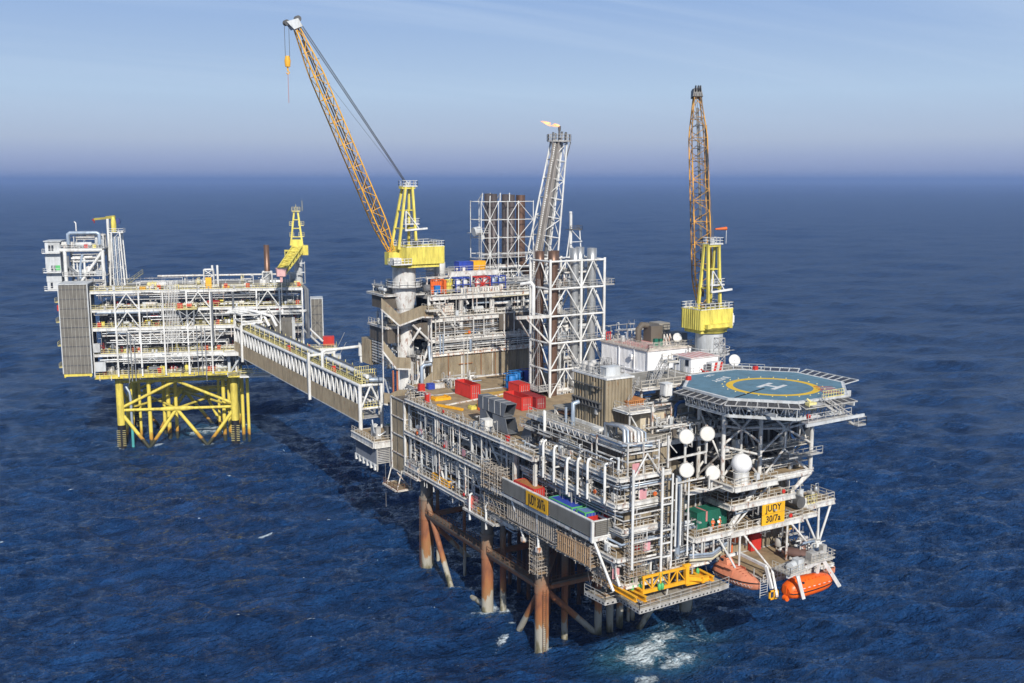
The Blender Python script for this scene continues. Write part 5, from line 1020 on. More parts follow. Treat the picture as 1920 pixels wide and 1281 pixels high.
part('hut_wall', MB().corr((25.4,-5),(31.2,-5),43.7,46.1,.4,.05).corr((25.4,-.4),(25.4,-5),43.7,46.1,.9,.03).box(25.5,31.1,-4.9,-.4,43.7,46.05), whiteP, H_)
part('hut_roof', MB().box(25.2,31.4,-5.2,-.2,46.1,46.25), paint('roof_pale',(.66,.58,.55),dirt=.3), H_); m = MB()
for k in range(5): m.box(25.8+k*1.1,26.3+k*1.1,-4.8,-.6,46.254,46.262)
part('roof_stripe', m, lineR, H_)
for y in (-1.8,-4.2): part('window', MB().box(25.3,25.36,y-.3,y+.5,44.8,45.8), glassm, H_)
part('door', MB().box(25.3,25.37,-3.4,-2.6,43.8,45.7), greyw, H_)
deck(U,24.5,36,-8,.5,43.65,'',floor=deckg,bh=.4); cols(U,[(25,-7.5),(35,-7.5),(35,0)],38,43.2,.35,galv)
X_ = thing('fire_monitor_cabin', 'red and white striped firefighting cabin with a water cannon at the helideck edge', 'cabin', (29,-7,43.7)); part('cabin', MB().box(27.8,30.2,-7.4,-6,43.7,45.6), whiteC, X_); part('stripe', MB().hexa([(28.0,-7.45,43.7),(28.5,-7.45,43.7),(28.5,-7.41,43.7),(28.0,-7.41,43.7)],[(28.5,-7.45,45.6),(29,-7.45,45.6),(29,-7.41,45.6),(28.5,-7.41,45.6)]).hexa([(29.2,-7.45,43.7),(29.7,-7.45,43.7),(29.7,-7.41,43.7),(29.2,-7.41,43.7)],[(29.7,-7.45,45.6),(30.15,-7.45,45.6),(30.15,-7.41,45.6),(29.7,-7.41,45.6)]), red, X_); part('window', MB().box(27.74,27.8,-7.2,-6.3,44.3,45.3), glassm, X_); part('cannon', MB().box(26.2,27.2,-7.5,-6.8,43.7,44.3).tube((26.2,-7.2,44.3),(25.4,-7.6,44.8),.16,8), red, X_)
# ------------------------------------------------------------------ helideck
def octo(a, b, cx=24.6, cy=-22.65): return [(cx-b,cy+a),(cx+b,cy+a),(cx+a,cy+b),(cx+a,cy-b),(cx+b,cy-a),(cx-b,cy-a),(cx-a,cy-b),(cx-a,cy+b)]
HD = thing('helideck', 'blue octagonal helideck with a yellow ring and a white H', 'helideck', (24.6,-22.65,45))
OC = octo(11.5,4.75)
part('deck_surface', MB().prism(OC,44.75,45.0), paint('helideck_blue',(.115,.215,.28),rough=.8,dirt=.25,streak=1,rust=.03,rustcol=(.2,.2,.18),scale=.5), HD)
inner = octo(11.1,4.6); m = MB()
for i in range(8): a,b = OC[i],OC[(i+1)%8]; c,d = inner[(i+1)%8],inner[i]; m._add([(a[0],a[1],45.004),(b[0],b[1],45.004),(c[0],c[1],45.004),(d[0],d[1],45.004)],[(3,2,1,0)])
part('edge_line', m, whiteC, HD)
m = MB()
for i in range(8): a,b = OC[i],OC[(i+1)%8]; m.bar((a[0],a[1],44.85),(b[0],b[1],44.85),.2,.34)
part('edge_kerb', m, greyw, HD)
cx,cy = 24.4,-24.6; vs = []; fs = []
for j in range(64):
    t = 2*math.pi*j/64; vs += [(cx+5.75*math.cos(t),cy+5.75*math.sin(t),45.008),(cx+6.75*math.cos(t),cy+6.75*math.sin(t),45.008)]
fs = [(2*j,2*j+1,(2*j+3)%128,(2*j+2)%128) for j in range(64)]
part('aiming_ring', MB()._add(vs,fs), paint('marking_yellow',(.72,.47,.04),rough=.8,dirt=.15,streak=1), HD)
ux,uy = Vector((.944,.33,0)), Vector((-.33,.944,0)); hc = Vector((24.5,-24.3,45.012)); m = MB()
def patch(c,l,w): m._add([c-ux*l/2-uy*w/2,c+ux*l/2-uy*w/2,c+ux*l/2+uy*w/2,c-ux*l/2+uy*w/2],[(0,1,2,3)])
patch(hc+uy*1.15,4.2,.75); patch(hc-uy*1.15,4.2,.75); patch(hc,.75,1.55)
part('letter', m, whiteC, HD)
m = MB(); bcol = [(34.9,-27.8),(33,-29.8),(30.6,-32.2)]
for k in range(5): x,y = 27.3+k*.55,-31.6+k*.95; m._add([(x,y,45.016),(x+2.0,y-1.8,45.016),(x+2.25,y-1.4,45.016),(x+.2,y+.4,45.016)],[(0,1,2,3)])
part('chevron_stripe', m, paint('marking_red',(.45,.06,.05),rough=.8,dirt=.2), HD); m = MB()
for k in range(4): x,y = 28.0+k*.55,-31.35+k*.95; m._add([(x+.2,y+.1,45.016),(x+1.9,y-1.5,45.016),(x+2.1,y-1.2,45.016),(x+.35,y+.45,45.016)],[(0,1,2,3)])
part('chevron_stripe', m, whiteC, HD)
part('dark_strip', MB().bar((22.4,-24.9,45.03),(14.2,-27.7,45.03),.3,.03), black, HD)  # plain black strip laid from the H out to the deck edge
def text(body, size, M, mat, parent, name='lettering', ext=.01, xs=1.0):
    cu = bpy.data.curves.new('t','FONT'); cu.body = body; cu.size = size; cu.align_x = 'CENTER'; cu.align_y = 'CENTER'; cu.extrude = ext; cu.space_character = 1.05; cu.offset = .02*size
    o = bpy.data.objects.new('t',cu); me = bpy.data.meshes.new_from_object(o); bpy.data.objects.remove(o); bpy.data.curves.remove(cu)
    off = OFF[parent.name]; mt = Matrix.Translation(-Vector(off)) @ M @ Matrix.Diagonal((xs,1,1,1)); me.transform(mt); me.materials.clear(); me.materials.append(mat)
    o = bpy.data.objects.new(name,me); C.objects.link(o); o.parent = parent; OFF[o.name] = off; return o
text('JUDY',1.5,Matrix.Translation((21.6,-16.4,45.02)) @ Matrix.Rotation(R(-160),4,'Z'),whiteC,HD,xs=1.3)
text('12.8 t',1.0,Matrix.Translation((22.2,-13.2,45.02)) @ Matrix.Rotation(R(-160),4,'Z'),whiteC,HD)
for k in range(24):
    t = 2*math.pi*k/24; part('deck_light', MB().lathe([(.12,45.0),(.12,45.06),(.05,45.1)],cx+7.3*math.cos(t),cy+7.3*math.sin(t),8), yelr, HD)
bot = octo(11.0,4.55); mids = []
for i in range(8):                            # perimeter truss under the deck edge
    a,b = Vector((*OC[i],44.6)),Vector((*OC[(i+1)%8],44.6)); c,d = Vector((*bot[i],42.4)),Vector((*bot[(i+1)%8],42.4))
    part('truss_chord', MB().bar(c,d,.35,.4), greyw, HD)
    for k in range(6):
        p,q = a.lerp(b,k/6),c.lerp(d,(k+.5)/6); r2 = a.lerp(b,(k+1)/6); braces(HD,[(p,q),(q,r2)],.09,greyw,n=6)
        BK.add(HD,'truss_post',MB().bar(c.lerp(d,k/6),p,.16),greyw)
for y in (-30,-26.5,-23,-19.5,-16): part('under_beam', MB().bar((14.5,y,43.9),(34.7,y,43.9),.3,.9), greyw, HD)
for x in (17,20.8,24.6,28.4,32.2): part('under_beam', MB().bar((x,-33,43.1),(x,-12.4,43.1),.25,.5), greyw, HD)
netm = paint('net_mesh',(.07,.07,.075),rough=.9)
for i in range(8):                            # sloping safety-net frames
    a,b = Vector(OC[i]),Vector(OC[(i+1)%8]); o = Vector(((a+b)/2-Vector((24.6,-22.65)))).normalized(); o3 = Vector((o.x,o.y,0)); wd = 2.7 if i in (1,2) else (1.6 if i in (4,5,6) else 0)
    if not wd: continue
    A3,B3 = Vector((*a,44.6)),Vector((*b,44.6)); up = Vector((0,0,.5 if i in (1,2) else -.3)); sp_ = (B3-A3).normalized()
    oa = .18
    P0,P1,P2,P3 = A3,B3,B3+o3*wd+up+sp_*wd*oa,A3+o3*wd+up-sp_*wd*oa
    m = MB()
    for k in range(1,12): m.bar(P0.lerp(P3,k/12),P1.lerp(P2,k/12),.06,.03)
    for k in range(1,30): m.bar(P0.lerp(P1,k/30),P3.lerp(P2,k/30),.05,.03)
    part('safety_net', m, netm, HD)
    m = MB(); m.bar(P3,P2,.14)
    for k in range(8): m.bar(P0.lerp(P1,k/7),P3.lerp(P2,k/7),.16,.12)
    part('net_frame', m, greyw if i in (1,2) else galv, HD)
part('railing', MB().rail([(19.8,-10.9,44.9),(29.4,-10.9,44.9),(33,-14,44.9)],h=1,step=1.2,t=.06), galv, HD)
for (x,y) in ((17,-14.4),(31.8,-13.2)): part('hose_box', MB().cbox(x,y,45,.7,.5,.6), red, HD)
# access stair and walkway outside the deck edge
part('walkway', MB().hexa([(18.6,-36,42.6),(26.5,-36.4,42.8),(26.5,-37.6,42.8),(18.6,-37.2,42.6)],[(18.6,-36,42.75),(26.5,-36.4,42.95),(26.5,-37.6,42.95),(18.6,-37.2,42.75)]).rail([(18.6,-37.2,42.75),(26.5,-37.5,42.95)],t=.07), galv, HD)
part('walkway_beam', MB().bar((18,-37.4,42.5),(28.6,-37.9,42.9),.28,.4), greyw, HD)
part('access_stair', MB().steps((23.4,-35.2,44.6),(27.6,-36.8,41.6),(.4,.9,0),1.1).rail([(23.6,-34.8,44.6),(27.8,-36.4,41.6)],toe=False,t=.07).rail([(23.2,-35.7,44.6),(27.4,-37.3,41.6)],toe=False,t=.07).box(20.8,23.5,-35.9,-34.4,44.5,44.6), galv, HD)
part('access_stair', MB().box(27.4,29,-38,-36.2,41.4,41.5).rail([(27.4,-38,41.5),(29,-38,41.5),(29,-36.2,41.5)],t=.07), galv, HD)
part('foam_monitor', MB().cbox(21.4,-34.9,43.9,1.4,.8,1).tube((21.4,-34.9,44.9),(20.9,-34.6,45.4),.14,8), yelr, HD); part('access_gate', MB().rail([(24.4,-34.3,45),(28.6,-34.2,45)],h=1,step=.5,t=.07), yelr, HD)
part('status_box', MB().box(19.6,20.1,-36.2,-35.9,43,43.6), red, HD)
part('side_cabinet', MB().box(11.8,13.1,-15.4,-14.1,43.2,45.0).box(11.7,13.2,-15.5,-14,45,45.1).box(11.76,11.8,-15.2,-14.3,43.4,44.8), whiteC, HD)
# ------------------------------------------------------------------ support tower of the helideck
HT = thing('helideck_tower', 'white cross braced tubular tower carrying the helideck over the quarters end', 'support tower', (25.6,-20,30))
for x in (16.6,23.9,34.6):
    for y in (-23,-17.6): part('tower_leg', MB().tube((x,y,30),(x,y,42.5),.32,12), white, HT)
for z,r_ in ((30.1,.42),(42.1,.3)):
    for y in (-23,-17.6): part('tower_girt', MB().tube((16.6,y,z),(34.6,y,z),r_,10), white, HT)
    for x in (16.6,23.9,34.6): part('tower_girt', MB().tube((x,-23,z),(x,-17.6,z),r_*.8,10), white, HT)
for y in (-23,-17.6):
    n1,n2 = (20.1,y,38.9),(29,y,37.8)
    braces(HT,[((16.6,y,41.8),n1),((23.9,y,41.8),n1),((16.6,y,36.9),n1),((23.9,y,36.2),n1),(n1,(20.1,y,35.4)),((16.6,y,39.7),n1),(n1,(23.9,y,38.6)),((16.6,y,32),(20.1,y,35.4)),((20.1,y,35.4),(23.9,y,31)),((16.6,y,36.6),(23.9,y,34.4)),
               ((23.9,y,41.8),n2),((34.6,y,41.8),n2),((23.9,y,34.6),n2),((34.6,y,34.8),n2),((23.9,y,38.4),n2),(n2,(34.6,y,38.2)),(n2,(29,y,34.8)),((28.8,y,34.6),(34.4,y,30.4)),((24.2,y,30.4),(28.8,y,34.6))],.19,white)
for x in (16.6,23.9,34.6): braces(HT,[((x,-23,34),(x,-17.6,41)),((x,-17.6,31),(x,-23,36))],.16,white)
braces(HT,[((23.9,-23,30),(18.4,-23,24)),((34.6,-23,30),(23.8,-23,23.6)),((34.6,-17.6,30),(36,-17.6,24)),((23.9,-23,42),(22,-27,44)),((34.6,-23,42),(36,-25,44.4)),((16.6,-23,42),(15,-24.5,44.4)),((34.6,-23,40.4),(38,-23,43.6))],.3,white)
for z,x0,x1 in ((34.6,24.2,34.4),(32.0,24.2,34.4),(34.4,17,23.6)):
    part('service_deck', MB().box(x0,x1,-22.4,-17.8,z-.12,z), galv, HT); part('railing', MB().rail([(x0,-22.6,z),(x1,-22.6,z)]), railm, HT)
part('service_deck', MB().box(28.4,35.4,-24.6,-22.8,33.4,33.5).rail([(28.4,-24.6,33.5),(35.4,-24.6,33.5)]), galv, HT)
clutter(HT,17,34,-22,-18,34.6,40,n=16,pipes=10,axis='x',seed=71,hang=False); clutter(HT,24.4,34,-22,-18,30.6,34,n=12,pipes=8,axis='x',seed=72)
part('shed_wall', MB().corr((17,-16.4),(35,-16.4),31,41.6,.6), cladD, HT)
# ------------------------------------------------------------------ drum antennas, radome
DN = Vector((-.5,-.84,.12)).normalized()
def drum(c, label, shade=False, r_=1.05, nrm=DN, pole=None, th=.75, mt=whiteC):
    c = Vector(c); t = thing('drum_antenna', label, 'antenna', c, group='round microwave drum antennas'); 
    part('drum', MB().tube(c-nrm*th,c,r_,24), mt, t); part('cover', MB().tube(c,c+nrm*.04,r_*.93,24), paint('dish_cover',(.70,.68,.64),dirt=.08,rough=.7) if mt is whiteC else mt, t); part('rim', MB().tube(c-nrm*.12,c+nrm*.02,r_*1.03,24), galv, t); 
    b = c-nrm*(th+.2); part('mount_frame', MB().box(b.x-.15,b.x+.15,b.y-.15,b.y+.15,c.z-1.5,c.z+1.1).bar(b+Vector((-1,0,.7)),b+Vector((1.2,0,.7)),.15).bar(b+Vector((-1,0,-.7)),b+Vector((1.2,0,-.7)),.15).bar(b+Vector((1.2,0,-.8)),b+Vector((1.2,0,.9)),.15).bar(b+Vector((1.2,0,-.7)),b+Vector((0,0,.7)),.1), white, t)
    part('pole', MB().tube((b.x,b.y,pole),(b.x,b.y,c.z),.18,8), white, t); return t
drum((8.8,-24,39.3),'white drum antenna beside the rust streaked cream wall, above another drum',pole=34.5)
drum((13.0,-23.6,39.1),'white drum antenna right under the helideck corner with dark truss shadows',pole=34.5)
drum((9.0,-24,34.4),'white drum antenna at the head of the white standpipes, below another drum',pole=31)
drum((13.9,-24,33.3),'white drum antenna between another drum and the white radome ball',pole=30.5)
drum((33.6,-19.6,33.7),'big grey drum antenna seen side on inside the helideck tower',r_=1.5,nrm=Vector((.93,-.36,0)).normalized(),pole=32,th=1.7,mt=hoodm)
drum((37.2,-19,36),'big dark drum antenna facing the open sea outside the helideck tower',r_=1.7,nrm=Vector((.95,.2,0)).normalized(),pole=34,th=1.2,mt=hoodm)
part('dish_frame', MB().bar((6.2,-23.2,35),(6.2,-23.2,39.6),.24).bar((6.2,-23.2,36.1),(13.4,-23,36.3),.26).bar((13.4,-23,36.3),(13.4,-23,38.4),.24).bar((6.2,-23.2,38.6),(7.6,-23.4,37),.15).bar((10.4,-24,31.6),(13.2,-24,30.9),.22).bar((13.2,-24,30.9),(17,-24,31.2),.22).bar((7,-23.6,32.6),(12,-24.4,33),.2).bar((13.2,-24,30.9),(13.2,-24,33),.22), white, U)
RD = thing('radome', 'white ball radome on a short drum in front of the helideck tower', 'radome', (18.4,-25,31.4))
part('ball', MB().sphere((18.4,-25,34.3),1.5,28,18,-.85), paint('radome_white',(.82,.82,.82),dirt=.05,rough=.4), RD); part('drum_base', MB().lathe([(1.15,31.5),(1.15,32.9),(1.2,33.0)],18.4,-25,28), whiteC, RD); part('plinth', MB().lathe([(1.5,31.4),(1.45,31.55)],18.4,-25,20), whiteR, RD)
# ------------------------------------------------------------------ name boards
signY = paint('sign_yellow',(.78,.42,.02),rough=.5,dirt=.1); inkm = paint('sign_black',(.02,.02,.02),dirt=.05)
# lay-down ledge with its windwall
LG = thing('laydown_ledge', 'long narrow loading ledge behind the slatted windwall, propped by white struts', 'ledge', (-1,-6,25.3))
part('deck_plate', MB().box(-3.8,2.4,-19.4,9.5,25.1,25.3), deckm, LG); part('edge_beam', MB().bar((-3.9,-19.4,25.0),(-3.9,9.5,25.0),.25,.5).bar((-3.9,-19.5,25),(2.4,-19.5,25),.25,.5), white, LG)
braces(LG,[((-3.6,3.6,25),(-2.8,1,18.9)),((-3.6,-19.2,25),(-2.6,-22.8,18.4)),((-3.6,-6,25),(-1,-6,20.6)),((-3.4,-4,25),(-3.2,-4,19)),((-1.8,-19.2,25),(-1.4,-22.6,18.8))],.2,whiteC)
part('strut_foot', MB().cbox(-2.8,1,18.3,.8,.8,.7).cbox(-3.2,-4,18.2,.7,.7,.8), whiteR, LG)
WW = thing('windwall', 'long grey slatted windwall along the loading ledge', 'windwall', (-4,-7,25.5))
for (y0,y1) in ((-19.4,-8.4),(-2.0,5.6)):
    m = MB()
    for k in range(9): z = 25.55+k*.245; m._add([(-4.18,y0,z),(-4.18,y1,z),(-4.02,y1,z+.19),(-4.02,y0,z+.19),(-4.1,y0,z-.03),(-4.1,y1,z-.03)],[(0,3,2,1),(0,1,5,4)]); m.bar((-4.05,y0,z+.2),(-4.05,y1,z+.2),.06,.06)
    part('slat_panel', m, paint('slat_grey',(.17,.165,.15),rough=.6,rust=.15,dirt=.3), WW)
    part('back_panel', MB().box(-4.0,-3.96,y0,y1,25.5,27.7), cladD, WW)
for y in np.arange(-19.4,5.7,2.78): part('wall_post', MB().box(-4.0,-3.8,y-.08,y+.08,25.2,27.8), greyw, WW)
m = MB()
for k in range(7): z = 25.65+k*.29; m.box(-3.6,-.4,-19.72,-19.68,z,z+.2)
part('end_panel', m, MATS['slat_grey'], WW); part('end_panel', MB().box(-3.6,-.4,-19.66,-19.62,25.6,27.7), cladD, WW)
part('cap_rail', MB().box(-4.15,-3.75,-19.5,5.7,27.72,27.85).box(-4,-.2,-19.8,-19.5,27.72,27.85).box(-4.25,-3.85,-19.8,-19.45,24.7,27.8).box(-.5,-.2,-19.8,-19.5,25,27.8).box(-4,-.2,-19.75,-19.55,25.3,25.5), whiteC, WW)
S1 = thing('name_board', 'long yellow name board with black letters on the slatted windwall', 'sign', (-4.25,-5.2,26.6), group='yellow platform name boards')
part('board', MB().box(-4.3,-4.24,-8.35,-2.05,25.5,27.75), signY, S1)
text('JUDY 30/7a',2.15,Matrix.Translation((-4.32,-5.2,26.6)) @ Matrix(((0,0,-1,0),(-1,0,0,0),(0,1,0,0),(0,0,0,1))),inkm,S1,xs=.445,ext=.012)
S2 = thing('name_board', 'square yellow name board with two lines of black letters below the helideck tower', 'sign', (26.4,-23.6,25), group='yellow platform name boards')
part('board', MB().box(24.1,28.75,-23.75,-23.68,25.16,26.75), signY, S2); part('board', MB().box(24.1,28.75,-23.75,-23.68,23.45,25.1), signY, S2)
for t_,z in (('JUDY',25.95),('30/7a',24.28)): text(t_,1.42,Matrix.Translation((26.4,-23.77,z)) @ Matrix.Rotation(R(90),4,'X'),inkm,S2,xs=.92,ext=.012)
# ------------------------------------------------------------------ containers
def container(name, label, x0,x1,y0,y1,z0,h, mt, trim=None, open_top=False, lid=None, door_end='f', cat='container', group='shipping containers and skips on deck'):
    t = thing(name, label, cat, ((x0+x1)/2,(y0+y1)/2,z0), group=group); e = .06; z1 = z0+h
    part('side_panel', MB().corr((x0+e,y0),(x1-e,y0),z0+.15,z1-.1,.3,.05), mt, t); part('side_panel', MB().corr((x1,y0+e),(x1,y1-e),z0+.15,z1-.1,.3,.05), mt, t)
    part('side_panel', MB().corr((x1-e,y1),(x0+e,y1),z0+.15,z1-.1,.3,.05), mt, t); part('side_panel', MB().corr((x0,y1-e),(x0,y0+e),z0+.15,z1-.1,.3,.05), mt, t)
    m = MB(); q = .09
    for x in (x0,x1):
        for y in (y0,y1): m.box(x-q,x+q,y-q,y+q,z0,z1+.03)
        for z in (z0+.1,z1-.02): m.box(x-.07,x+.07,y0+q,y1-q,z-.09,z+.09)
    for y in (y0,y1):
        for z in (z0+.1,z1-.02): m.box(x0+q,x1-q,y-.07,y+.07,z-.09,z+.09)
    part('corner_frame', m, trim or mt, t)
    if open_top: part('floor', MB().box(x0+.1,x1-.1,y0+.1,y1-.1,z0+.1,z0+.25), mt, t)
    else: part('roof', MB().box(x0+.05,x1-.05,y0+.05,y1-.05,z1-.06,z1+.02), lid or mt, t)
    if door_end == 'f':
        m = MB()
        for k in (.2,.4,.6,.8): x = x0+(x1-x0)*k; m.tube((x,y0-.1,z0+.2),(x,y0-.1,z1-.15),.03,6).box(x-.1,x+.1,y0-.14,y0-.06,z0+1,z0+1.1)
        part('lock_bar', m, galv, t)
    return t
container('shipping_container','long blue container with green corner frame behind the slatted windwall',-3.75,-1.4,-14.0,-7.95,25.3,2.85,blue,green)
container('shipping_container','short blue container with green frame and pale blue roof at the end of the windwall',-3.4,-.7,-16.9,-14.8,25.3,2.85,blue,green,lid=paint('faded_blue',(.13,.22,.42),dirt=.3,rust=.1))
container('shipping_container','red container with a rust covered roof at the scaffolded end of the windwall',-3.75,-1.9,-3.6,2.4,25.3,2.85,red,lid=rusty)
container('open_skip','low red open skip tucked behind the corner of the windwall',-3.4,-.6,-19.2,-17.3,25.3,2.3,red,open_top=True)
container('shipping_container','small red container in the shade between pipes behind the blue containers',2.6,4.6,-6.4,-3.6,25.3,2.3,red,door_end='')
container('open_skip','tall red open container standing alone on the tan pipe deck',8.6,10.6,39.8,46.2,33.0,2.7,red,open_top=True)
container('open_skip','red open container behind the grey duct hoods, first of two side by side',11.8,14.0,26,32.5,33,2.4,red,open_top=True)
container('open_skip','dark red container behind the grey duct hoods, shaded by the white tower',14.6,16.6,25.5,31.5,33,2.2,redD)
container('shipping_container','red container at the foot of the white lattice tower ladder',17.9,20.2,37,41,33,2.3,red,door_end='f')
container('cargo_basket','orange open basket beside the grey duct hood on the pipe deck',5.2,8.4,24.8,30.6,33,1.9,orange,open_top=True,cat='basket')
container('shipping_container','green container with a strapped roof beside two people in orange',13.6,19.2,-21.2,-18.8,24.0,2.5,greenC,door_end='')
part('roof_strap', MB().box(15.2,15.5,-21.24,-18.76,26.5,26.56).box(15.2,15.5,-21.3,-21.24,25,26.56), lineR, bpy.data.objects[[o.name for o in bpy.data.objects if o.get('label','').startswith('green container')][0]])
container('yellow_skip','yellow ribbed skip on the lowest walkway near the stair tower',-1.9,-.2,29,35.6,19.5,1.3,frameY,open_top=True,cat='skip')
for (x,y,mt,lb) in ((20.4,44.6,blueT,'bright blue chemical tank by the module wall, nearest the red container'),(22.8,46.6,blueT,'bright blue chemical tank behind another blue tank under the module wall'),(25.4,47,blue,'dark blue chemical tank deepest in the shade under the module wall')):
    t = thing('chemical_tank',lb,'tank',(x,y,33),group='blue chemical tanks under the module wall'); part('shell', MB().lathe([(1,33.3),(1.05,33.4),(1.05,35.6),(.8,35.9),(.2,36)],x,y,16), mt, t); part('skid', MB().cbox(x,y,33,2.3,2.3,.28), rusty, t); part('frame', MB().rail([(x-1.1,y-1.1,33.2),(x+1.1,y-1.1,33.2),(x+1.1,y+1.1,33.2),(x-1.1,y+1.1,33.2)],closed=True,h=2.9,step=2.2,t=.1), mt, t)
for k,(x,y,lx,ly,mt,lb) in enumerate(((3.4,42.4,3.4,2.2,frameY,'flat stack of yellow beams on the tan pipe deck'),(2.4,33.6,5.4,.6,frameY,'single long yellow beam lying along the tan deck edge'),(5.2,32,2.2,1.6,yel,'small heap of yellow frames next to the orange basket'))):
    m = MB()
    for i in range(4 if k!=1 else 1):
        if k == 1: m.bar((.2,37.4,33.25),(2.4,31.4,33.25),.5,.4)
        else: m.box(x-lx/2,x+lx/2,y-ly/2+i*ly/4,y-ly/2+i*ly/4+ly/6,33.02,33.5); 
    if k != 1: m.box(x-lx/2+.2,x-lx/2+.5,y-ly/2,y+ly/2,33.5,33.7).box(x+lx/2-.5,x+lx/2-.2,y-ly/2,y+ly/2,33.5,33.7)
    single('steel_beams' if False else 'beam_stack', m, mt, lb, 'beams', (x,y,33))
for (x,y,w_,d_,h,mt,lb) in ((6.2,52.6,1.4,1.2,1.1,blue,'low blue crate by the stairs at the back of the pipe deck'),(8.2,53,2.2,1.4,.8,white,'white tarpaulin covered crate by the stairs at the back of the pipe deck'),(3.6,51.5,1.2,1.0,1.4,red,'small red box near the stair tower on the pipe deck'),(.2,41.6,.9,.8,1.7,red,'red hose cabinet with white disc at the pipe deck edge'),(-1.2,15.8,1.6,1.6,2.0,whiteC,'white cabinet on the deck edge walkway beside the grey ducts')):
    single('deck_box', MB().cbox(x,y,33,w_,d_,h).cbox(x,y,33+h,w_+.1,d_+.1,.08).cbox(x,y-d_/2-.02,33.1,w_*.8,.04,h*.8), mt, lb, 'box', (x,y,33))
single('deck_rail', MB().bar((.5,36.6,33.12),(20,41.2,33.12),.35,.22), whiteR, 'low white rail crossing the tan pipe deck', 'rail', (10,39,33))
m = MB()
for k in range(4): m.box(11.5+k*.01,20+k*.01,38.6+k*1.3,39.6+k*1.3,33.004,33.06)
single('deck_mat', m, paint('mat_ochre',(.50,.31,.07),rough=.8,dirt=.3), 'ochre walkway mats on the tan deck behind the red container', 'mat', (16,41,33))
def framed_tank(label, x, y, z, mt, tank):
    t = thing('tank_frame',label,'framed tank',(x,y,z),group='framed chemical tanks on the module roof'); m = MB(); a = 1.7
    for sx_ in (-a,0,a):
        for sy_ in (-1.1,1.1): m.bar((x+sx_,y+sy_,z),(x+sx_,y+sy_,z+2.9),.16)
    for zz in (z+.1,z+1.5,z+2.85): m.bar((x-a,y-1.1,zz),(x+a,y-1.1,zz),.16).bar((x-a,y+1.1,zz),(x+a,y+1.1,zz),.16).bar((x-a,y-1.1,zz),(x-a,y+1.1,zz),.16).bar((x+a,y-1.1,zz),(x+a,y+1.1,zz),.16)
    if mt is red: m.bar((x-a,y-1.1,z),(x+a,y-1.1,z+2.9),.14).bar((x+a,y-1.1,z),(x-a,y-1.1,z+2.9),.14)
    part('frame', m, mt, t)
    for sx_ in (-.85,.85): part('tank', MB().lathe([(.3,z+.4),(.7,z+.5),(.72,z+2.2),(.5,z+2.5),(.15,z+2.6)],x+sx_,y,14), tank, t)
framed_tank('blue framed pair of white chemical tanks nearest the crane on the module roof',17.7,61,51.6,blue,whiteC); framed_tank('red cross braced frame with white tanks on the module roof',22.5,61,51.6,red,whiteC); framed_tank('blue framed tanks beside the red frame, nearest the white tower',26.6,61.4,51.6,blue,pipeb); 
for (x0,x1,mt,lb) in ((18.4,21.7,blue,'dark blue box container on the raised upper deck'),(22.0,24.8,frameY,'yellow box container on the raised upper deck beside the blue one')):
    container('tote_box',lb,x0,x1,63,65,55.5,2.1,mt,door_end='',group='boxes on the raised module deck')
SL = thing('white_silo','white silo inside a tall ladder cage on the module roof','silo',(13.4,64,54)); part('shell', MB().lathe([(.9,54),(1.25,54.6),(1.25,57.6),(.7,58.6),(.6,59.6),(.25,59.8)],14.2,64,16), whiteC, SL); part('cage', MB().rail([(11.4,63,51.4),(12.8,63,51.4),(12.8,64.6,51.4),(11.4,64.6,51.4)],closed=True,h=8,step=.5,t=.07,toe=False).rail([(11.4,63,55),(12.8,63,55)],h=3,step=.5,t=.06), galv, SL); part('leg', MB().cbox(14.2,64,51.3,1.6,1.6,2.8), galv, SL)
single('orange_rack', MB().rail([(10.4,60.4,51.4),(13.4,60.4,51.4)],h=3,step=.5,t=.16).box(13.2,13.8,60,60.8,51.4,54.2).box(10.6,13,60.5,61.2,51.4,54), orange, 'orange pipe rack under the white beam on the module roof', 'rack', (12,60.4,51.4))
single('yellow_rack', MB().rail([(14,60.5,51.4),(15.6,60.5,51.4),(15.6,61.6,51.4),(14,61.6,51.4)],closed=True,h=2.8,step=.4,t=.14).box(14.1,15.5,60.6,61.5,51.4,53.6), yel, 'yellow bottle rack next to the orange rack on the module roof', 'rack', (14.8,61,51.4))
single('blue_cabinet', MB().box(11,12.2,59.6,60.4,51.5,53.2).box(11.1,12.1,59.55,59.6,51.6,53.1), blueT, 'bright blue cabinet in front of the orange rack', 'cabinet', (11.6,60,51.4))
# ------------------------------------------------------------------ duct hoods and access frames on the deck edge
DU = thing('duct_hood','two stacked dark grey air ducts with open mouths on the pipe deck edge','air duct',(.6,14,33))
def duct(x0,x1,ym,ye,z0,z1,drop):
    m = MB(); t = .08                         # open-mouthed box: side plates, top, floor, and a slanted mouth
    for (a,b) in ((x0,x0+t),(x1-t,x1)): m.hexa([(a,ym+drop,z0),(b,ym+drop,z0),(b,ye,z0),(a,ye,z0)],[(a,ym,z1),(b,ym,z1),(b,ye,z1),(a,ye,z1)])
    m.box(x0,x1,ym,ye,z1-.002,z1+t).box(x0,x1,ym+drop,ye,z0-t,z0+.002).box(x0,x1,ye-.1,ye,z0,z1); return m
part('upper_duct', duct(-.4,1.6,10.6,20.4,36.2,38.3,1.0), hoodm, DU); part('lower_duct', duct(-.5,1.5,10.8,15.2,33.6,35.9,-.9), hoodm, DU)
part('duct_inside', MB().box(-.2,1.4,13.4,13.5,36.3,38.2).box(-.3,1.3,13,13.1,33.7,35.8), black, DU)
for y in (12.6,14.6,16.6,18.6): part('duct_seam', MB().box(-.46,-.4,y-.06,y+.06,36.2,38.3).box(-.4,1.6,y-.06,y+.06,38.38,38.43), galv, DU)
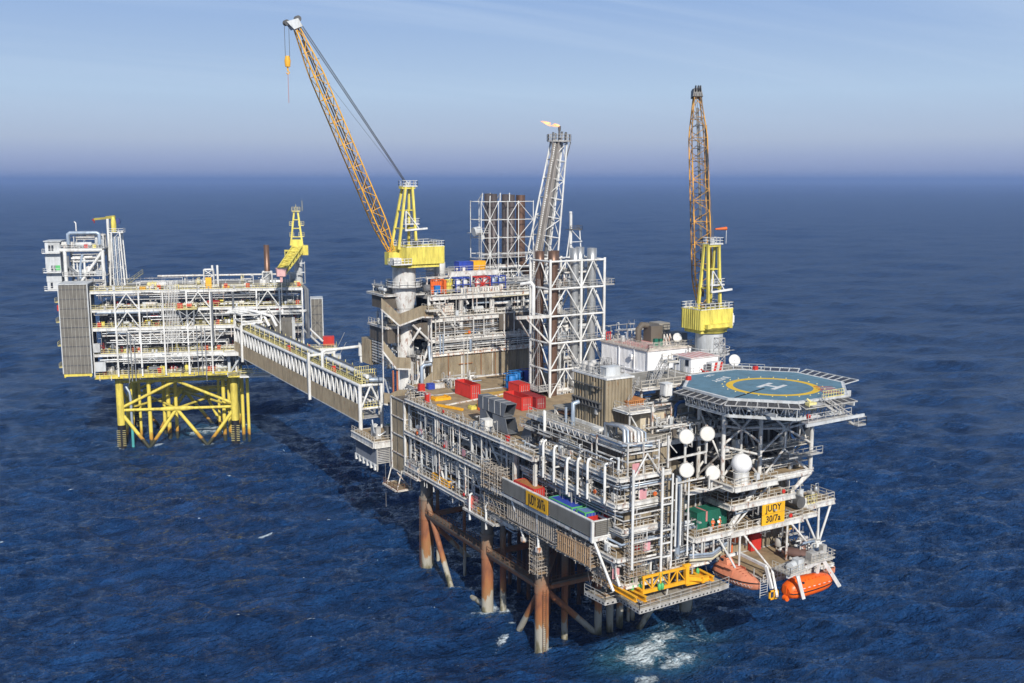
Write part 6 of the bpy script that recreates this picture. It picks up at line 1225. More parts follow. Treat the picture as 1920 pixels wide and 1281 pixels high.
part('duct_leg', MB().box(-.3,0,19.6,19.9,33,36.1).box(1.2,1.5,19.6,19.9,33,36.1).hexa([(-.4,16,33.2),(1.5,16,33.2),(1.5,19.6,33.2),(-.4,19.6,33.2)],[(-.4,17.6,36.1),(1.5,17.6,36.1),(1.5,19.6,36.1),(-.4,19.6,36.1)]), hoodm, DU)
HB = single('intake_hood', MB().hexa([(.4,4.4,33.1),(7,4.4,33.1),(7,9,33.1),(1.4,9,33.1)],[(1.6,5.6,35.6),(7,5.6,36.2),(7,8.4,36.2),(2.2,8.4,35.9)]).box(1.0,7,4.3,4.4,33.1,33.5), hoodm, 'angled dark grey intake hood under the rusty access frame', 'intake hood', (3,7,33))
AF = thing('access_frame','rust stained white trussed access platform over the grey intake hood','platform',(4,8,35)); part('floor', MB().box(.8,7,3.6,8.2,35.5,35.6), plank, AF); part('edge_beam', MB().bar((.7,3.5,35.4),(7,3.5,35.4),.25,.3).bar((.7,3.5,35.4),(.7,8.2,35.4),.25,.3), whiteR, AF)
m = MB()
for k in range(6): y = 3.6; x = 1+k*1.05; m.bar((x,y,35.3),(x+.55,y,33.7),.13).bar((x+.55,y,33.7),(x+1.05,y,35.3),.13)
m.bar((1.4,3.6,33.7),(7,3.6,33.7),.2); part('truss', m, whiteR, AF); part('railing', MB().rail([(.8,8.2,35.6),(.8,3.6,35.6),(7,3.6,35.6)]), galv, AF)
IB = thing('inspection_cage','rusty white framed inspection cage at the foot of the plant house','cage',(6,3,35)); m = MB()
for x in (4.0,7.2):
    for y in (-.4,2.6): m.bar((x,y,34.6),(x,y,39.2),.22)
for z in (35,39.1): m.bar((4,-.4,z),(7.2,-.4,z),.2).bar((4,-.4,z),(4,2.6,z),.2)
m.bar((4,2.6,39),(4,-.4,35.2),.18); part('frame', m, whiteR, IB); part('roof', MB().box(3.7,7.5,-.7,2.9,39.2,39.35), deckg, IB); m = MB()
for k in range(6): m.box(4.2,7,-.2,2.4,35.8+k*.5,35.95+k*.5)
part('rack_shelf', m, MATS['rust_orange_grille'], IB); part('bottle', MB().tube((5,-.2,35.2),(5,-.2,36.4),.25,8).tube((5.7,-.2,35.2),(5.7,-.2,36.4),.25,8).tube((6.4,-.2,35.2),(6.4,-.2,36.4),.25,8), whiteC, IB)
# ------------------------------------------------------------------ scaffolds
scafm = paint('scaffold_tube',(.40,.36,.31),rough=.6,rust=.35,dirt=.35)
def scaffold(label, x0,x1,y0,y1,z0,z1, dx=1.2, dy=1.6, dz=2.0, boards=(), seed=1, r=.05, planks=None):
    rr = random.Random(seed); t = thing('scaffold',label,'scaffold',((x0+x1)/2,(y0+y1)/2,z0),group='tube scaffolds hung round the decks')
    nx,ny,nz = max(1,round((x1-x0)/dx)),max(1,round((y1-y0)/dy)),max(1,round((z1-z0)/dz)); j = lambda: rr.uniform(-.12,.12)
    X_ = [x0+(x1-x0)*i/nx for i in range(nx+1)]; Y_ = [y0+(y1-y0)*i/ny for i in range(ny+1)]; Z_ = [z0+(z1-z0)*i/nz for i in range(nz+1)]
    m = MB()
    for x in X_:
        for y in Y_: xx,yy = x+j(),y+j(); m.tube((xx,yy,z0-.4+j()*2),(xx,yy,z1+.5+j()*4),r,5)
    part('upright', m, scafm, t, kind=None); m = MB()
    for z in Z_:
        for h in (0,.55,1.05):
            if z+h > z1+.6: continue
            for x in (X_[0],X_[-1]): m.tube((x,y0-.3,z+h+j()),(x,y1+.3,z+h+j()),r,5)
            if h == 0:
                for y in Y_: m.tube((x0-.3,y,z+j()),(x1+.3,y,z+j()),r,5)
            else:
                for y in (Y_[0],Y_[-1]): m.tube((x0-.2,y,z+h),(x1+.2,y,z+h),r,5)
    part('ledger', m, scafm, t); m = MB()
    for i in range(ny):
        k = rr.randrange(nz); a,b = (Y_[i],Y_[i+1]) if rr.random()<.5 else (Y_[i+1],Y_[i]); m.tube((x0,a,Z_[k]),(x0,b,Z_[k+1]),r,5)
    part('cross_brace', m, scafm, t)
    for k in (boards if boards else range(nz)):
        z = Z_[k]+.08; y = y0-.2; m = MB()
        while y < y1:
            l = min(rr.uniform(1.5,3),y1+.2-y)
            for i in range(max(2,int((x1-x0)/.3))): 
                if rr.random()<.9: m.box(x0+i*.3,x0+i*.3+.25,y,y+l,z+.01*rr.random(),z+.05)
            y += l+.03
        part('plank_floor', m, plank, t)
    if planks:
        m = MB(); ya,yb,za,zb,st = planks; y = ya
        while y < yb: m.box(x0-.12,x0-.02,y,y+.24,za+j(),zb+j()); y += st
        for z in (za,zb): m.box(x0-.14,x0-.02,ya,yb,z-.12,z+.12)
        part('timber_screen', m, timber if st<.6 else scafm, t)
    return t
scaffold('long hung scaffold with upright planks below the slatted windwall',-3.4,-1.8,-9.6,12.6,20.8,24.8,dy=1.3,dz=1.9,seed=3,planks=(-9.4,5,21.3,24.4,.62))
scaffold('hung scaffold with bright timber planks below the corner of the windwall',-3.6,-1.2,-18.6,-9.8,20.6,23.8,dy=1.2,dz=1.6,seed=4,planks=(-18.6,-9.8,20.8,23.4,.55))
scaffold('scaffold with upright timber planks in front of the corner cladding',-.8,2.0,-23.9,-22.9,20.4,25,dx=.7,dy=1,dz=1.5,seed=5)
scaffold('tall white sheeted scaffold tower at the far end of the windwall',-4,-1.8,6.2,12.6,24.8,28.4,dx=1,dy=.9,dz=1.2,seed=6,r=.06)
scaffold('narrow scaffold tower with a planked top under the weather deck corner',-1.9,1.5,-4.2,.8,25.8,32.6,dx=1.1,dy=1.2,dz=1.6,boards=(4,2),seed=7)
scaffold('slim hanging scaffold basket above the nearest rust leg',-3.1,-1.6,-3.8,-1.4,14.4,20.4,dx=.7,dy=.8,dz=1.2,boards=(0,2),seed=8)
scaffold('small hanging scaffold basket with a white floor by the lower corner',-2.4,-.2,-20.8,-17.6,18.2,20.6,dx=.8,dy=1,dz=1.2,boards=(0,),seed=9)
scaffold('scaffold along the lowest walkway beside the middle rust legs',-2.6,-1.4,12.8,19,17.6,20.2,dx=1,dy=1.4,dz=1.2,boards=(0,),seed=10)
wd = thing('low_walkway','lowest white railed walkway with swan neck vents above the middle rust leg','walkway',(-2.4,16,19)); deck(wd,-3.2,-1.4,9.6,20.4,18.6,'lf',bh=.3,floor=plank,rail=galv)
for y in (12.4,18.2): part('vent_pipe', MB().path([(-3.3,y,17),(-3.3,y,20.6),(-3.1,y+.3,21.3),(-2.6,y+.6,21.4)],.2,8), whiteC, wd)
single('yellow_crate', MB().cbox(-2.3,15.5,18.6,.9,2.6,.8).cbox(-2.3,15.5,19.4,1,2.7,.06), frameY, 'yellow crate on the lowest walkway between the swan neck vents', 'crate', (-2.3,15.5,18.6))
single('red_cabinet', MB().cbox(-2.6,19.0,18.6,.8,.9,2.2).cbox(-2.6,19.0,20.8,.9,1,.06), paint('cabinet_pink',(.68,.16,.13)), 'red cabinet at the far end of the lowest walkway', 'cabinet', (-2.6,19,18.6))
# ------------------------------------------------------------------ suspended work deck and yellow lifting frame
SD = thing('suspended_deck','low planked work deck hung on chains below the corner, over the foaming water','work deck',(5,-22,16.2))
poly = [(-3,-16.3),(-2.7,-21),(-.1,-21),(-.3,-25.8),(14.8,-25.2),(16.8,-24.9),(16.8,-21),(.6,-17)]
part('deck_plate', MB().prism(poly,16.05,16.2), paint('weathered_boards',(.36,.33,.27),rough=.9,rust=.35,dirt=.4,streak=1,rustcol=(.33,.2,.11)), SD)
m = MB()
for i in range(len(poly)-1): a,b = poly[i],poly[i+1]; m.bar((a[0],a[1],15.9),(b[0],b[1],15.9),.12,.5)
part('edge_beam', m, galv, SD); m = MB()
for i in range(4):
    a,b = Vector((*poly[i],15.9)),Vector((*poly[i+1],15.9)); d_ = b-a; nn = Vector((d_.y,-d_.x,0)).normalized()*-.07; k = max(2,int(d_.length/.7))
    for q in range(k): p = a.lerp(b,(q+.3)/k)-nn; m.bar(p,a.lerp(b,(q+.7)/k)-nn,.02,.22)
part('edge_cutout', m, black, SD)
part('railing', MB().rail([(*p,16.2) for p in poly[:6]],step=2,t=.06), galv, SD)
for i in range(9):
    x,y = (-2.5+i*.9,-17.5-.2*i) if i<3 else (1+(i-3)*2.6,-24.9+.1*i); part('hanger_chain', MB().tube((x,y,16.2),(x+.4,y+2.6,21),.035,5), steel, SD)
part('loose_boards', MB().box(1.6,4.2,-24.8,-23.4,16.2,16.27).box(-2.4,-.8,-19.6,-18.4,16.2,16.28).box(10.6,13.6,-24.4,-23,16.2,16.26), plank, SD)
YF = thing('lifting_frame','bright yellow girder frame hanging over the low planked work deck','lifting frame',(5,-24,17))
g = MB()
for (x0,x1,y) in ((1.1,9.0,-24.5),):
    g.bar((x0,y,18.05),(x1,y,18.05),.35,.5).bar((x0,y,20.2),(x1,y,20.2),.3,.35)
part('girder_chord', g, frameY, YF); g = MB()
for i in range(6): x = 1.3+i*1.5; g.bar((x,-24.5,18.2),(x,-24.5,20.1),.22)
part('girder_post', g, frameY, YF); g = MB()
for i in range(5): x = 1.3+i*1.5; g.bar((x,-24.5,18.3),(x+1.5,-24.5,20.1),.14) if i%2 else g.bar((x,-24.5,20.1),(x+1.5,-24.5,18.3),.14)
part('girder_brace', g, frameY, YF); part('end_post', MB().bar((9,-24.5,17.7),(9,-24.5,20.6),.6,.6).bar((8.4,-24.5,20.5),(9.6,-24.5,20.5),.5,.3), frameY, YF)
def ibeam(p,q,h=.7,w=.5):
    p,q = Vector(p),Vector(q); u = Vector((0,0,h/2)); return MB().bar(p,q,.1,h).bar(p+u,q+u,w,.08).bar(p-u,q-u,w,.08)
for p,q in (((-1.2,-18.4,18.1),(-1.2,-26.2,18.1)),((.45,-22.4,17.6),(.45,-26.2,17.8)),((1.1,-21,18),(1.1,-24.5,18.05)),((9,-24.2,18.6),(11.6,-25.2,18.2)),((11.6,-21.6,18.1),(11.5,-25.4,18.0)),((9.0,-24.4,17.8),(13.3,-24.6,17.8)),((13.2,-22.2,18),(13.3,-25.4,17.9)),((11.6,-22.2,18),(13.2,-22.2,18))): part('cross_beam', ibeam(p,q), frameY, YF)
for x,y in ((.5,-23),(1.6,-23.4),(3.9,-24.8),(4.4,-24.8),(12.4,-23)): part('hoist', MB().lathe([(.12,17.9),(.28,18.1),(.28,18.7),(.1,18.9)],x,y,8).tube((x,y,18.9),(x,y,20.4),.03,5), green, YF)
single('yellow_gate', MB().rail([(1,-23.05,18.9),(3.2,-23.05,18.9)],h=1.5,step=.4,t=.08), yelr, 'pale yellow barred gate on the corner walkway above the lifting frame', 'gate', (2,-23,18.9))
# ------------------------------------------------------------------ lifeboats
def loft(secs, n=20, close=True):
    """secs: (axis position s, half beam, keel z, rail z, top z, canopy half width)"""
    vs = []; fs = []
    for (s,b,zk,zr,zt,cw) in secs:
        ring = []
        for i in range(n):
            a = 2*math.pi*i/n; cs,sn = math.cos(a),math.sin(a)
            if sn < 0: y = b*math.copysign(abs(cs)**.75,cs); z = zr+(zr-zk)*(-(abs(sn)**.9))
            else: y = (b+(cw-b)*abs(sn)**.8)*math.copysign(abs(cs)**.62,cs); z = zr+(zt-zr)*abs(sn)**.85
            ring.append((s,y,z))
        vs += ring
    for i in range(len(secs)-1):
        for j in range(n): fs.append((i*n+j,i*n+(j+1)%n,(i+1)*n+(j+1)%n,(i+1)*n+j))
    m = MB()._add(vs,fs,True); m._add(vs[:n],[tuple(range(n-1,-1,-1))],True); m._add(vs[-n:],[tuple(range(n))],True); return m
def lifeboat(label, loc, rz, mt, secs, kind):
    F9 = Frame(loc, rz); t = thing('lifeboat',label,'lifeboat',(0,0,0),group='orange totally enclosed lifeboats',frame=F9)
    part('hull', loft(secs), mt, t); L_ = len(secs)
    for g in (-1,1): part('rubbing_strake', MB().path([(s,g*(b+.04),zr) for (s,b,zk,zr,zt,cw) in secs],.09,6), black, t)
    if kind == 'round':
        for k in range(6):
            s = -2.6+k*1.05
            for g in (-1,1): part('reflector', MB().box(s,s+.42,g*1.56-.02,g*1.56+.02,2.02,2.10) if False else MB().bar((s,g*1.53,1.78),(s+.42,g*1.53,1.78),.06,.1), whiteC, t)
        part('hatch', MB().box(-3.5,-2.4,-.55,.55,2.6,3.15), mt, t); [part('window', MB().box(x,x+.38,-1.22,-1.02,2.3,2.62), glassm, t) for x in (-2.4,)]; part('window', MB().box(-2.42,-2.36,-.4,.4,2.78,3.08), glassm, t); part('seam_line', MB().path([(s9,-b9-.02,zr9+.42) for (s9,b9,zk9,zr9,zt9,cw9) in secs[1:-1]],.03,5), redD, t)
        part('propeller_guard', MB().tube((-4.5,-.35,.25),(-4.5,.35,.25),.42,14).tube((-4.5,-.36,.25),(-4.5,-.4,.25),.2,10), mt, t)
        part('door_panel', MB().box(-4.86,-4.8,-.4,.4,1.1,2.3), mt, t)
        for s in (-3.4,3.3): part('lifting_hook', MB().tube((s,0,2.9),(s,0,3.7),.09,6), galv, t)
        for k in range(9): part('fitting', MB().cbox(-2.4+k*.75,-1.05-.03*(k%2),2.72,.12,.1,.14), mt, t)
    else:
        part('steering_turret', MB().hexa([(-3.4,-.75,2.6),(-1.5,-.75,2.6),(-1.5,.75,2.6),(-3.4,.75,2.6)],[(-3.1,-.5,3.5),(-2.0,-.5,3.5),(-2.0,.5,3.5),(-3.1,.5,3.5)]), mt, t)
        for y in (-.3,.3): part('window', MB().box(-2.0,-1.85,y-.18,y+.18,2.95,3.3), glassm, t)
        for g in (-1,1): part('window', MB().box(-2.9,-2.4,g*.66-.05,g*.66+.05,2.9,3.3), glassm, t)
        for g in (-1,1): part('side_door', MB().box(-1.6,.2,g*1.5-.05,g*1.5+.04,1.5,2.5) if False else MB().hexa([(-1.6,g*1.53,1.5),(.2,g*1.53,1.5),(.2,g*1.57,1.5),(-1.6,g*1.57,1.5)],[(-1.6,g*1.28,2.4),(.2,g*1.28,2.4),(.2,g*1.33,2.4),(-1.6,g*1.33,2.4)]), mt, t)
        for g in (-1,1):
            m = MB()
            for k in range(12): s = -3.6+k*.62; m.path([(s,g*(1.62-max(0,s-1)*.25),1.1),(s+.31,g*(1.6-max(0,s-1)*.26),.75),(s+.62,g*(1.6-max(0,s-.5)*.26),1.1)],.03,4)
            part('grab_line', m, whiteC, t)
        for s in (-3.6,3.2): part('lifting_hook', MB().tube((s,0,2.3),(s,0,3.4),.08,6), galv, t)
        for k in range(6): part('lashing', MB().bar((-.8+k*.6,-.7,2.72-.12*k),(-.8+k*.6,.7,2.72-.12*k),.06), redD, t)
    return t
RS = [(-4.557, 0.883, 0.698, 1.209, 1.86, 0.651), (-4.278, 1.209, 0.279, 1.163, 2.418, 1.023), (-3.348, 1.469, 0.047, 1.163, 2.79, 1.256), (-1.86, 1.534, 0.0, 1.163, 2.883, 1.302), (0.0, 1.534, 0.0, 1.163, 2.837, 1.302), (1.86, 1.488, 0.047, 1.209, 2.697, 1.256), (3.162, 1.349, 0.186, 1.256, 2.511, 1.116), (4.092, 1.023, 0.465, 1.349, 2.279, 0.79), (4.557, 0.558, 0.883, 1.395, 1.953, 0.419)]
PS = [(-4.2,1.15,.5,1.3,1.9,.9),(-4,1.4,.3,1.3,2.3,1.1),(-3.2,1.6,.1,1.25,2.75,1.1),(-1.5,1.7,0,1.25,2.75,1.1),(.5,1.65,0,1.3,2.5,1.0),(2.2,1.35,.05,1.35,2.2,.85),(3.4,.85,.2,1.42,1.95,.5),(4.2,.3,.5,1.5,1.75,.15),(4.5,.06,.7,1.55,1.65,.03)]
lifeboat('bright orange rounded lifeboat with white dashes hanging below the outer davits',(27.7,-30,14.3),R(1),boatO,RS,'round')
lifeboat('faded pink orange pointed lifeboat with two dark windows beside the planked deck',(19.2,-24.2,15.5),R(-88),boatP,PS,'point')
lifeboat('faded pink lifeboat mostly hidden behind the bright orange one',(35.3,-23.6,14.6),R(-88),boatP,PS,'point')
DV = thing('davit_frame','white davit beams and winch deck over the bright orange lifeboat','davit',(27,-29,17))
for p,q in (((22.2,-28,18.5),(21.1,-30.4,15.2)),((23.6,-31.8,18.5),(24.6,-32.2,14.9)),((31,-29.6,18.9),(32.5,-31.8,15.0)),((30.4,-29.6,18.6),(29.8,-29.8,16.8)),((20.9,-28.2,19.2),(21.0,-29.4,16.2))): part('davit_arm', MB().bar(p,q,.32,.5), whiteC, DV)
part('davit_beam', MB().bar((22,-31.4,18.5),(32.4,-29.2,18.7),.4,.5).bar((24.6,-28.4,18.4),(32.4,-27.2,18.5),.35,.45).bar((20.9,-22.4,19.4),(20.9,-28.2,19.2),.35,.4).bar((18.6,-22.4,19.4),(20.9,-22.4,19.4),.35,.4), whiteC, DV)
part('winch_deck', MB().hexa([(21.9,-32,18.75),(26,-31.4,18.75),(26,-27.6,18.75),(21.9,-28.4,18.75)],[(21.9,-32,18.87),(26,-31.4,18.87),(26,-27.6,18.87),(21.9,-28.4,18.87)]), galv, DV); part('winch_deck', MB().box(27.4,33,-30.2,-27.4,18.8,18.9), galv, DV)
part('railing', MB().rail([(21.9,-28.4,18.87),(21.9,-32,18.87),(26,-31.4,18.87)],step=.8,t=.06).rail([(28,-30.2,18.9),(33,-30.2,18.9),(33,-27.4,18.9)],step=.8,t=.06), railm, DV)
part('winch_drum', MB().tube((23.2,-30.6,19.5),(24.4,-30.2,19.5),.6,14), greyw, DV); part('winch_motor', MB().cbox(25,-30.4,18.87,1.1,1.3,1.5), greyw, DV); part('winch_motor', MB().cbox(29.4,-29,18.9,1.4,1.2,1.2), galv, DV); part('winch_drum', MB().tube((30.4,-29.2,19.5),(31.4,-29,19.5),.5,12), galv, DV); part('control_box', MB().cbox(32.3,-28.4,18.9,.8,.8,1.6), galv, DV)
part('boarding_ladder', MB().ladder((19.8,-29,15),(19.8,-29,18),(1,0,0),1.4).rail([(20.4,-28.2,16.9),(24,-28.2,16.9)],h=1.1,step=.7,t=.07).rail([(26,-28.3,16.4),(32,-28.3,16.4)],h=1.6,step=.7,t=.09), whiteC, DV)
single('fender_frame', MB().box(20,21.8,-30,-29.8,14.8,15.05).box(20,21.8,-30,-29.8,16.0,16.2).box(20,20.25,-30,-29.8,14.8,16.2).box(20.9,21.05,-30,-29.8,14.8,16.2).box(21.55,21.8,-30,-29.8,14.8,16.2), frameY, 'small yellow ladder shaped frame between the two front lifeboats', 'frame', (21.6,-30.3,14.2))
RB = thing('rescue_boat','dark brown covered rescue boat on the deck edge behind the davits','boat',(31.4,-24.5,17.2)); Fm = loft([(-2.6,.6,.5,1,1.3,.4),(-2,.95,.2,1,1.5,.6),(0,1.05,.05,1,1.6,.7),(1.8,.8,.2,1.05,1.5,.5),(2.8,.12,.6,1.2,1.3,.08)]); Fm.v = [(31.4+v[0]*.5+v[1]*.86,-24.5-v[0]*.86+v[1]*.5,17.2+v[2]) for v in Fm.v]; part('hull', Fm, paint('tarp_brown',(.15,.09,.075),rough=.5,dirt=.3), RB); part('cradle', MB().cbox(31.0,-23.8,16.95,1.6,.3,.6).cbox(31.8,-25.2,16.95,1.6,.3,.6), whiteC, RB)
# ------------------------------------------------------------------ two people in orange by the green container
def person(label, loc, rz, pose):
    F9 = Frame(loc, rz); t = thing('person',label,'person',(0,0,0),group='people in orange coveralls',frame=F9)
    J_ = {'pel':(0,0,.95),'sp':(0,.01,1.15),'ch':(0,.0,1.36),'nk':(0,0,1.50),'hd':(0,-.02,1.60),'ht':(0,-.01,1.74)}
    rad = {'pel':.155,'sp':.15,'ch':.17,'nk':.065,'hd':.10,'ht':.085}; E_ = [('pel','sp'),('sp','ch'),('ch','nk'),('nk','hd'),('hd','ht')]
    for s,n in ((-1,'l'),(1,'r')):
        st = pose.get('step',.0)*s; el,wr = pose[n]
        J_.update({n+'hip':(s*.10,0,.90),n+'kn':(s*.11,-.03-st*.3,.50),n+'an':(s*.12,-st*.5,.09),n+'toe':(s*.14,-.17-st*.5,.05),n+'sh':(s*.19,0,1.42),n+'el':el,n+'wr':wr})
        rad.update({n+'hip':.105,n+'kn':.075,n+'an':.06,n+'toe':.05,n+'sh':.085,n+'el':.058,n+'wr':.036})
        E_ += [('pel',n+'hip'),(n+'hip',n+'kn'),(n+'kn',n+'an'),(n+'an',n+'toe'),('ch',n+'sh'),(n+'sh',n+'el'),(n+'el',n+'wr')]
        w_ = Vector(wr); d_ = (w_-Vector(el)).normalized(); sd_ = d_.cross(Vector((0,1,.2))).normalized(); J_[n+'pm'] = tuple(w_+d_*.07); rad[n+'pm'] = .036; E_.append((n+'wr',n+'pm'))
        for k,(o,l) in enumerate(((-.033,.065),(-.011,.08),(.011,.075),(.033,.06))):
            a = w_+d_*.10+sd_*o; b = a+d_*l*.6; c = b+(d_*.6+Vector((0,-.5,-.3)))*l*.5; J_[n+f'a{k}'],J_[n+f'b{k}'],J_[n+f'c{k}'] = tuple(a),tuple(b),tuple(c); rad.update({n+f'a{k}':.011,n+f'b{k}':.010,n+f'c{k}':.008}); E_ += [(n+'pm',n+f'a{k}'),(n+f'a{k}',n+f'b{k}'),(n+f'b{k}',n+f'c{k}')]
        a = w_+d_*.04+sd_*(-.045*s); b = a+d_*.04+sd_*(-.02*s); J_[n+'t0'],J_[n+'t1'] = tuple(a),tuple(b); rad.update({n+'t0':.013,n+'t1':.010}); E_ += [(n+'wr',n+'t0'),(n+'t0',n+'t1')]
    names = list(J_); idx = {k:i for i,k in enumerate(names)}
    me = bpy.data.meshes.new('body'); me.from_pydata([J_[k] for k in names],[(idx[a],idx[b]) for a,b in E_],[]); o = bpy.data.objects.new('tmp',me); C.objects.link(o)
    md = o.modifiers.new('s','SKIN'); md.use_smooth_shade = True
    for k,v in zip(names,me.skin_vertices[0].data): v.radius = (rad[k],rad[k]*(.72 if k in ('ch','sp','pel') else 1)); v.use_root = (k=='pel')
    o.modifiers.new('u','SUBSURF').levels = 1
    dg = bpy.context.evaluated_depsgraph_get(); bm = bpy.data.meshes.new_from_object(o.evaluated_get(dg)); bpy.data.objects.remove(o)
    skin = paint('skin',(.55,.33,.24),rough=.6,dirt=.05); boot = paint('work_boot',(.05,.04,.035),rough=.7); cov = paint('orange_coverall',(.80,.17,.05),rough=.8,dirt=.12)
    bm.materials.clear(); [bm.materials.append(x) for x in (cov,skin,boot)]
    wl,wr_ = Vector(J_['lwr']),Vector(J_['rwr'])
    for p in bm.polygons:
        c = p.center; p.material_index = 1 if c.z > 1.50 and abs(c.x)<.13 else (2 if c.z < .12 else (1 if min((c-wl).dot((wl-Vector(J_['lel'])).normalized()) if (c-wl).length<.24 else -1,9) > 0 or ((c-wr_).length<.24 and (c-wr_).dot((wr_-Vector(J_['rel'])).normalized())>0) else 0))
    b = bpy.data.objects.new('body',bm); C.objects.link(b); b.parent = t; OFF[b.name] = OFF[t.name]
    part('helmet', MB().sphere((0,-.015,1.68),.135,16,8,.02).lathe([(.165,1.675),(.165,1.69)],0,-.035,16), whiteC, t)
    for s in (-1,1): part('eye', MB().sphere((s*.035,-.115,1.635),.012,8,6), black, t)
    part('nose', MB().hexa([(-.016,-.105,1.585),(.016,-.105,1.585),(.016,-.135,1.59),(-.016,-.135,1.59)],[(-.008,-.1,1.63),(.008,-.1,1.63),(.008,-.112,1.63),(-.008,-.112,1.63)]), skin, t)
    part('reflective_band', MB().lathe([(.178,1.10),(.178,1.15)],0,.005,14), paint('reflective_grey',(.7,.7,.65)), t)
    return t
person('person in orange coveralls and white helmet leaning over the rail, by the green container end',(15.4,-22.6,24.0),R(-20),{'l':((-.27,-.12,1.16),(-.12,-.30,1.12)),'r':((.28,-.10,1.16),(.14,-.30,1.12)),'step':.0})
person('person in orange coveralls and white helmet holding a white sheet, standing nearer the yellow board',(16.9,-22.4,24.0),R(25),{'l':((-.27,-.05,1.15),(-.18,-.28,1.22)),'r':((.29,.02,1.15),(.30,-.12,.92)),'step':.15})
single('paper_sheet', MB().hexa([(16.25,-22.75,25.0),(16.6,-22.85,25.0),(16.6,-22.86,25.0),(16.25,-22.76,25.0)],[(16.25,-22.6,25.35),(16.6,-22.7,25.35),(16.6,-22.71,25.35),(16.25,-22.61,25.35)]), whiteC, 'white sheet of paper held by one of the people in orange', 'paper', (16.4,-22.7,25))
# ------------------------------------------------------------------ smaller platform: its own axes (lx along the face, ly away)
def sthing(name,label,cat,base,group=None): return thing(name,label,cat,base,group,SAT)
SJ = sthing('yellow_jacket','bright yellow braced steel jacket standing in the sea under the smaller platform','jacket',(15,10,0))
for (x,y) in ((0,0),(31.3,0),(0,24.5),(31.3,24.5)):
    lg = part('leg', MB().tube((x,y,6.2),(x,y,20),1.05,18), yeld, SJ); part('leg_foot', MB().tube((x,y,-5),(x,y,6.2),1.1,18), black, lg)
    m = MB()
    for k in range(9): m.tube((x-1.25,y-1.0,.3+k*.55),(x+1.2,y-1.0,.3+k*.55),.07,5)
    part('fender_rungs', m, yelr, lg)
def sb(segs, r_, mt=satlegm, name='brace'):
    for a,b in segs: part(name, MB().tube(a,b,r_,12), mt, SJ)
for y in (0,24.5):
    sb([((0,y,18.7),(31.3,y,18.7))],.5,yeld,'girt'); sb([((0,y,10.4),(31.3,y,10.2))],.42,yeld,'girt'); sb([((0,y,11),(15.4,y,18.4)),((31.3,y,11),(15.4,y,18.4))],.42,yeld)
    sb([((0,y,9.8),(7.3,y,-1)),((15.2,y,10.2),(7.3,y,-1)),((15.2,y,10.2),(23.3,y,-1)),((31.3,y,9.8),(23.3,y,-1))],.5)
    part('girt_node', MB().tube((10.5,y,10.3),(12.5,y,10.3),.42,12,.7).tube((12.5,y,10.3),(18,y,10.3),.7,12).tube((18,y,10.3),(20,y,10.3),.7,12,.42), yeld, SJ)
for x in (0,31.3):
    sb([((x,0,18.7),(x,24.5,18.7)),((x,0,10.3),(x,24.5,10.3))],.45,yeld,'girt'); sb([((x,0,18),(x,12,10.3)),((x,24.5,18),(x,12,10.3)),((x,0,9.6),(x,7,-1)),((x,12,10.3),(x,7,-1)),((x,24.5,9.6),(x,17.5,-1)),((x,12,10.3),(x,17.5,-1))],.45)
sb([((15.2,0,10.3),(2,24,10.6)),((15.2,0,10.3),(29,24,10.6)),((0,0,10.3),(15,24,10.3)),((31,0,10.3),(15,24,10.3))],.36,yeld)
for (x,y,r_,mt) in ((7.8,.6,.55,satlegm),(12,8,.6,satlegm),(14,9,.5,satlegm),(28,4,.55,satlegm),(29.4,6,.5,satlegm),(33.4,3,.5,satlegm),(35,2,.45,satlegm),(10,14,.5,satlegm),(2.6,3,.32,satlegm),(4.2,7,.4,satlegm),(13,17,.45,satlegm),(26,12,.4,satlegm)):
    part('riser', MB().tube((x,y,-4),(x,y,20),r_,12), mt, SJ)
part('riser', MB().path([(1.6,1,17),(2.6,.4,15.4),(2.8,.4,13),(2.8,.4,-3)],.38,10), pipeb, SJ); part('riser', MB().tube((2.8,.4,-3),(2.8,.4,6),.4,10), paint('teal_sleeve',(.08,.36,.36)), SJ)
for k in range(3): part('conductor_guide', MB().box(13+k*4.2,14.6+k*4.2,15,16,12.3,13.6), yeld, SJ)
part('girt', MB().tube((4,15.4,13),(30,15.4,13),.4,10), yeld, SJ); part('girt', MB().tube((6,21,16),(30,21,16),.35,10), yeld, SJ); part('catwalk', MB().box(8,30,14.6,16.2,13.5,13.6).rail([(8,14.6,13.6),(30,14.6,13.6)]), yelr, SJ)
sb([((15,15.4,13),(8,15.4,0)),((21,15.4,13),(27,15.4,0))],.45)
ST = sthing('satellite_topside','long white five deck processing platform with pale yellow railings on the yellow jacket','platform topside',(23,8,20))
part('jacket_rail', MB().rail([(2.5,-.9,19.2),(30,-.9,19.2)],h=1.3,step=.7,t=.09).bar((0,-1,19.3),(31,-1,19.3),.3,.3), yelr, ST)
SZ = [21.3,27.4,34.7,39.8,44.9]
for i,z in enumerate(SZ):
    x0 = -5.6; x1 = 33 if i == 0 else 51.5
    part('deck_plate', MB().box(x0,x1,-3.6,21,z-.2,z), deckg, ST)
    bm_ = yeld if i == 0 else whiteC
    part('edge_beam', MB().bar((x0,-3.9,z-.55),(x1,-3.9,z-.55),.3,.9 if i in (0,2) else .6).bar((x0,-4.05,z-.08),(x1,-4.05,z-.08),.3,.12), bm_, ST)
    part('edge_beam', MB().bar((x1,-3.9,z-.55),(x1,21,z-.55),.3,.7), bm_, ST)
    for k in range(6):
        a = x0+(x1-x0)*k/6; b = x0+(x1-x0)*(k+1)/6; part('railing', MB().rail([(a,-3.95,z),(b,-3.95,z)],t=.075,step=1.4), yelr, ST)
    part('railing', MB().rail([(x1,-3.9,z),(x1,21,z)],t=.075), yelr, ST)
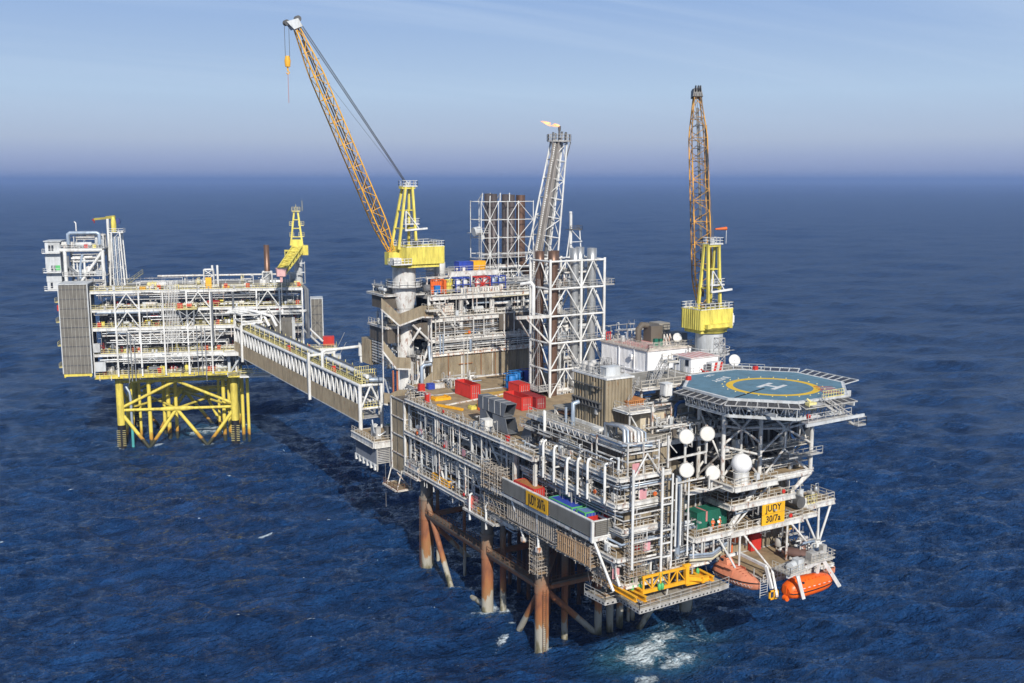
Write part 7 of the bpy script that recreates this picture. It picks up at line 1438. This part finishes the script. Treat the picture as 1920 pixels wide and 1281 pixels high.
CX = [-5.5+6.33*k for k in range(10)]
for k,x in enumerate(CX):
    for j in range(4):
        if j == 0 and x > 33: continue
        part('column', MB().bar((x,-4.35,SZ[j]-.4),(x,-4.35,SZ[j+1]-.4),.42), whiteC, ST)
        if k%3 == 1 and j in (2,3):
            xm = x+3.16; braces(ST,[((x+.2,-4.4,SZ[j]),(xm,-4.4,SZ[j+1]-.8)),((x+6.1,-4.4,SZ[j]),(xm,-4.4,SZ[j+1]-.8))],.18,whiteC)
# pipe-rack truss between the second and third decks
part('rack_chord', MB().bar((1,-4.2,33.4),(30,-4.2,33.4),.3).bar((1,-4.2,30),(30,-4.2,30),.3), whiteC, ST)
for k in range(10):
    x = 1+k*2.9; braces(ST,[((x,-4.2,33.3),(x+2.9,-4.2,30.1)) if k<5 else ((x,-4.2,30.1),(x+2.9,-4.2,33.3))],.12,whiteC); BK.add(ST,'rack_post',MB().bar((x,-4.2,30),(x,-4.2,33.4),.22),whiteC)
part('rack_chord', MB().bar((2,-4.2,26.3),(30,-4.2,26.3),.3,.6).bar((2,-4.2,24.6),(30,-4.2,24.6),.2), whiteC, ST)
for k in range(6): x = 4+k*4.6; braces(ST,[((x,-4.2,24.7),(x+1.3,-4.2,26)),((x+2.6,-4.2,24.7),(x+1.3,-4.2,26))],.1,whiteC)
for k,(z,x0,x1,r_,mt) in enumerate(((38.0,30,52,.42,whiteC),(37.4,8,31,.24,pipeg),(37.3,33,50.5,.3,whiteC),(36.6,10,26,.16,white),(33,-3,30,.16,pipeg),(32.3,-3,26,.2,white),(31.6,4,29,.15,pipeg),(31,-1,22,.18,whiteC),(30.4,-2,30,.14,pipeg),(25.6,-4,22,.3,pipeg),(25.1,-3,20,.2,whiteC),(43.6,-4,30,.14,white),(43,10,50,.14,pipeg),(42.3,4,38,.1,white),(38.8,-4,12,.5,pipeb))):
    BK.add(ST,'pipe',MB().path([(x0,-3.9+.15*(k%3),z),(x1,-3.9+.15*(k%3),z),(x1+.3,-3.2,z)],r_,9),mt)
pw = [white,whiteC,whiteC,pipeg,greyw,white,galv]; ew = [greyw,white,pipeg,greyw,yel,redD,steel,white,hoodm]
for j in range(4): clutter(ST,-5,33 if j==0 else 51,-3.4,4,SZ[j],SZ[j+1]-.3,n=90,pipes=26,axis='x',seed=80+j,pm=pw,em=ew,big=.85)
clutter(ST,-4,51,-3,14,44.9,48,n=44,pipes=8,axis='x',seed=88,pm=pw,em=[greyw,white,yelr,galv],hang=False)
part('inner_wall', MB().corr((-5,5),(51,5),21.3,39.6,.9), paint('shade_wall',(.34,.35,.36),dirt=.4), ST)
for k in range(9): x = 14.2+.42*k; part('standpipe', MB().tube((x,-4.6,30 if k%3 else 27),(x,-4.6,47.2+.15*(k%3)),.09,6), whiteC, ST)
for (x,z0,z1) in ((3.6,19,33.5),(4.4,19.5,33.4),(5.4,19.5,31),(22.2,20.6,34.6),(23.4,20.6,34.4),(24.4,18.8,34)): part('standpipe', MB().tube((x,-4.7,z0),(x,-4.7,z1),.14,8), pipeg, ST)
for (x,z0,z1) in ((26.6,29,44),(32.4,39,44)): part('standpipe', MB().tube((x,-4.6,z0),(x,-4.6,z1),.3,8), hoodm, ST)
# cantilevered balcony with red pump
part('balcony', MB().box(17.2,22.8,-7.6,-4,39.6,39.8).rail([(17.2,-4,39.8),(17.2,-7.6,39.8),(22.8,-7.6,39.8),(22.8,-4,39.8)],t=.075), yelr, ST)
for x in (18,20,22): braces(ST,[((x,-7.2,39.5),(x+(20-x)*.25,-4.2,35))],.2,greyw)
part('balcony_brace', MB().bar((18,-7,39.2),(22,-5,36),.16).bar((22,-7,39.2),(18,-5,36),.16), greyw, ST); part('red_pump', MB().cbox(18.3,-6.6,39.8,1.4,1,1.5).tube((20,-6,40.6),(21.4,-6,40.6),.5,10), red, ST)
for (x,z) in ((-4.2,34.7),(6,27.4),(27.4,34.7),(24,27.4),(27.4,27.4),(-3.6,21.4),(11,21.4),(24.6,21.4),(50,44.9),(12,44.9),(36,44.9),(49.6,39.8),(30,44.9)):
    part('hose_cabinet', MB().box(x,x+1,-3.3,-2.7,z,z+1.3).box(x+.1,x+.9,-3.36,-3.3,z+.1,z+1.2), red, ST)
for x0,x1,z in ((10,12,37.4),(31,33,38.8),(36,38.5,38.8),(44,46,38.8)): part('red_pipe', MB().tube((x0,-3.4,z),(x1,-3.4,z),.3,8), red, ST)
part('orange_box', MB().cbox(8.2,-3,44.9,1.6,1,.9), frameY, ST); part('orange_box', MB().cbox(25.8,-2,44.9,1.6,1.4,3), amber, ST); part('orange_box', MB().cbox(30.6,-2.8,44.9,1.8,1,.7), frameY, ST)
# right-hand bays behind the bridge head
part('bridge_head', MB().box(29.4,36,-7.8,-3.6,26.9,27.3).bar((29.4,-7.9,26.8),(36,-7.9,26.8),.3,.9), whiteC, ST); part('railing', MB().rail([(29.4,-7.8,27.3),(29.4,-4,27.3)],t=.075).rail([(34,-7.8,21.4),(43,-7.8,21.2),(43,-4,21.2)],t=.08), yelr, ST)
part('bridge_bracket', MB().bar((30.6,-4,26.6),(30.6,-4,20.6),.7).bar((34.4,-6,26.6),(31,-4,21),.5).bar((30,-4,20.4),(37,-4,20.9),1.2,1.2), greyw, ST); part('yellow_head', MB().box(30.2,36.6,-4.6,-1,19.6,21.2), yeld, ST)
part('lower_gallery', MB().box(33.6,42,-7.8,-4,20.2,20.4).bar((33.6,-7.9,20.2),(42,-7.9,20.2),.2,.4).bar((35,-7.6,25),(37,-7.6,20.3),.2).bar((39,-7.6,25),(37,-7.6,20.3),.2), whiteC, ST)
part('brown_louvre', MB().corr((42.2,-4.3),(49,-4.3),26.5,36.3,.4,.06), cladG, ST); part('brown_louvre', MB().box(48.4,49.2,-4.45,-4.3,26.5,36.4), greyw, ST)
for k in range(14): part('louvre_bar', MB().box(42.2+k*.48,42.4+k*.48,-4.42,-4.36,35.2,35.7), steel, ST)
for x in (52.4,53): part('corner_pipe', MB().path([(51.6,-3,45.5),(x,-3,44),(x,-3,30)],.4,10), hoodm, ST)
braces(ST,[((51.6,-3.6,32.4),(56,0,27.6)),((52,4,33),(57,6,27.6))],.35,whiteC)
LT = sthing('louvre_tower','tall grey slatted tower at the seaward end of the smaller platform','louvre tower',(-9.4,-6,22))
def louvre_tower(t, x0,x1,y0,y1,z0,z1, px=.9, pz=1.5):
    part('core', MB().box(x0+.15,x1-.15,y0+.15,y1,z0,z1), steel, t)
    m = MB(); k = int((z1-z0)/.32)
    for i in range(k): z = z0+.1+i*.32; m._add([(x0,y0-.02,z),(x1,y0-.02,z),(x1,y0+.12,z+.26),(x0,y0+.12,z+.26),(x0,y0+.06,z-.02),(x1,y0+.06,z-.02)],[(0,1,2,3),(1,0,4,5)])
    part('slat_face', m, cladG, t); m = MB()
    for i in range(k): z = z0+.1+i*.32; m._add([(x1+.02,y0,z),(x1+.02,y1,z),(x1-.12,y1,z+.26),(x1-.12,y0,z+.26)],[(0,1,2,3)])
    part('slat_face', m, steel, t); m = MB()
    n = int((x1-x0)/px)
    for i in range(n+1): x = x0+(x1-x0)*i/n; m.box(x-.05,x+.05,y0-.09,y0-.02,z0,z1)
    part('mullion', m, paint('mullion_grey',(.34,.33,.30),dirt=.3), t); part('band', (lambda mm: [mm.box(x0-.02,x1+.02,y0-.05,y0-.01,z,z+.25) for z in np.arange(z0+2.2,z1-1,2.6)] and mm)(MB()), steel, t); part('corner_trim', MB().box(x1-.2,x1+.1,y0-.15,y0+.1,z0,z1).box(x0-.1,x0+.15,y0-.15,y0+.1,z0,z1).box(x0-.15,x1+.15,y0-.2,y1,z1,z1+.25), greyw, t)
louvre_tower(LT,-13.0,-5.5,-7,2,22.6,47)
part('foot_beam', MB().bar((-12.8,-7,22.2),(-5.6,-7,22.2),.5,.6).cbox(-12.6,-7,21.6,.4,.4,.6).cbox(-6,-7,21.6,.4,.4,.6), yeld, LT); m = MB()
for z in (24,30,36.5,42): m.box(-14.4,-13,-5,-2,z,z+.1).rail([(-14.4,-5,z+.1),(-14.4,-2,z+.1)],t=.08)
part('side_landing', m, yelr, LT); part('red_box', MB().cbox(-13.8,-3.5,39.6,.8,.8,1.6), red, LT); part('side_box', MB().box(-5.4,-3.6,-5,-3.9,28,30.4).box(-5.2,-2.4,-4.9,-3.9,22.6,25.2), greyw, LT)
LR = sthing('louvre_tower','narrow brown slatted tower at the bridge end of the smaller platform','louvre tower',(55.6,17,27)); louvre_tower(LR,53.9,57.4,15,21,27,39.2); part('louvre_brace', MB().bar((54,14.9,30),(57.3,14.9,34),.1).bar((57.3,14.9,30),(54,14.9,34),.1).bar((54,14.9,35),(57.3,14.9,39),.1), steel, LR)
# ------------------------------------------------------------------ structures on the smaller platform's roof
WM = sthing('vent_module','white framed pipe module with a stair cabin on the seaward end of the roof','pipe module',(-8,10,45))
for x in (-13.2,-3.2):
    for y in (5,14): part('module_leg', MB().tube((x,y,44),(x,y,55.6),.5,12), whiteC, WM)
for y in (5,14): part('module_girt', MB().tube((-14.4,y,55.6),(-3.2,y,55.6),.55,12), whiteC, WM); part('module_brace', MB().tube((-9.8,y,46),(-3.4,y,55),.4,10), whiteC, WM)
for z in (48.2,55.9): part('deck_plate', MB().box(-14,-2.6,4.6,15,z,z+.15), galv, WM); part('railing', MB().rail([(-14,4.4,z+.15),(-2.6,4.4,z+.15)],t=.08), whiteC, WM)
part('big_pipe', MB().path([(-12,4.8,57.2),(-12,4.8,60),(-11.4,4.8,60.4),(-4.4,4.8,60.4),(-3.8,4.8,60),(-3.8,4.8,57)],.5,12), pipeb, WM); part('big_pipe', MB().path([(-8,6,60.4),(-8,6,58)],.5,10), pipeb, WM)
part('grey_pipe', MB().path([(-12.6,5.4,54),(-12.6,5.4,51),(-10,5.2,48.6),(-10,5,46.8),(-8.4,4.6,46.6),(-8.4,4.4,44)],.45,10), hoodm, WM); part('grey_pipe', MB().path([(-8.6,5.4,54.4),(-9.4,5.2,51),(-9.4,5,47.6)],.38,10), pipeb, WM)
part('swan_vent', MB().path([(-10.4,8,60),(-10.4,8,63),(-10.8,8,63.4)],.18,8), whiteC, WM)
clutter(WM,-13,-3.4,5,9,48.3,55.4,n=22,pipes=18,axis='x',seed=91,pm=pw,em=[greyw,white,pipeg]); clutter(WM,-13.4,-3,5,9,56,60.6,n=22,pipes=10,axis='x',seed=92,pm=pw,em=[greyw,white,pipeg,pipeb],hang=False); clutter(WM,-13,-3,3,8,44.9,48,n=16,pipes=8,axis='x',seed=93,pm=pw,em=[greyw,white,pipeg])
part('cabin', MB().corr((-18.4,5),(-14.4,5),50.6,53.9,.35,.05).corr((-18.4,5),(-14.4,5),46.8,48.6,.35,.05).box(-18.3,-14.4,5.1,12,44.4,58).box(-18.6,-14,4.7,12,58,58.25), greyw, WM)
for z in (44.4,49.4,54.8): part('cabin_gallery', MB().box(-18.8,-14.2,3.4,5,z,z+.12).rail([(-18.8,3.4,z+.1),(-14.2,3.4,z+.1)],t=.08).rail([(-18.8,3.4,z+.1),(-18.8,5,z+.1)],t=.08), whiteC, WM)
for x,z in ((-17.4,55.4),(-16.6,55.4),(-17,49.8),(-16.2,49.8),(-17.4,45)): part('cabin_window', MB().box(x,x+.55,4.96,5,z,z+1.6), glassm, WM)
part('green_panel', MB().box(-15.8,-14.6,4.9,4.96,50,51.4), green, WM); part('red_box', MB().cbox(-7.4,4.8,56.1,1,.6,1.2), red, WM); part('yellow_box', MB().cbox(-5.2,4.8,56.1,.9,.6,1.1), yel, WM)
PT = sthing('pipe_tower','narrow white lattice tower of vertical pipes carrying the little yellow crane','lattice tower',(-.4,12,45))
for x,y in ((-2,10),(1.2,10),(1.2,14),(-2,14)): part('tower_leg', MB().tube((x*1.25,y,45),(x*.7,y,60.4),.24,8), whiteC, PT)
m = MB(); lattice(m,(-.4,12,45),(-.4,12,60.2),4,2.2,4,3,(1,0,0),(0,1,0),6,.08,.1); part('lattice', m, whiteC, PT)
for k in range(5): part('riser', MB().tube((-1.4+.55*k,9.6,45),(-1.4+.45*k,9.8,59),.16,8), pipeb if k%2 else whiteC, PT)
part('post', MB().tube((-2.4,11,52),(-2.4,11,64),.4,10), whiteC, PT)
YC = sthing('knuckle_crane','little yellow knuckle crane with a rusty jib on the pipe tower top','crane',(-1,12,60)); part('column', MB().lathe([(.7,60.2),(.75,63),(.5,64.6)],-1,12,14), yel, YC); part('jib', MB().bar((-.6,12,64.4),(-6.2,12,63.9),.55,.6).bar((-.4,12,64.6),(-3,12,64.3),.8,.8), paint('olive_jib',(.33,.28,.06),rust=.3), YC); part('hook', MB().tube((-6.2,12,63.8),(-6.2,12,62.8),.16,6).cbox(-6.3,12,63.4,.7,.5,.6), redD, YC); part('cab', MB().cbox(.4,11.4,62.6,1,1,1.5), paint('cab_navy',(.04,.06,.2)), YC); part('gallery', MB().prism([(-2.2,10.4),(1.8,10.4),(1.8,13.6),(-2.2,13.6)],60,60.1).rail([(-2.2,10.4,60.1),(1.8,10.4,60.1),(1.8,13.6,60.1)],t=.1), whiteC, YC)
single('gangway_ramp', MB().bar((2.4,8,45.4),(7,8,48.6),1.4,.2).rail([(2.4,7.3,45.4),(7,7.3,48.6)],t=.1,toe=False), paint('olive_steel',(.22,.21,.12),rust=.2), 'olive steel ramp sloping up beside the pipe tower', 'ramp', (4.5,8,45), frame=SAT)
VL = sthing('vent_lattice','small white lattice box with two stub pipes on the middle of the roof','lattice frame',(26,2,45)); m = MB(); lattice(m,(25.6,2,44.9),(25.6,2,49.8),2.6,2.6,2.4,2.4,(1,0,0),(0,1,0),3,.14,.17); part('frame', m, whiteC, VL)
for x in (26.6,28): part('stub_pipe', MB().tube((x,2,49 if x<27 else 44.9),(x,2,51),.32,8), whiteC, VL)
TS = sthing('turbine_stack','dark brown exhaust stack in a white braced cage on the smaller platform roof','exhaust stack',(41.8,2,45)); part('flue', MB().lathe([(.85,44.9),(.85,49),(.78,49.2),(.78,56.6),(.7,56.6)],41.8,2,16), stackB, TS); part('foot', MB().lathe([(.95,45),(1.05,47),(.9,49)],41.8,2,16), stackG, TS); m = MB(); lattice(m,(41.8,2,44.9),(41.8,2,48.9),2.6,2.6,2.6,2.6,(1,0,0),(0,1,0),2,.14,.17); part('cage', m, whiteC, TS); part('duct', MB().path([(42,2,46),(47,2,46)],.75,12), stackG, TS)
SC = sthing('pedestal_crane','yellow crane on the smaller platform with its boom lowered towards the viewer','crane',(50,8,45),group='yellow lattice boom cranes on white pedestals')
part('pedestal', MB().tube((50.6,8,44.9),(50.6,8,52.8),1.2,16), greyw, SC); part('pedestal_frame', MB().rail([(48,5,45),(52.4,5,45),(52.4,9,45)],h=6,step=2,t=.3), greyw, SC)
part('machine_house', MB().corr((51,6.4),(53.6,6.4),53.2,56,.6,.08).box(49.4,53.5,6.5,11,53.2,55.9).cbox(50.4,8.6,55.9,3,3,1.8), yel, SC); m = MB()
for sx_ in (-1.7,1.7): m.bar((50.3+sx_,7.4,56),(50.4+sx_*.3,8,66),.5).bar((50.3+sx_,9.6,56),(50.4+sx_*.3,8.6,66),.35)
for t_ in (.25,.5,.75): m.bar((50.3-1.7*(1-.7*t_),7.5,56+10*t_),(50.3+1.7*(1-.7*t_),7.5,56+10*t_),.25)
part('a_frame', m, yel, SC); part('top_deck', MB().cbox(50.4,8.2,65.8,2.4,1.8,.15).rail([(49.2,7.3,66),(51.6,7.3,66),(51.6,9.1,66)],step=.8,t=.1).tube((52.2,8,66),(52.2,8,69),.06,5).tube((50.4,8,66),(50.4,8,68),.06,5), yelr, SC)
for z in (58.6,61.8): part('side_gallery', MB().rail([(51,7.6,z),(52.6,7.6,z),(52.6,9,z)],step=.8,t=.09).box(51,52.6,7.6,9,z-.1,z).rail([(49.6,7.6,z),(48.4,7.6,z)],step=.6,t=.09), yelr, SC)
m = MB(); lattice(m,(50.4,6.6,54.8),(46.2,-16,50.5),2.8,2.4,1.9,1.2,(1,-.2,0),(0,.1,1),10,.16,.24); part('boom', m, yel, SC); part('boom_cover', MB().bar((50.3,6,55.4),(46.5,-14,51.2),2.4,.12), yel, SC)
part('boom_head', MB().hexa([(44.8,-15.6,49),(47.4,-16.2,49),(47.2,-17.4,49.2),(45,-17,49.2)],[(44.6,-15.2,51.4),(47.8,-15.8,51.4),(47.4,-17.4,51),(45,-17,51)]).cbox(46.1,-16.4,47.6,.7,.7,1.4), paint('head_pink',(.72,.42,.40),dirt=.2), SC)
part('cab', MB().box(46.8,48.6,5.6,8,52.6,54.6).box(46.7,48.7,5.5,8.1,54.6,54.75), yel, SC); part('cab_window', MB().box(47,48.4,5.54,5.6,53,54.4), glassm, SC); part('hook_line', MB().tube((46.1,-16.4,40),(46.1,-16.4,47.6),.05,5).cbox(46.1,-16.4,39,.5,.5,1.2), whiteC, SC)
RT = sthing('red_tank_deck','small cantilevered deck with a bright red tank at the bridge end of the smaller platform','platform',(57,12,25)); part('deck_plate', MB().box(52,61.2,9.6,15,24.6,24.9).bar((52,9.5,24.4),(61.2,9.5,24.4),.3,.9), whiteC, RT); part('railing', MB().rail([(52,9.6,24.9),(61.2,9.6,24.9),(61.2,15,24.9)],t=.09), yelr, RT); part('tank', MB().box(57.2,60.5,10.6,13,25.6,28.2).box(57.2,60.5,10.58,10.6,25.7,28.1), red, RT); part('tank_foot', MB().box(57.4,60.3,10.8,12.8,24.9,25.6), steel, RT); part('post', MB().bar((56,9.8,24),(56,9.8,20.6),.3), greyw, RT); part('post', MB().bar((60,9.8,24),(60,9.8,20.6),.3), greyw, RT); part('valve_box', MB().box(60.4,62.4,10,13,21.4,22.6), greyw, RT); part('whip_aerial', MB().tube((61.4,10,25),(63.6,9,29.6),.07,5).tube((61.6,10,22),(64,9,26.6),.07,5), galv, RT); part('red_box', MB().cbox(52.8,10,24.9,1,.8,1.2), red, RT)

for j,z in enumerate(SZ): edge_detail(ST,(-5,-4.3),(33 if j==0 else 51,-4.3),z,3.6 if j else 1.5,seed=170+j,step=1.0)
# ------------------------------------------------------------------ bridge between the platforms
b0 = Vector((-3.7,66,32.3)); b1 = SAT.w((32.6,-4,33.9)); bd = b1-b0; BL = bd.length; WID = 4.9; HGT = 7.4
BR = thing('link_bridge','long white truss footbridge with brown side cladding joining the two platforms','bridge',(0,66,24))
fx_ = Vector((bd.x,bd.y,0)).normalized(); rt = Vector((fx_.y,-fx_.x,0))       # along, and across towards +X
def bp(s, a, h): return b0+bd*(s/BL)+rt*a+Vector((0,0,h))
for a in (0,WID):
    part('top_chord', MB().tube(bp(0,a,0),bp(BL,a,0),.36,12), whiteC, BR); part('bottom_chord', MB().tube(bp(0,a,-HGT),bp(BL,a,-HGT),.3,10), whiteC, BR)
    n = 34
    for i in range(n):
        s0,s1,s2 = BL*i/n,BL*(i+.5)/n,BL*(i+1)/n
        BK.add(BR,'diagonal',MB().tube(bp(s0,a,0),bp(s1,a,-HGT+2.6 if a==0 else -HGT+.4),.2,8),whiteC); BK.add(BR,'diagonal',MB().tube(bp(s1,a,-HGT+2.6 if a==0 else -HGT+.4),bp(s2,a,0),.2,8),whiteC)
k = int(BL/.5); m = MB()
pts = []
for i in range(k):
    for s_,o in ((i,0),(i+.4,0),(i+.5,-.06),(i+.9,-.06)): pts.append((s_*BL/k,o-.45))
pts.append((BL,-.45)); vs = [bp(s_,o,-3.9) for s_,o in pts]+[bp(s_,o,-HGT-.1) for s_,o in pts]+[bp(s_,-.34,-3.9) for s_,o in pts]+[bp(s_,-.34,-HGT-.1) for s_,o in pts]; n_ = len(pts)
m._add(vs,[(i,i+1,n_+i+1,n_+i) for i in range(n_-1)]+[(2*n_+i,3*n_+i,3*n_+i+1,2*n_+i+1) for i in range(n_-1)]+[(i,2*n_+i,2*n_+i+1,i+1) for i in range(n_-1)]+[(n_+i,n_+i+1,3*n_+i+1,3*n_+i) for i in range(n_-1)]); part('side_cladding', m, clad, BR)
part('cladding_sill', MB().bar(bp(0,-.42,-HGT-.2),bp(BL,-.42,-HGT-.2),.25,.2), greyw, BR)
for h in (-.3,-HGT+.3): m = MB().bar(bp(0,WID/2,h),bp(BL,WID/2,h),WID-.6,.12); part('floor', m, galv if h<-1 else paint('bridge_grating',(.42,.37,.16),rust=.1,dirt=.4), BR)
for a,h in ((.5,-.2),(WID-.4,-.2)):
    for i in range(4): part('railing', MB().rail([bp(BL*i/4,a,h),bp(BL*(i+1)/4,a,h)],h=1.2,step=1.0,t=.085), yelr, BR)
for i in range(3): part('railing', MB().rail([bp(BL*i/3,.6,-HGT+.4),bp(BL*(i+1)/3,.6,-HGT+.4)],h=1.2,step=1.2,t=.075), yelr, BR)
for k,(a,h,r_,mt) in enumerate(((2.2,1.6,.45,whiteC),(2.9,1.5,.35,pipeb),(3.5,1.7,.4,steel),(4.0,1.4,.3,pipeg),(1.7,.8,.22,pipeg),(2.4,.7,.2,white),(3.2,.6,.25,pipeg),(1.4,-3.6,.25,pipeg),(2.2,-3.4,.3,white),(3,-3.8,.25,pipeg),(3.8,-3.2,.3,white),(1.2,-5,.2,pipeb),(3.2,-5.4,.3,pipeg))): part('pipe', MB().tube(bp(1 if k<4 else 0,a,h),bp(BL-1,a,h),r_,9), mt, BR)
for i in range(22):
    c = BL*(i+.5)/22; part('pipe_support', MB().bar(bp(c,1.3,-.2),bp(c,1.3,2.2),.14).bar(bp(c,4.3,-.2),bp(c,4.3,2.2),.14).bar(bp(c,1.3,1.05),bp(c,4.3,1.05),.14), yelr, BR)
for c in (BL-8.4,28.5):
    for a in (-.75,WID+.6): part('support_post', MB().bar(bp(c,a,-HGT-1.1),bp(c,a,1.7 if c>40 else 2.6),.55), whiteC, BR)
    part('support_beam', MB().bar(bp(c,-.75,1.9),bp(c,WID+.6,2.2),.5), whiteC, BR)
part('loop_pipe', MB().path([bp(22,.2,-.4),bp(22,.2,3.6),bp(22,1,4),bp(22.4,9.4,4.2),bp(22.4,9.8,3.8),bp(22.4,9.8,.4)],.35,10), whiteC, BR); part('loop_valve', MB().tube(bp(22.4,9.8,2),bp(22.4,9.8,5),.6,12), whiteC, BR)
for i in range(2): c = 17+30*i; part('red_box', MB().cbox(*bp(c,.9,-.2),.7,.7,1.5), red, BR)
# near end frame
part('end_frame', MB().tube(bp(0,0,.2),bp(0,0,-HGT-2),.42,12).tube(bp(0,WID,.2),bp(0,WID,-HGT-2),.36,12).tube(bp(0,0,0),bp(0,WID,0),.35,12).tube(bp(0,WID/2,0),bp(0,.2,-4.8),.22,10).tube(bp(0,WID/2,0),bp(0,WID-.2,-4.8),.22,10).tube(bp(0,0,-5),bp(0,WID,-5),.25,10), whiteC, BR)
part('end_rail', MB().rail([bp(.2,.4,-4.8),bp(.2,WID-.4,-4.8)],h=1.2,step=.7,t=.08).rail([bp(.4,.2,0),bp(.4,WID,0)],h=1.1,step=.6,t=.08).rail([bp(2.5,.6,1.2),bp(2.5,WID,1.2)],h=1.6,step=.5,t=.09).rail([bp(4.5,.8,1.4),bp(4.5,WID,1.4)],h=1.8,step=.5,t=.09), yelr, BR)
part('end_elbow', MB().path([bp(-.4,2,1.2),bp(-.8,3,1.2),bp(-.8,6.4,1.0),bp(-.8,6.8,-1)],.5,12), pipeb, BR)
# far end pipe gantry
GA = thing('pipe_gantry','white pipe gantry over the far bridge end against the smaller platform','gantry',tuple(bp(BL-4,2,0)))
for s_ in (BL-2,BL-8):
    for a in (-.4,WID+.2): part('post', MB().bar(bp(s_,a,0),bp(s_,a,4.4),.3), whiteC, GA)
for h in (2.6,4.4): part('beam', MB().bar(bp(BL-2,-.4,h),bp(BL-8,-.4,h),.3).bar(bp(BL-2,WID,h),bp(BL-8,WID,h),.3).bar(bp(BL-8,-.4,h),bp(BL-8,WID,h),.3).bar(bp(BL-2,-.4,h),bp(BL-2,WID,h),.3), whiteC, GA)
for k in range(3): part('header_pipe', MB().path([bp(BL+1,-1.5+.2*k,4.2+.5*k),bp(BL-3-k*2,1.2+k*1.2,4.2+.5*k),bp(BL-6-k*1.6,4.5+k*1.6,3.8),bp(BL-7-k*1.6,5.5+k*1.6,1)],.42,10), whiteC, GA)
BK.flush()
